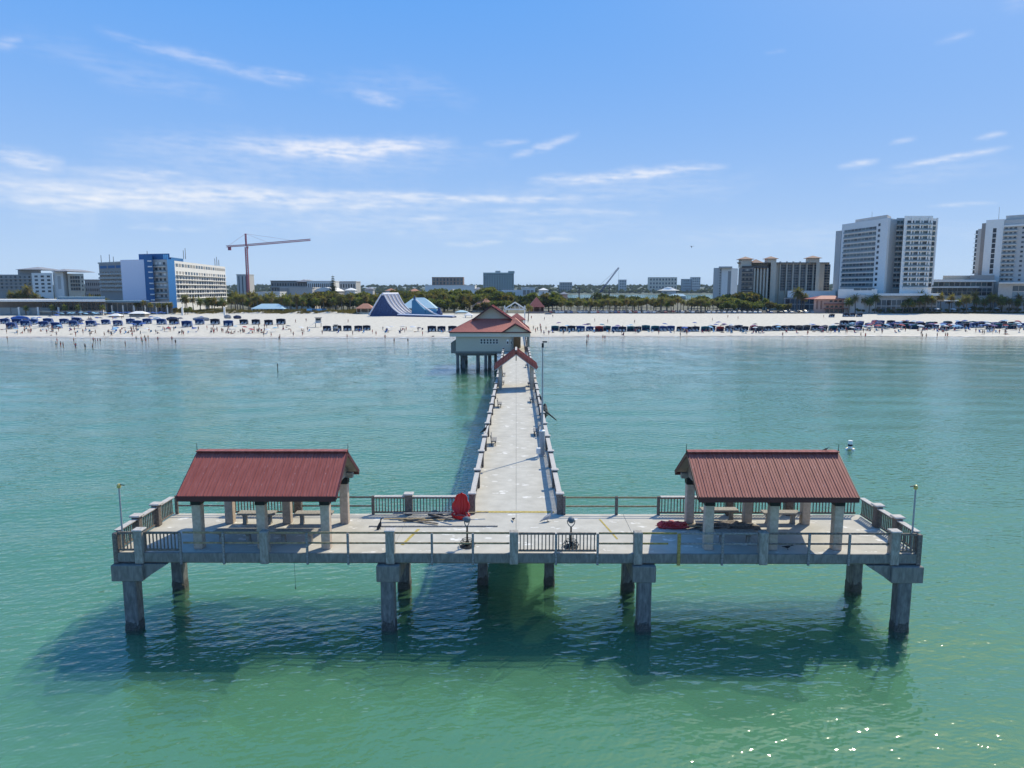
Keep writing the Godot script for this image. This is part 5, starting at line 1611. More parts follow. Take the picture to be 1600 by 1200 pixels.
	mass(o, "side_bay", [Vector2(258.57, -452.00), Vector2(262.13, -454.00), Vector2(278.30, -482.00), Vector2(275.74, -482.00)], 0.0, 60.42 - base, M["render white"])
	face_grid(o, Vector2(258.69, -452.00), Vector2(261.82, -453.80), 17.73 - base, 59.26 - base, 1, 13, 0.82, 0.7, [M["glass dark"], M["glass green"]], M["render white"], 1.2)
	mass(o, "podium", [Vector2(199.93, -446.00), Vector2(221.07, -440.00), Vector2(227.10, -452.00), Vector2(219.65, -490.00)], 0.0, 16.73 - base, M["render white"])
	face_grid(o, Vector2(208.31, -443.60), Vector2(219.75, -440.50), 15.95 - base, 17.51 - base, 3, 1, 0.95, 0.8, [M["glass mid"]])
	mass(o, "podium_screen", [Vector2(204.27, -440.00), Vector2(212.92, -438.50), Vector2(218.09, -439.50), Vector2(218.83, -441.00), Vector2(205.20, -442.00)], 0.0, 13.23 - base, M["render grey"])
	mass(o, "lobby", [Vector2(222.68, -444.00), Vector2(260.49, -444.00), Vector2(275.75, -470.00), Vector2(235.72, -470.00)], 0.0, 13.99 - base, M["render grey"])
	face_grid(o, Vector2(223.08, -444.00), Vector2(260.10, -444.00), 0.4, 10.45 - base, 12, 2, 0.85, 0.85, [M["glass dark"], M["glass mid"]])
	mass(o, "lobby_roof", [Vector2(220.40, -441.00), Vector2(260.30, -441.00), Vector2(265.61, -450.00), Vector2(224.89, -450.00)], 12.83 - base, 14.19 - base, M["render white"])
	var st := tool()
	tube(st, Vector3(239.52, top, -490), Vector3(239.18, top + 7.5, -490), 0.16, 0.1, 5)
	part(o, "antenna", st.commit(), M["render dark"])
	# glazed link and second tower
	o = thing("glazed_link", "long low glazed terrace building joining the two white towers", "building", Vector3(0, base, 0))
	mass(o, "wall", [Vector2(271.58, -470.00), Vector2(306.27, -462.00), Vector2(324.83, -490.00), Vector2(283.14, -490.00)], 0.0, 23.09 - base, M["render grey"])
	mass(o, "roof_band", [Vector2(266.79, -466.00), Vector2(305.90, -459.00), Vector2(313.23, -470.00), Vector2(271.37, -474.00)], 21.51 - base, 22.45 - base, M["render white"])
	mass(o, "rooftop", [Vector2(280.62, -474.00), Vector2(299.51, -472.00), Vector2(309.67, -488.00), Vector2(288.90, -488.00)], 23.09 - base, 25.66 - base, M["render cream"])
	mass(o, "roof_lounge", [Vector2(293.23, -466.00), Vector2(304.94, -460.00), Vector2(318.20, -480.00), Vector2(302.04, -480.00)], 22.45 - base, 25.71 - base, M["render dark"])
	face_grid(o, Vector2(272.30, -469.80), Vector2(305.58, -462.20), 18.70 - base, 21.33 - base, 11, 1, 0.86, 0.9, [M["glass green"], M["glass mid"], M["glass dark"]])
	mass(o, "lower_band", [Vector2(266.79, -466.00), Vector2(295.97, -460.00), Vector2(302.41, -470.00), Vector2(271.37, -474.00)], 17.75 - base, 18.45 - base, M["render white"])
	face_grid(o, Vector2(272.30, -469.80), Vector2(305.58, -462.20), 12.62 - base, 17.55 - base, 12, 2, 0.9, 0.9, [M["glass dark"], M["glass mid"]])
	mass(o, "canopy", [Vector2(256.13, -446.00), Vector2(271.41, -440.00), Vector2(275.11, -446.00), Vector2(265.32, -462.00)], 9.45 - base, 10.04 - base, M["render white"])
	mass(o, "garden_wing", [Vector2(298.82, -446.00), Vector2(346.20, -446.00), Vector2(364.83, -470.00), Vector2(314.90, -470.00)], 0.0, 20.26 - base, M["render grey"])
	mass(o, "garden_roof", [Vector2(296.14, -442.00), Vector2(343.09, -442.00), Vector2(366.38, -472.00), Vector2(316.24, -472.00)], 20.26 - base, 20.85 - base, M["render white"])
	face_grid(o, Vector2(307.51, -446.00), Vector2(330.41, -446.00), 2.0, 19.09 - base, 6, 4, 0.9, 0.85, [M["glass pale"], M["glass mid"]])
	o = thing("second_tower", "second white hotel tower cut by the frame edge with a column of dark windows", "building", Vector3(0, base, 0))
	var t2: float = 61.33 - base
	mass(o, "wall", [Vector2(305.82, -474.00), Vector2(312.22, -466.00), Vector2(332.64, -490.00), Vector2(316.15, -490.00)], 0.0, t2, M["render white"])
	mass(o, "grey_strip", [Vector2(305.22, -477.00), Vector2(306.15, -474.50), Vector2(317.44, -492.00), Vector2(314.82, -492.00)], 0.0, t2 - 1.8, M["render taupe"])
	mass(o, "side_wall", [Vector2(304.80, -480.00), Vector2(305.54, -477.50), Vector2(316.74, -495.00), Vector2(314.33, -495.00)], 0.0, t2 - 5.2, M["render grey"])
	face_grid(o, Vector2(305.42, -483.00), Vector2(305.44, -481.00), 26.86 - base, t2 - 5.6, 1, 10, 0.9, 0.8, [M["glass dark"]], M["render white"], 1.2)
	face_grid(o, Vector2(308.48, -470.68), Vector2(309.85, -468.97), 26.65 - base, 56.07 - base, 1, 9, 0.9, 0.85, [M["glass dark"]])
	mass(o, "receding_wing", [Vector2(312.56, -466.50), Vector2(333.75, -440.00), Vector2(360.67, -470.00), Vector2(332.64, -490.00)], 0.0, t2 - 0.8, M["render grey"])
	mass(o, "roof_edge", [Vector2(311.89, -465.50), Vector2(333.39, -438.50), Vector2(336.84, -442.00), Vector2(313.97, -468.00)], t2 - 5.0, t2 - 4.0, M["render white"])
	face_grid(o, Vector2(312.78, -466.22), Vector2(317.44, -460.40), 21.23 - base, t2 - 4.8, 3, 12, 0.55, 0.5, [M["glass mid"], M["glass dark"]], M["render white"], 1.2, M["rail glass"])
	face_grid(o, Vector2(318.31, -459.30), Vector2(331.74, -442.51), 21.23 - base, t2 - 4.8, 6, 12, 0.4, 0.42, [M["glass dark"], M["glass mid"]])
	mass(o, "roof_plant", [Vector2(315.73, -470.00), Vector2(333.37, -450.00), Vector2(346.54, -465.00), Vector2(329.25, -485.00)], t2 - 0.8, t2 + 2.4, M["render grey"])
	st = tool()
	tube(st, Vector3(317.81, t2, -480), Vector3(317.51, t2 + 9.0, -480), 0.16, 0.1, 5)
	part(o, "antenna", st.commit(), M["render dark"])

# ---------------------------------------------------------------- plants
var palm_kinds := []
var tree_kinds := []

func leaf_mat(key: String, c: Color) -> StandardMaterial3D:
	var m := plain(key, c, 0.7, 0.0, 0.3)
	m.vertex_color_use_as_albedo = true
	m.backlight_enabled = true
	m.backlight = Color(0.98, 1.0, 0.62)
	return m

func frond(st: SurfaceTool, r: RandomNumberGenerator, at: Vector3, yaw: float, rise: float, length: float, tint: Color):
	# an arching rachis with paired leaflets
	var p := at
	var dir := Vector3(cos(yaw) * cos(rise), sin(rise), sin(yaw) * cos(rise))
	var n := 9
	for k in n:
		var t := float(k) / n
		var q := p + dir * (length / n)
		var side := dir.cross(Vector3.UP).normalized()
		var w := length * 0.30 * sin(PI * (0.12 + 0.86 * t)) * r.randf_range(0.8, 1.1)
		var back := dir * (length / n) * 0.9
		var drop := Vector3.DOWN * w * r.randf_range(0.35, 0.75)
		st.set_color(tint * r.randf_range(0.75, 1.25))
		tri(st, p, q, p + side * w + back + drop)
		tri(st, q, p, p - side * w + back + drop)
		p = q
		dir = (dir + Vector3.DOWN * (0.11 + 0.14 * t)).normalized()

func make_palm_kind(h: float, cr: float, fronds: int, seed_: int, dead: float, tint: Color) -> Array:
	var r := RandomNumberGenerator.new()
	r.seed = seed_
	var st := tool()
	var p := Vector3.ZERO
	var lean := Vector3(r.randfn(0, 0.03), 1, r.randfn(0, 0.03)).normalized()
	for k in 5:
		var q := p + lean * (h / 5.0)
		tube(st, p, q, lerpf(0.30, 0.2, k / 5.0), lerpf(0.30, 0.2, (k + 1) / 5.0), 7, k == 4)
		p = q
		lean = (lean + Vector3(r.randfn(0, 0.015), 0, r.randfn(0, 0.015))).normalized()
	var trunk := st.commit()
	st = tool()
	for k in fronds:
		var rise := lerpf(1.35, -0.75, pow(float(k) / fronds, 0.8))
		frond(st, r, p, k * 2.39996 + r.randfn(0, 0.2), rise, cr * r.randf_range(0.85, 1.1), Color(0.26, 0.17, 0.075) if r.randf() < dead and rise < 0.1 else tint)
	return [trunk, st.commit()]

func make_tree_kind(h: float, w: float, seed_: int, tint: Color, leaf: float, count: int) -> Array:
	var r := RandomNumberGenerator.new()
	r.seed = seed_
	var st := tool()
	tube(st, Vector3.ZERO, Vector3(0, h * 0.4, 0), h * 0.035, h * 0.022, 7, false)
	var lobes := []
	for k in 7:
		var a := k * 2.4 + r.randf()
		var c := Vector3(cos(a) * w * r.randf_range(0.1, 0.36), h * r.randf_range(0.48, 0.84), sin(a) * w * r.randf_range(0.1, 0.36))
		lobes.append([c, Vector3(w * r.randf_range(0.2, 0.32), h * r.randf_range(0.13, 0.22), w * r.randf_range(0.2, 0.32))])
		tube(st, Vector3(0, h * 0.36, 0), c, h * 0.018, h * 0.006, 5, false)
	var trunk := st.commit()
	st = tool()
	for k in count:
		var lb: Array = lobes[r.randi() % lobes.size()]
		var d := Vector3(r.randfn(), r.randfn(), r.randfn()).normalized() * pow(r.randf(), 0.3)
		var c: Vector3 = lb[0] + d * lb[1]
		var u := Vector3(r.randfn(), r.randfn() * 0.6, r.randfn()).normalized() * leaf * r.randf_range(0.6, 1.3)
		var v := u.cross(Vector3(r.randfn(), r.randfn(), r.randfn())).normalized() * leaf * r.randf_range(0.4, 0.9)
		st.set_color(tint * r.randf_range(0.6, 1.35))
		tri(st, c - u, c + u * 0.6 + v, c + v * 0.2 - u * 0.2)
		tri(st, c - u * 0.3 - v, c + u, c + v)
	return [trunk, st.commit()]

func plant(called: String, kind: Array, label: String, category: String, at: Vector3, turn: float, size: float, leafm: Material, group: String):
	var o := thing(called, label, category, at, turn, group)
	o.scale = Vector3(size, size * rng.randf_range(0.92, 1.08), size)
	part(o, "trunk", kind[0], M["trunk bark"])
	part(o, "crown", kind[1], leafm)

func landmark(x: float, z := -430.0) -> String:
	# what a thing at this place stands in front of, seen from the pier
	var px := 806.5 - x / z * 1110.0
	if px < 165.0: return "the beach club"
	if px < 275.0: return "the lavender wall"
	if px < 355.0: return "the long wing"
	if px < 470.0: return "the pale tent"
	if px < 575.0: return "the tall pine"
	if px < 700.0: return "the water slides"
	if px < 845.0: return "the pier entrance"
	if px < 960.0: return "the near parking lot"
	if px < 1120.0: return "the bay parking"
	if px < 1230.0: return "the turret hotel"
	if px < 1335.0: return "the pink building"
	if px < 1460.0: return "the white tower"
	return "the second tower"

func make_plants():
	grained("trunk bark", lin(0.15, 0.115, 0.085), 0.3, 1.0, 0.95, 0.0, Vector3.ONE, 61)
	var pm := leaf_mat("palm leaf", Color.WHITE)
	var lm := leaf_mat("tree leaf", Color.WHITE)
	for k in 4:
		palm_kinds.append(make_palm_kind([7.2, 6.4, 8.2, 7.6][k], [2.9, 3.1, 2.8, 3.2][k], [34, 38, 30, 36][k], 300 + k, [0.5, 0.35, 0.45, 0.6][k], [Color(0.188, 0.175, 0.062), Color(0.150, 0.169, 0.053), Color(0.206, 0.175, 0.069), Color(0.163, 0.156, 0.056)][k]))
	for k in 5:
		tree_kinds.append(make_tree_kind(9.0, [9.0, 11.0, 8.0, 10.0, 7.0][k], 400 + k, [Color(0.175, 0.194, 0.069), Color(0.150, 0.169, 0.062), Color(0.206, 0.206, 0.081), Color(0.156, 0.156, 0.069), Color(0.213, 0.175, 0.075)][k], 0.75, 900))
	var gnd := 2.12
	# palms: rows as [first px, last px, count, z, crown height factor]
	var rows := [[872, 1118, 27, -449.0, 0.92], [878, 1124, 25, -462.0, 0.92], [890, 1130, 18, -478.0, 0.9], [284, 352, 8, -436.0, 1.15], [360, 480, 15, -446.0, 1.15], [366, 470, 11, -470.0, 1.3], [1408, 1600, 15, -441.0, 1.15], [1420, 1596, 8, -447.0, 1.3], [1240, 1256, 3, -470.0, 1.5], [1318, 1368, 5, -437.5, 1.2], [12, 60, 6, -500.0, 1.6], [86, 170, 8, -436.0, 1.0], [490, 620, 10, -452.0, 1.2], [640, 765, 10, -470.0, 1.25], [212, 272, 6, -421.0, 0.8]]
	for q in rows:
		for k in q[2]:
			var px := lerpf(q[0], q[1], (k + 0.5) / q[2]) + rng.randfn(0, 1.8)
			var z: float = q[3] + rng.randfn(0, 1.5)
			var x := (px - 806.5) / 1110.0 * -z
			plant("palm_tree", palm_kinds[rng.randi() % 4], "palm tree with a shaggy crown in front of %s" % landmark(x, z) if z > -455.0 else "palm tree in the rows behind, near %s" % landmark(x, z), "palm", Vector3(x, gnd, z), rng.randf() * TAU, q[4] * rng.randf_range(0.88, 1.12), pm, "palms along the beach road")
	for q in [[-277.19, -402.0], [-262.31, -402.0], [-255.05, -402.0], [-247.43, -402.0], [-233.65, -402.0]]:
		plant("palm_tree", palm_kinds[1], "short palm tree standing before the beach club's open terrace", "palm", Vector3(q[0], 2.0, q[1]), rng.randf() * TAU, 0.68, pm, "palms at the beach club")
	for q in [[231.63, -429.0, "thin sunlit palm alone on the sand, the left of two"], [236.98, -429.0, "thin sunlit palm alone on the sand, the right of two"], [5.88, -345.0, "lone palm on the sand just right of the pier house"]]:
		plant("palm_tree", palm_kinds[0], q[2], "palm", Vector3(q[0], land_y(q[0], q[1]) - 0.1, q[1]), 1.0, 0.85, pm, "palms alone on the sand")
	# broadleaf trees: [first px, last px, z, count, size]
	var groves := [[470, 580, -470.0, 13, 1.25], [480, 600, -500.0, 14, 1.45], [585, 700, -455.0, 12, 0.95], [560, 700, -490.0, 15, 1.4], [640, 790, -485.0, 15, 1.35], [690, 800, -455.0, 9, 0.85], [620, 800, -540.0, 18, 1.6], [840, 880, -470.0, 6, 1.3], [1118, 1170, -470.0, 9, 1.0], [1125, 1232, -455.0, 12, 0.85], [1130, 1180, -495.0, 7, 1.5], [1440, 1600, -443.0, 14, 0.42], [1330, 1440, -439.5, 9, 0.36], [90, 140, -480.0, 7, 0.9], [0, 60, -470.0, 5, 0.9], [270, 300, -424.0, 4, 0.5], [395, 470, -500.0, 9, 0.9]]
	for q in groves:
		for k in q[3]:
			var px := lerpf(q[0], q[1], (k + 0.5) / q[3]) + rng.randfn(0, 2.5)
			var z: float = q[2] + rng.randfn(0, 5.0) * (0.25 if q[4] < 0.5 else 1.0)
			var x := (px - 806.5) / 1110.0 * -z
			var small: bool = q[4] < 0.5
			plant("garden_shrub" if small else "shade_tree", tree_kinds[rng.randi() % 5], ("rounded garden shrub before %s" if small else "bushy olive-green tree near %s") % landmark(x, z) if z > -475.0 else "bushy tree in the grove behind, near %s" % landmark(x, z), "shrub" if small else "tree", Vector3(x, gnd, z), rng.randf() * TAU, q[4] * rng.randf_range(0.8, 1.15), lm, "garden shrubs at the towers" if small else "trees behind the beach")
	# the tall pine
	var o := thing("norfolk_pine", "tall dark conical pine standing above the other trees", "tree", Vector3(-153.45, 2.1, -600.0))
	var st := tool()
	var ph: float = 28.93 - 2.1
	tube(st, Vector3.ZERO, Vector3(0, ph, 0), 0.5, 0.08, 7)
	part(o, "trunk", st.commit(), M["trunk bark"])
	st = tool()
	for k in 15:
		var t := k / 15.0
		var y := ph * (0.22 + 0.76 * t)
		var rr := lerpf(5.6, 0.7, pow(t, 0.85)) * rng.randf_range(0.85, 1.1)
		for e in 9:
			var a := e * TAU / 9 + k * 0.7
			var d := Vector3(cos(a), 0.10, sin(a))
			for s in 5:
				var c := Vector3(0, y, 0) + d * rr * (s + 1) / 5.0
				var w := rr * 0.20 * (1.2 - s / 6.0)
				for g in 3:
					var u := Vector3(rng.randfn(), rng.randfn() * 0.7, rng.randfn()).normalized() * maxf(0.35, w)
					var v := u.cross(Vector3(rng.randfn(), rng.randfn(), rng.randfn())).normalized() * maxf(0.3, w * 0.8)
					var e0 := c + Vector3(rng.randfn(), rng.randfn() * 0.8, rng.randfn()) * w * 0.5
					st.set_color(Color(0.055, 0.07, 0.032) * rng.randf_range(0.6, 1.4))
					tri(st, e0 - u, e0 + u + v * 0.3, e0 + v)
					tri(st, e0 - u, e0 - v, e0 + u)
	part(o, "crown", st.commit(), lm)
	# far woods, too many to count
	for q in [["island_woodland", 900, -540.0, -1015.0, 0.85], ["far_woodland", 3600, -2330.0, -4300.0, 1.35]]:
		var mm := MultiMesh.new()
		mm.transform_format = MultiMesh.TRANSFORM_3D
		mm.mesh = make_tree_kind(9.0, 12.0, 440 + int(q[4] * 10), Color(0.10, 0.115, 0.055), 1.9, 170)[1]
		mm.instance_count = q[1]
		for k in q[1]:
			var z := lerpf(q[2], q[3], pow(rng.randf(), 1.3))
			var x := rng.randf_range(-0.78, 0.78) * -z
			var y := 1.6
			if z < -2000.0:
				y = 2.0 + 25.0 * smoothstep(-2400.0, -3600.0, z) - 1.5
			else:
				var px := 806.5 - x / z * 1110.0
				if z < -700.0 and px > 860.0 and px < 1130.0: x = -absf(x) - 120.0
			var s: float = q[4] * rng.randf_range(0.7, 1.35)
			mm.set_instance_transform(k, Transform3D(Basis(Vector3.UP, rng.randf() * TAU).scaled(Vector3(s, s * rng.randf_range(0.8, 1.2), s)), Vector3(x, y, z)))
		var mi := MultiMeshInstance3D.new()
		mi.name = q[0]
		mi.multimesh = mm
		mi.material_override = lm
		add_child(mi)
		meta(mi, "low distant woodland reading as one green band" if q[4] > 1.0 else "mixed woodland of the island behind the hotels", "woodland", "", "stuff")
	# dune grass
	var gm := MultiMesh.new()
	gm.transform_format = MultiMesh.TRANSFORM_3D
	st = tool()
	var r := RandomNumberGenerator.new()
	r.seed = 71
	for k in 26:
		var a := r.randf() * TAU
		var b := Vector3(r.randfn(0, 0.28), 0, r.randfn(0, 0.28))
		var tip := b + Vector3(cos(a) * 0.3, r.randf_range(0.45, 0.95), sin(a) * 0.3)
		st.set_color([Color(0.17, 0.13, 0.06), Color(0.11, 0.11, 0.045), Color(0.24, 0.18, 0.09)][k % 3])
		tri(st, b + Vector3(0.05, 0, 0), tip, b - Vector3(0.05, 0, 0.03))
	gm.mesh = st.commit()
	gm.instance_count = 1700
	for k in 1700:
		var px := rng.randf_range(262.0, 566.0) if k < 1400 else rng.randf_range(1370.0, 1600.0)
		var z := rng.randf_range(-424.0, -441.0) if k < 1400 else rng.randf_range(-436.0, -439.0)
		var x := (px - 806.5) / 1110.0 * -z
		var s := rng.randf_range(0.9, 2.0)
		gm.set_instance_transform(k, Transform3D(Basis(Vector3.UP, rng.randf() * TAU).scaled(Vector3(s, s, s)), Vector3(x, minf(land_y(x, z), 2.15) + dune(x, z), z)))
	var gi := MultiMeshInstance3D.new()
	gi.name = "dune_grass"
	gi.multimesh = gm
	gi.material_override = lm
	add_child(gi)
	meta(gi, "dry grass growing on the low dunes behind the sand", "grass", "", "stuff")
	sheet("dune", steps(-214, -92, 90), steps(-420, -446, 18), func(x, z): return minf(land_y(x, z), 2.15) + dune(x, z) - 0.06, M["sand"])

func dune(x: float, z: float) -> float:
	var e := smoothstep(-420.0, -427.0, z) * smoothstep(-446.0, -438.0, z) * smoothstep(-214.0, -206.0, x) * smoothstep(-92.0, -100.0, x)
	return e * (1.0 + 0.7 * sin(x * 0.21) * sin(x * 0.083 + z * 0.3) + 0.35 * sin(x * 0.61 + z * 0.5))

# ---------------------------------------------------------------- beachfront structures
func make_slides():
	var o := thing("giant_water_slide", "giant blue inflatable water slide with white edged lanes", "water slide", Vector3(-73.6, 1.95, -394.0), 0.0)
	var depth := Vector3(6.2, 0, -10.5)
	var outline := PackedVector2Array([Vector2(-7.6, 0), Vector2(-0.7, 11.6), Vector2(0.9, 11.6)])
	var curve := []
	for k in 11:
		var t := k / 10.0
		curve.append(Vector2(0.9 + 10.4 * t - 1.2 * sin(PI * t), 11.2 * pow(1.0 - t, 1.35) + 0.35))
	for c in curve: outline.append(c)
	outline.append(Vector2(11.3, 0))
	var st := tool()
	var shear := Transform3D(Basis(Vector3(1, 0, 0), Vector3.UP, depth), Vector3.ZERO)
	prism(st, outline, 0.0, 1.0, shear)
	part(o, "body", st.commit(), M["slide blue"])
	for k in 4:
		st = tool()
		for j in curve.size() - 1:
			var a: Vector2 = curve[j]
			var b: Vector2 = curve[j + 1]
			var z0 := depth * (0.03 + k * 0.245)
			var z1 := depth * (0.03 + k * 0.245 + 0.2)
			var up := Vector3(0, 0.12, 0)
			quad(st, Vector3(a.x, a.y, 0) + z0 + up, Vector3(b.x, b.y, 0) + z0 + up, Vector3(b.x, b.y, 0) + z1 + up, Vector3(a.x, a.y, 0) + z1 + up)
		part(o, "lane", st.commit(), M["slide lane"])
	for k in 5:
		st = tool()
		for j in curve.size() - 1:
			var off := depth * (k * 0.247 + 0.005) + Vector3(0, 0.35, 0)
			tube(st, Vector3(curve[j].x, curve[j].y, 0) + off, Vector3(curve[j + 1].x, curve[j + 1].y, 0) + off, 0.36, 0.36, 8, false)
		part(o, "lane_wall", st.commit(), M["slide white"])
	st = tool()
	tube(st, Vector3(0.2, 12.2, 0) - depth * 0.03, Vector3(0.2, 12.2, 0) + depth * 1.03, 0.75, 0.75, 10)
	part(o, "top_bolster", st.commit(), M["slide white"])
	st = tool()
	tube(st, Vector3(-7.9, 0.5, 0.2), Vector3(-0.8, 11.9, 0.2), 0.4, 0.4, 8)
	part(o, "side_bolster", st.commit(), M["slide white"])
	st = tool()
	beam(st, Vector3(8.5, 0.45, 1.0), Vector3(41, 0.25, 18.5), 4.2, 0.9)
	part(o, "run_out", st.commit(), M["slide blue"])
	for s in [-2.0, 0.0, 2.0]:
		st = tool()
		tube(st, Vector3(8.5, 1.0, 1.0 + s), Vector3(41, 0.75, 18.5 + s), 0.35, 0.35, 7)
		part(o, "run_out_wall", st.commit(), M["slide white"])
	# smaller teal slide
	o = thing("teal_water_slide", "smaller teal inflatable slide with a tall horn beside the giant slide", "water slide", Vector3(-55.95, 1.95, -398.0))
	st = tool()
	prism(st, PackedVector2Array([Vector2(-2.4, 0), Vector2(-2.2, 8.4), Vector2(-0.6, 9.6), Vector2(0.4, 8.0), Vector2(2.5, 5.6), Vector2(5.0, 3.4), Vector2(5.4, 0)]), -5.0, 0.0)
	part(o, "tower", st.commit(), M["slide teal"])
	st = tool()
	lathe(st, Vector3(-0.9, 9.3, -1.5), [[0.75, 0.0], [0.6, 0.9], [0.15, 2.0], [0.0, 2.1]], 8)
	part(o, "horn", st.commit(), M["slide blue"])
	st = tool()
	for j in 8:
		var t0 := j / 8.0
		var t1 := (j + 1) / 8.0
		tube(st, Vector3(0.2 + 13.0 * t0, 8.4 * pow(1 - t0, 1.5) + 0.6, 0.3), Vector3(0.2 + 13.0 * t1, 8.4 * pow(1 - t1, 1.5) + 0.6, 0.3), 0.4, 0.4, 8)
	part(o, "lane_wall", st.commit(), M["slide white"])
	st = tool()
	soft_box(st, Vector3(8.5, 1.9, -2.5), Vector3(7.5, 3.8, 5.0), 0.8)
	part(o, "pool_body", st.commit(), M["slide teal"])
	st = tool()
	lathe(st, Vector3(13.0, 0.0, -1.0), [[0.0, 0.0], [1.6, 0.3], [1.9, 1.4], [1.0, 3.2], [0.3, 4.6], [0.0, 4.7]], 10)
	part(o, "figure_bolster", st.commit(), M["slide blue"])

func kiosk(called: String, label: String, px0: float, px1: float, z: float, depth: float, y_wall: float, y_top: float, wall: Material, roof: Material, open := false) -> Node3D:
	var k := -z / 1110.0
	var x0 := (px0 - 806.5) * k
	var x1 := (px1 - 806.5) * k
	var cx := (x0 + x1) * 0.5
	var g := land_y(cx, z) if z > -436.0 else 2.1
	var o := thing(called, label, "building", Vector3(cx, g, z))
	var hw := (x1 - x0) * 0.5
	var yw := 16.73 + (452.0 - y_wall) * k - g
	var yt := 16.73 + (452.0 - y_top) * k - g
	if open:
		for sx in [-1.0, 1.0]:
			for sz in [-0.3, -depth + 0.3]:
				block(o, "post", M["render white"], Vector3(sx * (hw - 0.7), yw * 0.5, sz), Vector3(0.3, yw, 0.3))
	else:
		# a hut open to the front: back and side walls, a counter and two posts
		block(o, "back_wall", wall, Vector3(0, yw * 0.5, -depth + 0.7), Vector3(hw * 1.76, yw, 0.2))
		for sx in [-1.0, 1.0]:
			block(o, "side_wall", wall, Vector3(sx * hw * 0.88, yw * 0.5, -depth * 0.5), Vector3(0.2, yw, depth - 1.4))
			block(o, "post", wall, Vector3(sx * hw * 0.4, yw * 0.5, -0.7), Vector3(0.35, yw, 0.3))
		block(o, "counter", wall, Vector3(0, 0.5, -0.8), Vector3(hw * 1.7, 1.0, 0.5))
	hip_roof(o, "roof", -hw, hw, 0.0, -depth, yw, yt, roof)
	return o

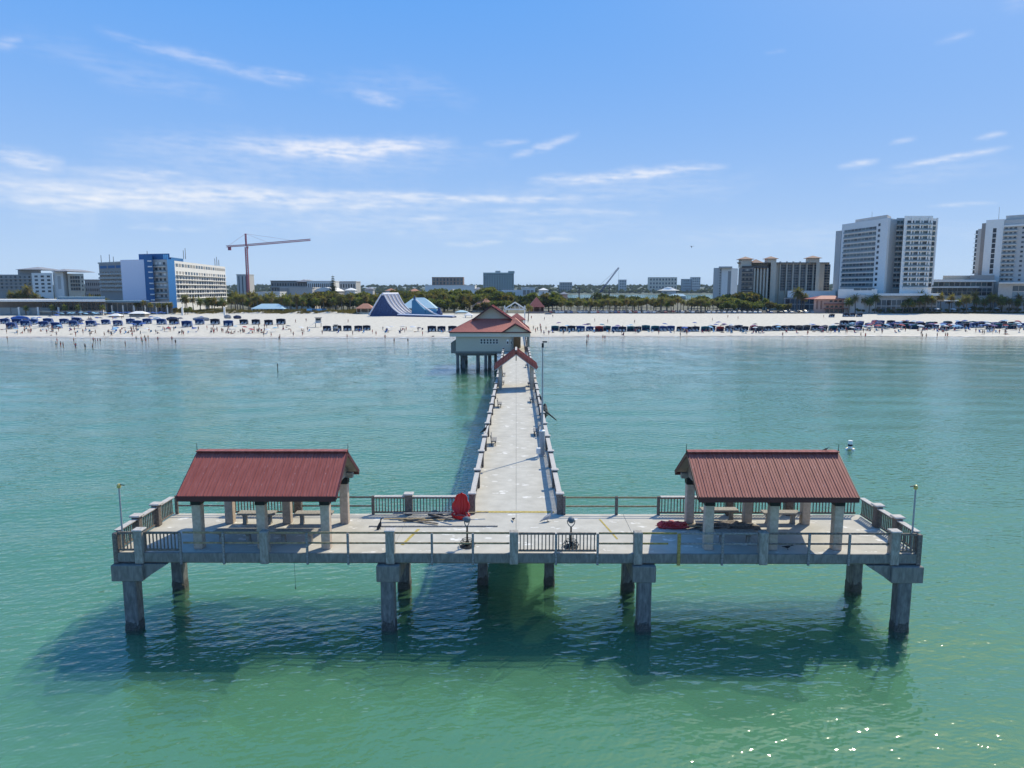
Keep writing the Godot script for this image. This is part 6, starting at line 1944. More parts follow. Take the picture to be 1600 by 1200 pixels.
func make_beachfront():
	make_slides()
	var o := kiosk("slide_pavilion", "broad open pavilion with a pale blue-green hipped roof behind the slides", 624, 682, -432.0, 16.0, 481.0, 465.0, M["render taupe"], M["pale roof"], true)
	block(o, "counter", M["render dark"], Vector3(0, 1.6, -8), Vector3(17.0, 3.2, 6.0))
	kiosk("tile_kiosk", "small kiosk with an orange tiled roof left of the giant slide", 556, 584, -424.0, 8.0, 481.5, 474.0, M["render cream"], M["tile roof"])
	o = kiosk("pale_tent", "long pale blue marquee tent before the palms by the crane", 393, 445, -434.0, 10.0, 482.0, 474.5, M["render grey"], M["pale roof"], true)
	kiosk("tile_roof_house", "house with a broad orange tiled roof behind the pier house", 736, 776, -462.0, 14.0, 479.0, 466.5, M["render cream"], M["tile roof"])
	kiosk("red_roof_house", "pink-walled house with a red roof right of the pier house", 826, 851, -440.0, 14.0, 479.0, 464.0, M["render pink"], M["red roof"])
	kiosk("white_canopy", "small white canopy on the sand between slides and pier house", 725, 739, -372.0, 5.0, 492.0, 487.5, M["render grey"], M["render white"], true)
	kiosk("beach_bar", "white-roofed beach bar hut with a dark counter before the blue hotel", 200, 227, -382.0, 6.0, 489.5, 486.0, M["render taupe"], M["render white"])
	kiosk("rental_hut", "white-roofed rental hut left of the beach bar hut", 168, 187, -378.0, 5.0, 493.0, 489.5, M["render taupe"], M["render white"])
	kiosk("dark_kiosk", "dark square kiosk at the back of the sand right of the pier", 851, 862, -420.0, 4.0, 490.0, 488.5, M["render taupe"], M["grey roof"])
	kiosk("teal_stall", "long low teal roofed stall behind the sand near the pier", 711, 731, -425.0, 6.0, 487.0, 484.5, M["render grey"], M["pale roof"], true)
	# blue banner fence
	o = thing("banner_fence", "bright blue banner fence at the foot of the trees left of the slides", "banner", Vector3(-119.77, 3.0, -428.0))
	for k in 4:
		block(o, "banner", M["slide teal"] if k % 2 else M["sky blue"], Vector3(-4.5 + k * 3.0, 1.1, 0), Vector3(2.9, 2.2, 0.08))
		block(o, "post", M["render white"], Vector3(-6.0 + k * 3.0, 1.1, 0), Vector3(0.12, 2.4, 0.12))
	# pier entrance: white truss gable over the walkway and a red roof in front of it
	o = thing("entrance_arch", "white trussed entrance canopy at the landward end of the pier", "canopy", Vector3(0, DECK, -296.0))
	for s in [-1.0, 1.0]:
		for dz in [0.0, -6.0]:
			block(o, "post", M["render white"], Vector3(s * 4.2 - 0.6, 2.0, dz), Vector3(0.4, 8.0, 0.4))
	var st := tool()
	for dz in [0.3, -6.3]:
		beam(st, Vector3(-5.0, 4.6, dz), Vector3(4.0, 4.6, dz), 0.3, 0.4)
		beam(st, Vector3(-5.0, 4.6, dz), Vector3(-0.5, 7.4, dz), 0.3, 0.4)
		beam(st, Vector3(4.0, 4.6, dz), Vector3(-0.5, 7.4, dz), 0.3, 0.4)
		for q in [-2.6, -0.5, 1.6]: beam(st, Vector3(q, 4.6, dz), Vector3(lerpf(q, -0.5, 0.3), 6.2, dz), 0.2, 0.2)
	part(o, "truss", st.commit(), M["render white"])
	st = tool()
	quad(st, Vector3(-5.4, 4.5, 0.2), Vector3(-0.5, 7.6, 0.2), Vector3(-0.5, 7.6, -6.2), Vector3(-5.4, 4.5, -6.2))
	quad(st, Vector3(-0.5, 7.6, 0.2), Vector3(4.4, 4.5, 0.2), Vector3(4.4, 4.5, -6.2), Vector3(-0.5, 7.6, -6.2))
	part(o, "roof", st.commit(), M["render grey"])
	o = thing("ticket_booth", "small red-roofed booth on the pier just behind the pier house", "building", Vector3(0.2, DECK, -236.0))
	mass(o, "wall", rect(-2.1, 2.1, 0, -4), 0.0, 2.9, M["render cream"])
	hip_roof(o, "roof", -2.9, 2.9, 0.6, -4.6, 2.9, 4.8, M["red roof"])
	# lifeguard tower
	var lp := [[-81.05, -291.16, "grey lifeguard tower with a ramp alone on the open sand"], [-68.85, -270.90, "small lifeguard chair with sunshade among the dark cabanas"]]
	for k in 2:
		var q: Array = lp[k]
		o = thing("lifeguard_tower", q[2], "lifeguard tower", Vector3(q[0], land_y(q[0], q[1]), q[1]), 0.2, "lifeguard towers")
		var s := 1.0 if k == 0 else 0.62
		o.scale = Vector3(s, s, s)
		for sx in [-1.1, 1.1]:
			for sz in [-0.9, 0.9]:
				block(o, "leg", M["grey wood"], Vector3(sx, 0.9, sz), Vector3(0.14, 1.9, 0.14))
		block(o, "platform", M["render white"], Vector3(0, 1.85, 0.3), Vector3(3.2, 0.14, 3.0))
		block(o, "cabin", M["render grey"], Vector3(0.1, 2.9, -0.3), Vector3(2.3, 2.0, 1.8))
		block(o, "window", M["glass dark"], Vector3(0.1, 3.2, 0.62), Vector3(1.8, 0.8, 0.06))
		block(o, "roof", M["render dark"], Vector3(0.1, 4.0, 0.0), Vector3(2.9, 0.16, 2.8))
		st = tool()
		beam(st, Vector3(-1.4, 1.85, 1.6), Vector3(-3.8, 0.1, 1.6), 0.9, 0.1)
		part(o, "ramp", st.commit(), M["render white"])
	# dock house and boats on the bay
	o = thing("bay_dock", "white and blue roofed boathouse on a dock in the bay", "building", Vector3(257.28, 0, -1150.0))
	block(o, "dock", M["rail dark"], Vector3(0, 1.2, 0), Vector3(34, 1.2, 9))
	block(o, "boathouse", M["render dark"], Vector3(2, 3.8, -1), Vector3(24, 4.4, 7))
	hip_roof(o, "roof", -11, 15, 3.5, -5.5, 6.0, 9.6, M["pale roof"])
	for q in [[1036, -1200.0, "small dark motor boat moored left of the boathouse"], [985, -1500.0, "tiny motor boat crossing the bay beyond the steel piles"]]:
		var z: float = q[1]
		var b := thing("motor_boat", q[2], "boat", Vector3((q[0] - 806.5) / 1110.0 * -z, 0, z), 0.3, "boats on the bay")
		st = tool()
		prism(st, PackedVector2Array([Vector2(-4.5, 0.2), Vector2(-4.5, 1.6), Vector2(5.5, 2.1), Vector2(3.8, 0.2)]), -1.4, 1.4)
		part(b, "hull", st.commit(), M["render dark"])
		st = tool()
		prism(st, PackedVector2Array([Vector2(-2.0, 1.7), Vector2(-1.8, 3.5), Vector2(0.8, 3.5), Vector2(2.2, 1.8)]), -1.0, 1.0)
		part(b, "cabin", st.commit(), M["render white"])
	# thin stake in the water and a gull in the sky
	st = tool()
	tube(st, Vector3(0, -2, 0), Vector3(0, 1.1, 0), 0.11, 0.09, 7)
	tube(st, Vector3(0, 1.1, 0), Vector3(0, 1.35, 0), 0.16, 0.05, 7)
	single("water_stake", st.commit(), M["rail dark"], "thin dark stake standing alone in the water left of the pier", "stake", Vector3(-49.89, 0.00, -147.48))
	st = tool()
	var wing := [Vector3(-1.1, 0.32, 0.15), Vector3(-0.5, 0.36, 0), Vector3(0, 0.05, 0), Vector3(0.5, 0.36, 0), Vector3(1.1, 0.32, 0.15)]
	for k in 4:
		var c0: float = [0.06, 0.26, 0.34, 0.26][k]
		var c1: float = [0.26, 0.34, 0.26, 0.06][k]
		var up := Vector3(0, 0.035, 0)
		quad(st, wing[k] + up, wing[k + 1] + up, wing[k + 1] + Vector3(0, 0, -c1), wing[k] + Vector3(0, 0, -c0))
		quad(st, wing[k] - up, wing[k] + Vector3(0, 0, -c0), wing[k + 1] + Vector3(0, 0, -c1), wing[k + 1] - up)
	lathe(st, Vector3(0, -0.45, -0.1), [[0.0, 0.0], [0.1, 0.2], [0.15, 0.5], [0.1, 0.8], [0.0, 1.0]], 7)
	single("flying_gull", st.commit(), M["bird grey"], "gull flying in the empty sky right of centre", "bird", Vector3(63.12, 31.78, -260.00), 0.5)

# ---------------------------------------------------------------- people
func figure_mesh(bones: Array, tints: Array, cell: float) -> ArrayMesh:
	# smooth union of tapered capsules [a, b, radius a, radius b, tint], meshed as surface nets
	var lo := Vector3(1e9, 1e9, 1e9)
	var hi := -lo
	for b in bones:
		for e in [[b[0], b[2]], [b[1], b[3]]]:
			lo = lo.min(e[0] - Vector3.ONE * (e[1] + cell * 2.0))
			hi = hi.max(e[0] + Vector3.ONE * (e[1] + cell * 2.0))
	var nx := int((hi.x - lo.x) / cell) + 2
	var ny := int((hi.y - lo.y) / cell) + 2
	var nz := int((hi.z - lo.z) / cell) + 2
	var f := PackedFloat32Array()
	f.resize(nx * ny * nz)
	f.fill(1.0)
	var pick := PackedInt32Array()
	pick.resize(nx * ny * nz)
	var best := PackedFloat32Array()
	best.resize(nx * ny * nz)
	best.fill(1e9)
	for b in bones:
		var a: Vector3 = b[0]
		var ab: Vector3 = b[1] - a
		var l2 := maxf(1e-6, ab.length_squared())
		var reach: float = maxf(b[2], b[3]) + cell * 3.0
		var p0: Vector3 = (a.min(b[1]) - Vector3.ONE * reach - lo) / cell
		var p1: Vector3 = (a.max(b[1]) + Vector3.ONE * reach - lo) / cell
		for x in range(maxi(0, int(p0.x)), mini(nx, int(p1.x) + 2)):
			for y in range(maxi(0, int(p0.y)), mini(ny, int(p1.y) + 2)):
				for z in range(maxi(0, int(p0.z)), mini(nz, int(p1.z) + 2)):
					var p := lo + Vector3(x, y, z) * cell
					var t := clampf((p - a).dot(ab) / l2, 0.0, 1.0)
					var d: float = p.distance_to(a + ab * t) - lerpf(b[2], b[3], t)
					var k := (x * ny + y) * nz + z
					var h := maxf(0.04 - absf(f[k] - d), 0.0) / 0.04
					f[k] = minf(f[k], d) - h * h * 0.01
					if d < best[k]:
						best[k] = d
						pick[k] = b[4]
	var pos := PackedVector3Array()
	var col := PackedColorArray()
	var at := {}
	var off := [0, nz * ny, nz, nz * ny + nz, 1, nz * ny + 1, nz + 1, nz * ny + nz + 1]
	var corner := [Vector3(0, 0, 0), Vector3(1, 0, 0), Vector3(0, 1, 0), Vector3(1, 1, 0), Vector3(0, 0, 1), Vector3(1, 0, 1), Vector3(0, 1, 1), Vector3(1, 1, 1)]
	var edges := [[0, 1], [2, 3], [4, 5], [6, 7], [0, 2], [1, 3], [4, 6], [5, 7], [0, 4], [1, 5], [2, 6], [3, 7]]
	for x in nx - 1:
		for y in ny - 1:
			for z in nz - 1:
				var k := (x * ny + y) * nz + z
				var neg := 0
				for o in off: if f[k + o] < 0.0: neg += 1
				if neg == 0 or neg == 8: continue
				var s := Vector3.ZERO
				var n := 0
				for e in edges:
					var fa := f[k + off[e[0]]]
					var fb := f[k + off[e[1]]]
					if (fa < 0.0) != (fb < 0.0):
						s += corner[e[0]].lerp(corner[e[1]], fa / (fa - fb))
						n += 1
				at[k] = pos.size()
				pos.append(lo + (Vector3(x, y, z) + s / n) * cell)
				col.append(tints[pick[k]])
	var idx := PackedInt32Array()
	for k in at:
		var z: int = k % nz
		var y: int = (k / nz) % ny
		var x: int = k / (nz * ny)
		if y > 0 and z > 0 and (f[k] < 0.0) != (f[k + off[1]] < 0.0):
			face(idx, at, k, k - nz, k - nz - 1, k - 1, f[k] < 0.0)
		if x > 0 and z > 0 and (f[k] < 0.0) != (f[k + off[2]] < 0.0):
			face(idx, at, k, k - 1, k - nz * ny - 1, k - nz * ny, f[k] < 0.0)
		if x > 0 and y > 0 and (f[k] < 0.0) != (f[k + off[4]] < 0.0):
			face(idx, at, k, k - nz * ny, k - nz * ny - nz, k - nz, f[k] < 0.0)
	var nor := PackedVector3Array()
	nor.resize(pos.size())
	for k in range(0, idx.size(), 3):
		var n := (pos[idx[k + 2]] - pos[idx[k]]).cross(pos[idx[k + 1]] - pos[idx[k]])
		for q in 3: nor[idx[k + q]] += n
	for k in nor.size(): nor[k] = nor[k].normalized()
	var arr := []
	arr.resize(Mesh.ARRAY_MAX)
	arr[Mesh.ARRAY_VERTEX] = pos
	arr[Mesh.ARRAY_NORMAL] = nor
	arr[Mesh.ARRAY_COLOR] = col
	arr[Mesh.ARRAY_INDEX] = idx
	var m := ArrayMesh.new()
	m.add_surface_from_arrays(Mesh.PRIMITIVE_TRIANGLES, arr)
	return m

func face(idx: PackedInt32Array, at: Dictionary, a: int, b: int, c: int, d: int, inside: bool):
	if not (at.has(b) and at.has(c) and at.has(d)): return
	if inside: idx.append_array(PackedInt32Array([at[a], at[b], at[c], at[a], at[c], at[d]]))
	else: idx.append_array(PackedInt32Array([at[a], at[c], at[b], at[a], at[d], at[c]]))

func pose(which: String) -> Array:
	# tints: 0 skin, 1 bottoms, 2 hair, 3 top
	var hip := Vector3(0, 0.92, 0)
	var sp := Vector3(0, 1.0, 0)
	var neck := Vector3(0, 1.45, 0)
	var kn := [Vector3(-0.11, 0.50, 0.03), Vector3(0.11, 0.50, 0.03)]
	var ft := [Vector3(-0.12, 0.06, -0.02), Vector3(0.12, 0.06, -0.02)]
	var el := [Vector3(-0.25, 1.15, -0.03), Vector3(0.25, 1.15, -0.03)]
	var hd := [Vector3(-0.27, 0.88, 0.08), Vector3(0.27, 0.88, 0.08)]
	var toe := Vector3(0, -0.02, 0.16)
	if which == "walking":
		kn = [Vector3(-0.10, 0.52, 0.17), Vector3(0.10, 0.50, -0.02)]
		ft = [Vector3(-0.10, 0.07, 0.26), Vector3(0.11, 0.10, -0.32)]
		el = [Vector3(-0.24, 1.16, -0.16), Vector3(0.24, 1.16, 0.12)]
		hd = [Vector3(-0.26, 0.93, -0.10), Vector3(0.24, 0.96, 0.28)]
	elif which == "hands_on_hips":
		el = [Vector3(-0.42, 1.20, -0.06), Vector3(0.42, 1.20, -0.06)]
		hd = [Vector3(-0.20, 1.02, 0.05), Vector3(0.20, 1.02, 0.05)]
	elif which == "sitting":
		hip = Vector3(0, 0.14, 0); sp = Vector3(0, 0.24, -0.03); neck = Vector3(0, 0.68, -0.10)
		kn = [Vector3(-0.14, 0.44, 0.38), Vector3(0.14, 0.42, 0.38)]
		ft = [Vector3(-0.14, 0.06, 0.62), Vector3(0.14, 0.06, 0.64)]
		el = [Vector3(-0.28, 0.38, -0.20), Vector3(0.26, 0.40, 0.08)]
		hd = [Vector3(-0.26, 0.10, -0.30), Vector3(0.16, 0.44, 0.30)]
	elif which == "lying":
		hip = Vector3(0, 0.13, 0); sp = Vector3(0, 0.13, -0.1); neck = Vector3(0, 0.16, -0.55)
		kn = [Vector3(-0.11, 0.10, 0.42), Vector3(0.12, 0.30, 0.34)]
		ft = [Vector3(-0.12, 0.07, 0.86), Vector3(0.13, 0.07, 0.66)]
		el = [Vector3(-0.30, 0.08, -0.35), Vector3(0.32, 0.08, -0.35)]
		hd = [Vector3(-0.30, 0.07, -0.05), Vector3(0.22, 0.08, -0.62)]
		toe = Vector3(0, 0.14, 0.04)
	var up: Vector3 = (neck - sp).normalized()
	var sh := neck - up * 0.05
	var b := [[hip, sp, 0.15, 0.14, 1], [sp, neck - up * 0.12, 0.13, 0.15, 3], [sh + Vector3(-0.13, 0, 0), sh + Vector3(0.13, 0, 0), 0.075, 0.075, 0], [neck - up * 0.04, neck + up * 0.1, 0.055, 0.05, 0], [neck + up * 0.15, neck + up * 0.20, 0.092, 0.098, 0], [neck + up * 0.20 + Vector3(0, 0, -0.025), neck + up * 0.25 + Vector3(0, 0, -0.02), 0.10, 0.085, 2], [neck + up * 0.15 + Vector3(0, 0, 0.09), neck + up * 0.13 + Vector3(0, 0, 0.105), 0.016, 0.02, 0]]
	for k in 2:
		var s := -1.0 if k == 0 else 1.0
		b.append([hip + Vector3(s * 0.09, -0.02, 0), hip.lerp(kn[k], 0.42) + Vector3(s * 0.03, 0, 0), 0.105, 0.095, 1])
		b.append([hip.lerp(kn[k], 0.42) + Vector3(s * 0.03, 0, 0), kn[k], 0.085, 0.06, 0])
		b.append([kn[k], ft[k] + Vector3(0, 0.02, 0), 0.06, 0.038, 0])
		b.append([ft[k], ft[k] + toe, 0.045, 0.035, 0])
		b.append([sh + Vector3(s * 0.18, 0, 0), el[k], 0.055, 0.042, 0])
		b.append([el[k], hd[k], 0.042, 0.03, 0])
		b.append([hd[k], hd[k] + (hd[k] - el[k]).normalized() * 0.13, 0.036, 0.024, 0])
	return b

func make_people():
	var m := plain("people", Color.WHITE, 0.75)
	m.vertex_color_use_as_albedo = true
	var skins := [Color(0.36, 0.20, 0.13), Color(0.30, 0.15, 0.09), Color(0.17, 0.085, 0.05), Color(0.42, 0.26, 0.18)]
	var hairs := [Color(0.02, 0.015, 0.01), Color(0.08, 0.05, 0.03), Color(0.24, 0.17, 0.08), Color(0.03, 0.02, 0.015)]
	var suits := [["dark", Color(0.015, 0.016, 0.02)], ["navy", Color(0.02, 0.035, 0.11)], ["red", Color(0.40, 0.03, 0.03)], ["teal", Color(0.03, 0.18, 0.20)]]
	var kinds := []
	var poses := ["standing", "walking", "hands_on_hips", "sitting", "lying"]
	for p in poses.size():
		for c in suits.size():
			var skin: Color = skins[(p + c) % 4]
			kinds.append([poses[p], suits[c][0], figure_mesh(pose(poses[p]), [skin, suits[c][1], hairs[(p * 3 + c) % 4], suits[(c + p) % 4][1] if (p + c) % 2 == 0 else skin], 0.055)])
	# where they are: [first px, last px, first py, last py, count, share standing, place]
	var spots := [
		["by the cabanas", [[-149.6, -279.2], [-180.0, -268.2], [-200.4, -276.0], [-101.4, -286.2], [-136.0, -273.3], [-198.5, -278.9], [-120.8, -277.3], [-121.3, -284.5], [-179.8, -285.8], [-138.1, -266.7], [-130.3, -269.9], [-154.1, -270.9], [-192.8, -281.0], [-121.4, -271.1], [-158.4, -286.6], [-175.0, -283.4], [-165.0, -269.8], [-173.1, -268.1], [-104.0, -286.9], [-157.9, -276.7], [-199.7, -277.8], [-100.2, -285.4], [-136.8, -285.2], [-130.4, -267.3], [-185.6, -288.3], [-190.9, -275.1], [-182.3, -262.6], [-143.6, -268.1], [-147.7, -257.0], [-132.3, -266.9], [-145.1, -266.9], [-167.4, -268.6], [-180.4, -275.5], [-142.9, -265.2], [-130.6, -258.1], [-175.1, -266.8], [-165.1, -271.9], [-145.2, -267.7], [-155.2, -258.7], [-163.9, -264.1], [-147.3, -271.2], [-142.2, -259.8], [-170.8, -261.4], [-177.7, -258.9], [-144.6, -266.5], [-146.7, -271.9], [-133.6, -272.9], [-179.7, -260.8], [-159.9, -266.7], [-142.9, -259.1], [-183.1, -277.3], [-171.6, -258.9], [-171.9, -262.4], [-180.2, -263.2], [-181.1, -259.6], [-173.6, -276.1]], 0.75],
		["in the crowd", [[-102.9, -257.2], [-104.2, -262.7], [-94.0, -258.7], [-100.8, -261.6], [-104.9, -272.3], [-93.5, -289.1], [-95.6, -261.9], [-111.4, -264.3], [-89.1, -278.8], [-108.4, -266.0], [-100.7, -262.5], [-96.1, -260.4], [-94.0, -265.0], [-81.5, -270.1], [-102.5, -267.5], [-100.6, -272.5], [-95.2, -283.8], [-118.7, -281.1], [-109.2, -263.1], [-115.0, -267.6], [-113.8, -269.9], [-108.1, -265.9], [-91.4, -278.6], [-104.5, -260.1], [-92.6, -260.0], [-93.3, -260.1], [-96.0, -265.1], [-111.3, -261.7], [-96.8, -260.3], [-109.8, -257.4], [-113.9, -266.4], [-103.9, -265.3], [-104.7, -258.2], [-107.9, -261.1], [-106.5, -260.8], [-111.9, -276.4]], 0.55],
		["near the waterline", [[-143.0, -250.5], [-134.0, -252.8], [-144.0, -251.7], [-161.7, -257.2], [-130.5, -256.7], [-134.5, -248.1], [-185.9, -258.3], [-100.4, -258.3], [-155.6, -250.1], [-120.9, -256.6], [-180.7, -256.5], [-150.6, -250.3], [-78.6, -250.2], [-85.7, -248.1], [-88.3, -248.0], [-81.9, -258.1], [-152.5, -256.8], [-119.6, -253.4], [-145.1, -249.5], [-143.5, -256.7], [-155.6, -254.5], [-118.5, -252.5], [-139.1, -256.8], [-142.4, -255.2], [-166.8, -253.9], [-163.6, -252.0]], 0.90],
		["on the quiet sand", [[-41.9, -270.8], [-43.0, -264.8], [-52.2, -257.9], [-33.3, -252.9], [-37.1, -268.7], [-48.0, -264.9], [-77.3, -258.5], [-49.9, -252.8], [-58.4, -253.6], [-51.0, -272.0], [-37.8, -266.5], [-49.9, -272.8], [-75.7, -251.4], [-79.3, -269.9], [-72.5, -271.9], [-29.5, -251.0], [-41.3, -263.2], [-26.9, -260.6], [-70.0, -256.2], [-59.3, -266.8], [-97.3, -329.5], [-99.2, -319.7], [-76.0, -321.9], [-104.2, -316.9], [-106.7, -325.4]], 0.70],
		["by the cabanas", [[113.1, -270.5], [117.9, -269.5], [42.0, -280.9], [62.2, -269.6], [36.2, -276.7], [101.1, -277.2], [81.4, -273.1], [127.2, -284.9], [29.5, -267.4], [93.1, -282.9], [24.2, -279.1], [72.6, -266.8], [34.7, -279.6], [92.8, -275.6], [108.8, -265.7], [121.6, -270.2], [71.1, -283.5], [108.3, -276.2], [63.9, -270.7], [126.3, -273.1], [117.7, -266.5], [17.7, -275.5], [115.4, -269.3], [130.6, -281.0], [71.0, -266.3], [73.1, -270.3], [131.5, -281.3], [13.6, -264.8], [81.1, -280.6], [112.3, -278.8], [23.4, -277.1], [11.5, -273.9], [104.2, -274.9], [131.5, -284.4], [29.3, -280.9], [80.3, -280.6], [89.8, -273.5], [77.5, -267.9]], 0.55],
		["near the waterline", [[146.7, -258.3], [34.2, -262.2], [179.8, -262.6], [58.0, -261.4], [38.8, -258.5], [123.1, -266.3], [179.8, -261.7], [52.1, -260.1], [178.1, -263.1], [9.2, -261.6], [17.2, -259.8], [62.1, -258.8], [44.4, -264.9], [91.6, -265.6], [63.1, -263.8], [38.6, -260.1], [175.6, -262.9], [122.7, -264.4], [170.9, -261.5], [11.8, -257.5], [45.0, -264.7], [10.0, -256.6], [135.2, -263.5], [106.7, -260.9]], 0.90],
		["among the sunshades", [[135.8, -273.5], [172.5, -267.9], [136.3, -276.8], [161.1, -269.8], [154.4, -274.1], [193.9, -282.2], [160.9, -268.7], [130.6, -268.2], [154.0, -279.2], [147.8, -270.9], [164.0, -272.2], [135.5, -269.5], [183.4, -273.9], [150.9, -284.5], [169.4, -290.3], [196.5, -280.7], [200.8, -286.9], [170.7, -271.1], [176.2, -280.4], [135.4, -280.3], [152.3, -267.5], [188.5, -267.4], [202.9, -287.4], [137.9, -284.0]], 0.60],
		["behind the cabanas", [[19.3, -375.8], [109.6, -369.9], [110.6, -356.1], [52.9, -318.4], [41.5, -323.2], [92.6, -336.9], [36.5, -331.2], [159.2, -370.1], [-206.3, -344.4], [-202.5, -338.4], [-203.1, -367.6], [-183.0, -337.2], [-209.6, -348.4], [-197.6, -356.0], [-253.4, -360.4], [-175.7, -340.3], [-251.4, -355.5], [-200.0, -352.2]], 0.85],
		["beside the pier", [[9.8, -291.2], [6.7, -276.7], [5.4, -322.6], [9.4, -275.0], [7.7, -359.1], [7.2, -265.4], [8.1, -271.1], [13.7, -345.2], [9.7, -277.6]], 0.95],
		["wading in the sea", [[-105.7, -219.6], [-146.2, -225.2], [-116.2, -229.6], [-118.4, -214.2], [-112.6, -231.6], [-117.2, -221.8], [-124.3, -237.0], [-141.3, -225.9], [-118.3, -226.1], [-167.4, -232.6], [-135.9, -227.4], [-133.7, -224.7], [-132.9, -224.7], [-132.1, -224.7], [-125.1, -233.1], [-123.5, -233.2], [-122.7, -236.1], [-136.5, -211.8], [-134.3, -209.5], [-137.9, -211.8], [-125.0, -204.9], [-122.8, -204.9], [-129.2, -207.2], [-34.3, -224.8], [-57.4, -240.9], [-38.7, -225.0], [-77.7, -232.3], [-80.4, -241.3], [-44.2, -239.2], [24.1, -241.4], [24.8, -243.7], [58.2, -252.2], [38.2, -252.6], [21.9, -220.3], [29.3, -240.0], [29.6, -237.0], [94.8, -253.3], [122.6, -253.5], [122.6, -250.1], [140.7, -247.0], [142.1, -247.0], [147.8, -250.3], [150.7, -250.3], [151.4, -250.3], [171.1, -260.8], [178.9, -260.8]], 1.00]
	]
	var clause := {"standing": "standing", "walking": "walking", "hands_on_hips": "standing akimbo", "sitting": "sitting", "lying": "lying"}
	for q in spots:
		for e in q[1]:
			var up: bool = rng.randf() < q[2]
			var k: Array = kinds[(rng.randi() % 12) if up else 12 + rng.randi() % 8]
			var x: float = e[0]
			var z: float = e[1]
			var g := land_y(x, z)
			if q[0].begins_with("wading"): g = maxf(g, -1.05)
			else: g = maxf(g, 0.0) + 0.02
			var where: String = q[0]
			single("person", k[2], m, "person in %s %s %s before %s" % [k[1], clause[k[0]], where, landmark(x, z)], "person", Vector3(x, g, z), rng.randf() * TAU, "people on the beach" if not q[0].begins_with("wading") else "bathers in the sea")

# ---------------------------------------------------------------- cabanas and sunshades
func cabana_kind(c: Material, seats: Material) -> Node3D:
	var o := Node3D.new()
	o.name = "beach_cabana"
	var st := tool()
	var n := 9
	var hw := 1.25
	# clamshell hood: hoops from the back sand line over to the front lip
	for k in n:
		var t0 := lerpf(-0.15, 1.9, float(k) / n)
		var t1 := lerpf(-0.15, 1.9, float(k + 1) / n)
		var a := Vector3(0, 0.25 + 1.55 * sin(t0), -1.05 * cos(t0))
		var b := Vector3(0, 0.25 + 1.55 * sin(t1), -1.05 * cos(t1))
		for s in [-1.0, 1.0]:
			quad(st, a, a + Vector3(s * hw, -0.12, 0.1), b + Vector3(s * hw, -0.12, 0.1), b)
			tri(st, Vector3(s * hw, 0.1, 0.0), a + Vector3(s * hw, -0.12, 0.1), b + Vector3(s * hw, -0.12, 0.1))
	part(o, "hood", st.commit(), c)
	st = tool()
	for s in [-1.0, 1.0]:
		for t in [0.3, 1.0, 1.9]:
			tube(st, Vector3(s * (hw + 0.02), 0.0, 0.0), Vector3(s * (hw + 0.02), 0.16 + 1.56 * sin(t), 0.1 - 1.06 * cos(t)), 0.025, 0.025, 5, false)
	part(o, "frame", st.commit(), M["render white"])
	for s in [-0.58, 0.58]:
		st = tool()
		soft_box(st, Vector3(s, 0.32, 0.55), Vector3(0.7, 0.12, 1.5), 0.03)
		beam(st, Vector3(s, 0.34, -0.15), Vector3(s, 0.85, -0.62), 0.7, 0.1)
		for q in [[-0.28, 1.2], [0.28, 1.2], [-0.28, -0.1], [0.28, -0.1]]:
			box(st, Vector3(s + q[0], 0.13, q[1]), Vector3(0.06, 0.27, 0.06))
		part(o, "lounger", st.commit(), seats)
	return o

func shade_kind(c: Material, r: float, h: float) -> Node3D:
	var o := Node3D.new()
	o.name = "beach_umbrella"
	var st := tool()
	for k in 8:
		var t0 := TAU * k / 8
		var t1 := TAU * (k + 1) / 8
		var tm := (t0 + t1) * 0.5
		var e0 := Vector3(cos(t0) * r, h - 0.42, sin(t0) * r)
		var e1 := Vector3(cos(t1) * r, h - 0.42, sin(t1) * r)
		var mid := Vector3(cos(tm) * r * 0.52, h - 0.14, sin(tm) * r * 0.52)
		tri(st, Vector3(0, h, 0), mid, e0)
		tri(st, Vector3(0, h, 0), e1, mid)
		tri(st, mid, e1, e0)
	part(o, "canopy", st.commit(), c)
	st = tool()
	tube(st, Vector3(0, -0.3, 0), Vector3(0, h + 0.08, 0), 0.03, 0.025, 6)
	part(o, "pole", st.commit(), M["render white"])
	return o

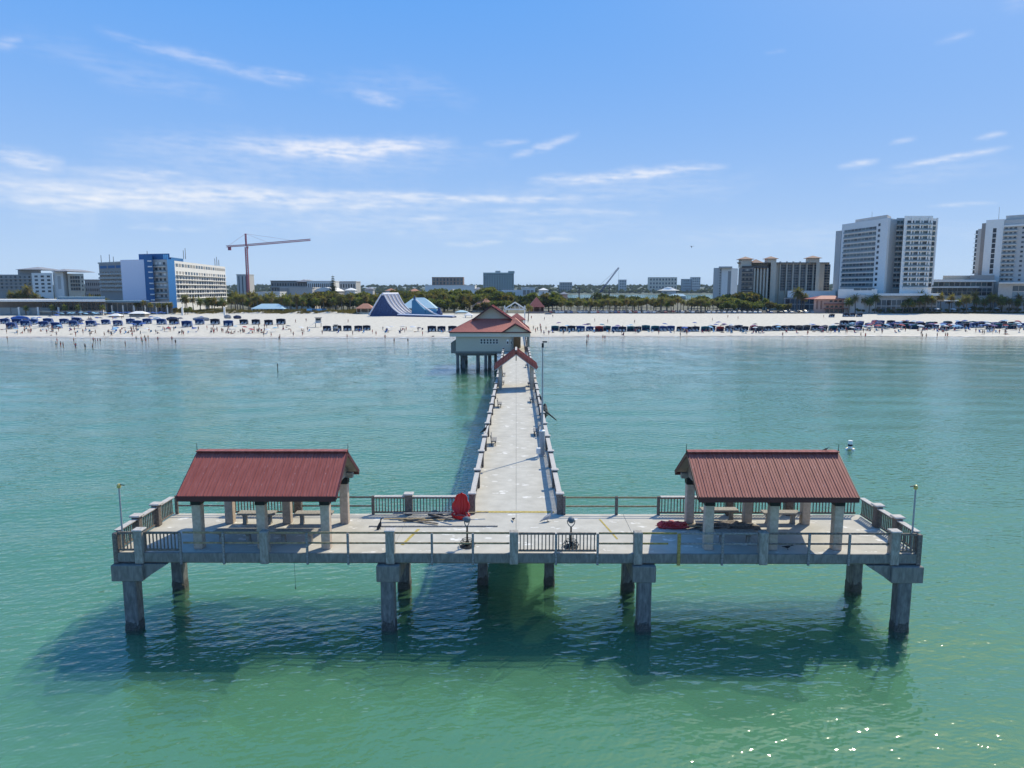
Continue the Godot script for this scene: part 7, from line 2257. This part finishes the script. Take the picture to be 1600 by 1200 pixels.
func make_cabanas():
	var hues := {"blue": lin(0.015, 0.07, 0.27), "navy": lin(0.014, 0.024, 0.065), "grey": lin(0.20, 0.21, 0.23), "red": lin(0.33, 0.04, 0.05), "teal": lin(0.02, 0.16, 0.24), "white": lin(0.6, 0.6, 0.6), "violet": lin(0.10, 0.06, 0.20), "light blue": lin(0.20, 0.40, 0.56)}
	for k in hues: plain("cloth " + k, hues[k], 0.85)
	var protos := {}
	for k in ["blue", "navy", "grey", "red", "teal"]:
		protos[k] = cabana_kind(M["cloth " + k], M["cloth white"] if k in ["blue", "navy"] else M["cloth navy"])
	var rows := [
		["in the rear left row", [[-226.1, -313.7], [-217.5, -309.2], [-210.6, -309.4], [-207.3, -314.2], [-200.2, -314.2], [-197.6, -319.1], [-179.1, -309.6], [-169.0, -301.0], [-170.9, -314.6], [-158.3, -296.7], [-163.5, -314.6]], ["blue"], 0.15],
		["in the front left row", [[-200.3, -281.2], [-205.0, -296.3], [-194.8, -292.3], [-184.8, -284.8], [-185.0, -296.4], [-177.8, -296.6]], ["blue"], 0.15],
		["in the row", [[-154.8, -309.7], [-149.2, -309.6], [-135.6, -292.3], [-137.9, -309.4], [-131.2, -309.5]], ["blue", "blue", "navy"], 0.10],
		["standing in line", [[-118.7, -309.6], [-113.4, -309.6], [-106.2, -304.9], [-102.4, -309.4]], ["navy"], 0.10],
		["standing apart", [[-120.1, -296.4]], ["blue"], 0.10],
		["in the short row", [[-72.4, -271.8], [-68.5, -271.9], [-64.6, -272.0], [-60.4, -272.0], [-57.9, -275.2], [-31.9, -269.2], [-28.3, -269.3], [-24.1, -269.4]], ["navy"], 0.05],
		["in the long front row", [[15.0, -274.6], [17.9, -272.5], [21.1, -272.5], [24.6, -271.9], [28.3, -273.1], [31.6, -271.2], [34.9, -274.2], [38.0, -272.3], [40.3, -270.5], [43.9, -272.3], [46.3, -271.7], [50.3, -276.2], [53.5, -274.1], [56.4, -273.3], [59.7, -275.0], [63.0, -273.4], [65.8, -271.9], [68.4, -271.8], [72.5, -273.4], [75.9, -277.0], [78.3, -273.5], [82.6, -275.9], [86.4, -277.2], [87.6, -273.4], [92.7, -278.0], [94.0, -275.1], [97.2, -275.2], [100.9, -276.4], [104.1, -276.7], [106.8, -277.1], [110.2, -278.2], [113.6, -279.1], [116.6, -277.8], [119.3, -277.0], [123.3, -277.4], [126.8, -278.4], [130.9, -280.2], [133.3, -278.1]], ["navy", "navy", "navy", "navy", "blue", "grey", "red", "teal"], 0.00],
		["in the rear row", [[141.6, -308.3], [144.9, -308.2], [146.4, -303.9], [157.3, -312.7], [157.3, -308.2], [161.7, -308.2], [167.5, -379.2], [178.7, -387.3], [182.1, -387.3], [186.0, -387.3]], ["navy", "blue"], 0.00],
		["in the crowded row", [[142.2, -295.3], [145.2, -294.0], [148.2, -291.8], [148.5, -289.2], [151.9, -290.1], [156.0, -291.6], [157.2, -287.3], [158.6, -283.9], [165.8, -292.6], [163.4, -283.3], [168.4, -287.2], [166.9, -277.7], [174.5, -287.1], [176.8, -284.9], [181.0, -287.8], [187.0, -291.7], [189.9, -292.2], [188.4, -283.6], [193.6, -287.2], [198.3, -290.1], [197.6, -284.9], [206.9, -292.0], [159.0, -298.4], [165.7, -304.6], [166.2, -300.6], [170.4, -301.7], [174.2, -300.8], [176.9, -302.5], [183.9, -304.8], [181.9, -300.8], [188.9, -304.5], [190.7, -303.5], [194.5, -304.6], [196.2, -301.7], [198.2, -300.2], [199.0, -296.7], [204.9, -301.1], [209.3, -301.8], [211.0, -301.0]], ["navy", "blue", "blue", "navy", "teal"], 0.00]
	]
	for q in rows:
		for e in q[1]:
			var hue: String = q[2][rng.randi() % q[2].size()]
			var o: Node3D = protos[hue].duplicate()
			o.name = numbered("beach_cabana")
			add_child(o)
			o.position = Vector3(e[0], land_y(e[0], e[1]) - 0.02, e[1])
			o.rotation.y = rng.randfn(q[3], 0.12)
			o.scale = Vector3.ONE * (1.4 if e[0] < -100.0 else 1.15) * rng.randf_range(0.92, 1.1)
			meta(o, "%s clamshell cabana %s before %s" % [hue, q[0], landmark(e[0], e[1])], "cabana", "rental cabanas on the sand")
	var up := {}
	for k in ["blue", "navy", "white", "red", "violet", "light blue", "grey"]: up[k] = shade_kind(M["cloth " + k], 1.25, 2.0)
	var tops := [
		["by the beach club terrace", [[-262.7, -403.6], [-255.7, -396.3], [-249.0, -389.2], [-255.9, -403.6], [-249.0, -396.3], [-242.4, -389.2], [-249.1, -403.6], [-242.4, -396.3], [-235.9, -389.2], [-242.3, -403.6], [-235.7, -396.3], [-229.4, -389.3], [-235.6, -403.7], [-229.1, -396.4], [-222.9, -389.4], [-228.8, -403.7], [-222.5, -396.5], [-216.4, -389.5], [-222.1, -403.8], [-215.9, -396.6], [-209.9, -389.6], [-215.4, -403.9], [-209.3, -396.6], [-203.4, -389.6], [-208.6, -404.0], [-202.6, -396.7], [-196.9, -389.6], [-201.8, -404.0], [-196.0, -396.7]], ["blue", "blue", "light blue"], 1.10],
		["behind the left cabanas", [[-240.0, -334.9], [-232.5, -354.0], [-238.4, -368.2], [-201.5, -341.5], [-178.9, -335.7], [-175.7, -341.8], [-156.0, -330.1], [-218.7, -310.5], [-216.1, -346.1], [-196.5, -335.2], [-200.4, -297.2], [-192.5, -321.0], [-168.0, -298.7], [-155.5, -287.5], [-165.8, -322.5], [-153.6, -346.8], [-226.7, -337.6], [-197.1, -321.2], [-185.9, -303.9], [-195.2, -312.8], [-151.8, -288.5], [-141.6, -320.3], [-175.1, -285.5], [-138.8, -290.7], [-225.5, -325.2], [-194.8, -324.3], [-169.8, -287.9], [-190.6, -311.4], [-193.4, -306.4], [-188.3, -333.5], [-211.1, -297.2]], ["blue", "navy"], 1.00],
		["among the front crowd", [[-151.9, -268.4], [-153.1, -271.5], [-138.0, -274.3], [-89.2, -277.6], [-82.3, -271.3], [-105.4, -275.3], [-182.0, -282.0], [-126.3, -269.3], [-90.5, -266.7], [-131.7, -268.8], [-91.4, -261.0], [-185.3, -281.3], [-191.9, -284.3], [-97.3, -260.1], [-137.8, -264.8], [-121.1, -267.5], [-147.3, -260.6], [-169.5, -282.4], [-186.9, -264.4], [-106.1, -262.7], [-110.1, -278.4]], ["grey", "white", "light blue", "blue", "red"], 0.85],
		["in the crowded rows", [[170.1, -300.7], [212.8, -313.3], [158.3, -286.4], [196.3, -312.7], [155.1, -305.2], [155.3, -291.5], [137.7, -280.9], [168.9, -286.7], [158.3, -279.8], [141.6, -279.4], [157.1, -291.4], [174.8, -286.0], [172.5, -284.4], [143.8, -290.8], [171.9, -287.9], [144.4, -284.6], [155.7, -310.5], [136.7, -276.1], [148.4, -285.3], [142.9, -288.2], [153.5, -288.3], [186.1, -285.8], [172.5, -284.4], [149.8, -310.2], [157.7, -293.8], [204.7, -311.8], [154.2, -291.0], [172.1, -309.2], [170.5, -311.7], [136.4, -280.5], [157.8, -284.3], [152.8, -283.4], [213.7, -312.6], [172.6, -278.2], [202.3, -307.5], [183.9, -283.1], [148.7, -286.2], [189.9, -304.0], [187.4, -279.7], [146.5, -293.1], [192.7, -312.4], [166.6, -277.1], [163.3, -292.3], [194.5, -279.1], [216.4, -309.4], [212.5, -299.2], [172.1, -304.7], [192.6, -288.8], [171.7, -292.4], [173.5, -289.2], [147.1, -284.1], [169.2, -311.9], [216.5, -309.1], [188.2, -282.6], [167.3, -288.2], [163.1, -303.3], [193.8, -283.2], [193.2, -293.7], [138.8, -282.6], [210.1, -299.6], [191.4, -306.2], [199.9, -284.7], [141.7, -284.9], [187.6, -294.5], [171.0, -277.4], [187.1, -293.1], [202.1, -287.2], [191.3, -290.0], [185.2, -282.5], [175.1, -293.5]], ["blue", "navy", "white", "red", "violet", "light blue", "blue", "white"], 1.00],
		["in the long cabana row", [[39.6, -279.1], [105.3, -287.0], [23.7, -277.4], [93.4, -280.2], [33.4, -273.0], [101.5, -276.0], [34.9, -290.4], [85.2, -299.9], [138.7, -294.2], [33.5, -275.3], [44.4, -281.2], [98.2, -293.3], [21.7, -277.4], [118.8, -276.2], [29.2, -288.3], [74.7, -298.8], [119.6, -275.7], [128.5, -273.4], [120.3, -290.7], [91.9, -274.2], [17.9, -296.2], [141.7, -296.8], [127.9, -288.1], [46.3, -287.0], [121.5, -280.5], [30.3, -274.6], [56.3, -274.5], [74.4, -274.4], [84.1, -288.7], [130.3, -271.7], [82.4, -283.7], [87.8, -279.5], [47.0, -271.7], [64.0, -270.5], [82.4, -273.2], [130.9, -291.3], [20.2, -280.7], [87.3, -289.2], [60.4, -290.4], [27.5, -284.6], [80.1, -286.2], [119.5, -286.5], [104.9, -277.3], [77.9, -285.4], [43.7, -278.1], [116.1, -272.0]], ["white", "light blue", "navy", "violet", "blue"], 0.95],
		["on the quiet sand", [[-49.4, -271.9], [-48.2, -275.1], [-43.7, -275.1], [-39.6, -272.0], [-36.7, -269.0]], ["white", "grey", "navy"], 0.90],
		["by the hotel pool", [[255.2, -441.5], [259.5, -441.5], [269.1, -441.5], [274.6, -441.5], [278.6, -441.5], [295.3, -441.5]], ["white", "light blue"], 1.70]
	]
	for q in tops:
		for e in q[1]:
			var hue: String = q[2][rng.randi() % q[2].size()]
			var o: Node3D = up[hue].duplicate()
			o.name = numbered("beach_umbrella")
			add_child(o)
			o.position = Vector3(e[0], (land_y(e[0], e[1]) if e[1] > -436.0 else 2.1), e[1])
			o.rotation = Vector3(rng.randfn(0.08, 0.08), rng.randf() * TAU, rng.randfn(0, 0.08))
			var s: float = q[3] * rng.randf_range(0.9, 1.12)
			o.scale = Vector3(s, s, s)
			meta(o, "%s sunshade %s before %s" % [hue, q[0], landmark(e[0], e[1])], "umbrella", "sunshades on the beach")
	for k in protos: protos[k].free()
	for k in up: up[k].free()
	# low folding chairs out in front of the cabanas
	var seats := [
		["facing the sea", [[104.8, -265.7], [79.7, -268.5], [127.2, -267.6], [17.6, -263.9], [80.5, -266.4], [57.8, -266.1], [81.0, -267.7], [115.8, -269.0], [89.6, -265.9], [19.7, -264.1], [92.6, -268.4], [13.8, -265.5], [29.3, -268.6], [69.9, -267.1], [121.4, -267.9], [101.6, -267.8], [12.3, -266.6], [23.3, -265.8], [45.6, -266.0], [50.2, -269.6], [36.2, -264.6], [63.1, -266.4], [74.4, -268.3], [90.8, -266.0], [84.9, -266.8], [51.3, -268.0], [10.4, -265.0], [16.8, -267.4], [65.0, -268.0], [34.3, -267.3], [119.9, -268.3], [88.2, -265.6], [85.7, -265.9], [92.5, -266.5], [-122.3, -257.2], [-136.0, -272.1], [-127.0, -278.6], [-142.4, -258.1], [-180.9, -270.6], [-160.2, -265.9], [-101.6, -272.4], [-137.8, -280.2], [-170.3, -270.7], [-120.0, -259.5], [-96.2, -267.7], [-162.1, -261.3], [-98.3, -261.1], [-119.5, -265.1], [-150.6, -266.7], [-151.8, -263.6], [-99.0, -272.9], [-117.6, -278.4], [-191.0, -276.0], [-164.4, -270.4], [-146.8, -259.0], [-183.7, -259.9], [-172.0, -273.6], [-143.9, -269.5], [-137.5, -280.2], [-134.6, -279.9], [-181.0, -273.8], [-135.4, -262.7], [-200.3, -280.3], [-153.3, -275.3], [-112.3, -260.9], [-90.5, -256.9], [-90.1, -274.5], [-136.7, -277.5]]],
		["on the quiet sand", [[-48.4, -264.4], [-42.6, -260.5], [-59.2, -268.5], [-27.5, -263.5], [-70.5, -268.8], [-36.2, -274.3], [-32.3, -262.0], [-43.7, -273.2], [-49.4, -272.6], [-29.0, -271.5], [-78.2, -267.7], [-65.8, -262.2], [-72.0, -273.1], [-59.2, -268.3], [-48.0, -260.8], [-56.4, -262.0]]],
		["by the crowded rows", [[140.6, -274.0], [184.4, -268.8], [176.4, -280.2], [196.0, -275.8], [177.7, -280.0], [139.1, -275.1], [179.1, -270.0], [158.4, -277.3], [168.7, -274.6], [150.8, -279.3], [138.9, -280.3], [176.6, -267.4], [180.7, -271.2], [162.1, -277.0], [162.9, -275.1], [179.8, -267.3], [159.3, -277.0], [174.0, -267.8], [188.0, -266.9], [178.7, -268.9], [159.9, -270.7], [142.1, -267.0], [144.8, -269.7], [177.8, -268.2]]]
	]
	for q in seats:
		for e in q[1]:
			var hue: String = ["blue", "white", "red", "navy", "light blue", "teal"][rng.randi() % 6]
			var o := thing("beach_chair", "%s beach chair %s before %s" % [hue, q[0], landmark(e[0], e[1])], "chair", Vector3(e[0], land_y(e[0], e[1]), e[1]), rng.randfn(0, 0.5), "folding chairs on the sand")
			block(o, "seat", M["cloth " + hue], Vector3(0, 0.3, 0.1), Vector3(0.6, 0.06, 0.6))
			var bk := block(o, "backrest", M["cloth " + hue], Vector3(0, 0.62, -0.3), Vector3(0.6, 0.7, 0.06))
			bk.rotation.x = -0.35
			for s in [-0.3, 0.3]:
				block(o, "frame", M["render white"], Vector3(s, 0.15, 0.08), Vector3(0.05, 0.3, 0.6))
	# stacked rental gear under covers
	var n := FastNoiseLite.new()
	n.seed = 3
	n.frequency = 0.05
	var gear := [
		[-240.3, -344.1, 4.6, 1.5, "blue", "long blue covered heap of gear on the sand before the beach club"],
		[-235.3, -347.3, 2.0, 1.0, "white", "pale covered stack of gear beside the long blue heap"],
		[-165.2, -341.9, 3.0, 1.2, "navy", "dark covered stack before the blue hotel's long wing"],
		[-151.3, -341.8, 4.2, 1.1, "grey", "low grey covered stack of loungers before the blue hotel's long wing"],
		[-148.1, -365.2, 1.8, 1.3, "grey", "grey covered stack at the foot of the dunes, the left one"],
		[-141.7, -361.6, 2.0, 1.1, "navy", "dark covered stack at the foot of the dunes, the right one"],
		[-175.7, -348.1, 2.0, 1.0, "white", "pale covered stack behind the cabana row by the lavender wall"]
	]
	for q in gear:
		var st := tool()
		blob(st, Vector3(0, 0.7, 0), Vector3(q[2], q[3], 1.6), 0.35, n, 16, 8, 0.0)
		single("covered_gear", st.commit(), M["cloth " + q[4]], q[5], "gear", Vector3(q[0], land_y(q[0], q[1]), q[1]), 0.0, "covered gear on the sand")

# ---------------------------------------------------------------- cars
func car_kind(paint: Material) -> Node3D:
	var o := Node3D.new()
	o.name = "parked_car"
	var st := tool()
	var tf := Transform3D(Basis(Vector3(0, 0, 1), Vector3.UP, Vector3(-1, 0, 0)), Vector3.ZERO)
	prism(st, PackedVector2Array([Vector2(-2.25, 0.32), Vector2(-2.3, 0.62), Vector2(-2.15, 0.86), Vector2(-1.2, 0.98), Vector2(1.9, 1.02), Vector2(2.2, 0.9), Vector2(2.28, 0.4), Vector2(2.1, 0.28)]), -0.9, 0.9, tf)
	prism(st, PackedVector2Array([Vector2(-0.55, 1.5), Vector2(1.35, 1.52), Vector2(1.4, 1.46), Vector2(-0.65, 1.44)]), -0.68, 0.68, tf)
	part(o, "body", st.commit(), paint)
	st = tool()
	prism(st, PackedVector2Array([Vector2(-1.3, 0.97), Vector2(-0.6, 1.46), Vector2(1.38, 1.48), Vector2(1.95, 1.0)]), -0.76, 0.76, tf)
	part(o, "window_band", st.commit(), M["glass dark"])
	for s in [-1.0, 1.0]:
		for z in [-1.4, 1.4]:
			st = tool()
			tube(st, Vector3(s * 0.72, 0.32, z), Vector3(s * 0.93, 0.32, z), 0.32, 0.32, 10)
			part(o, "wheel", st.commit(), M["rail dark"])
	return o

func make_cars():
	var paints := {"white": lin(0.66, 0.66, 0.66), "silver": lin(0.36, 0.37, 0.39), "black": lin(0.015, 0.015, 0.018), "red": lin(0.33, 0.02, 0.02), "blue": lin(0.03, 0.08, 0.24)}
	var kinds := {}
	for k in paints:
		var m := plain("car " + k, paints[k], 0.3, 0.2)
		m.clearcoat_enabled = true
		m.clearcoat = 0.8
		kinds[k] = car_kind(m)
	var names := ["white", "white", "silver", "black", "silver", "white", "red", "blue", "black"]
	for q in [[858.0, 1040.0, -441.0, 40], [862.0, 1090.0, -456.0, 36], [1060.0, 1268.0, -443.0, 26], [1100.0, 1260.0, -460.0, 14]]:
		for k in q[3]:
			if rng.randf() < 0.12: continue
			var px := lerpf(q[0], q[1], (k + 0.5) / q[3])
			var x: float = (px - 806.5) / 1110.0 * -q[2]
			var hue: String = names[rng.randi() % names.size()]
			var o: Node3D = kinds[hue].duplicate()
			o.name = numbered("parked_car")
			add_child(o)
			o.position = Vector3(x, 2.14, q[2] + rng.randfn(0, 0.3))
			o.rotation.y = (PI if rng.randf() < 0.3 else 0.0) + rng.randfn(0, 0.04)
			meta(o, "%s car in the %s row before %s" % [hue, "front" if q[2] > -450.0 else "second", landmark(x, q[2])], "car", "cars in the beach parking lot")
	for k in kinds: kinds[k].free()

func _ready():
	rng.seed = 2024
	make_materials()
	make_camera_sky_sun()
	make_sea()
	make_pier()
	make_pier_house()
	make_gate()
	make_pier_furniture()
	make_land()
	make_building_materials()
	make_left_hotels()
	make_cranes()
	make_far_buildings()
	make_right_hotels()
	make_plants()
	make_beachfront()
	make_cars()
	make_cabanas()
	make_people()
	tell_apart()

func tell_apart():
	# things alike in look and neighbourhood are told apart by their order in the row
	var by := {}
	for o in get_children():
		if o.has_meta("label"):
			var l: String = o.get_meta("label")
			if not by.has(l): by[l] = []
			by[l].append(o)
	for l in by:
		if by[l].size() < 2: continue
		by[l].sort_custom(func(a, b): return a.position.x / -a.position.z < b.position.x / -b.position.z)
		for k in by[l].size():
			var n: int = k + 1
			var tail := "th" if n % 100 in [11, 12, 13] else {1: "st", 2: "nd", 3: "rd"}.get(n % 10, "th") as String
			by[l][k].set_meta("label", "%s, %d%s from left" % [l, n, tail])
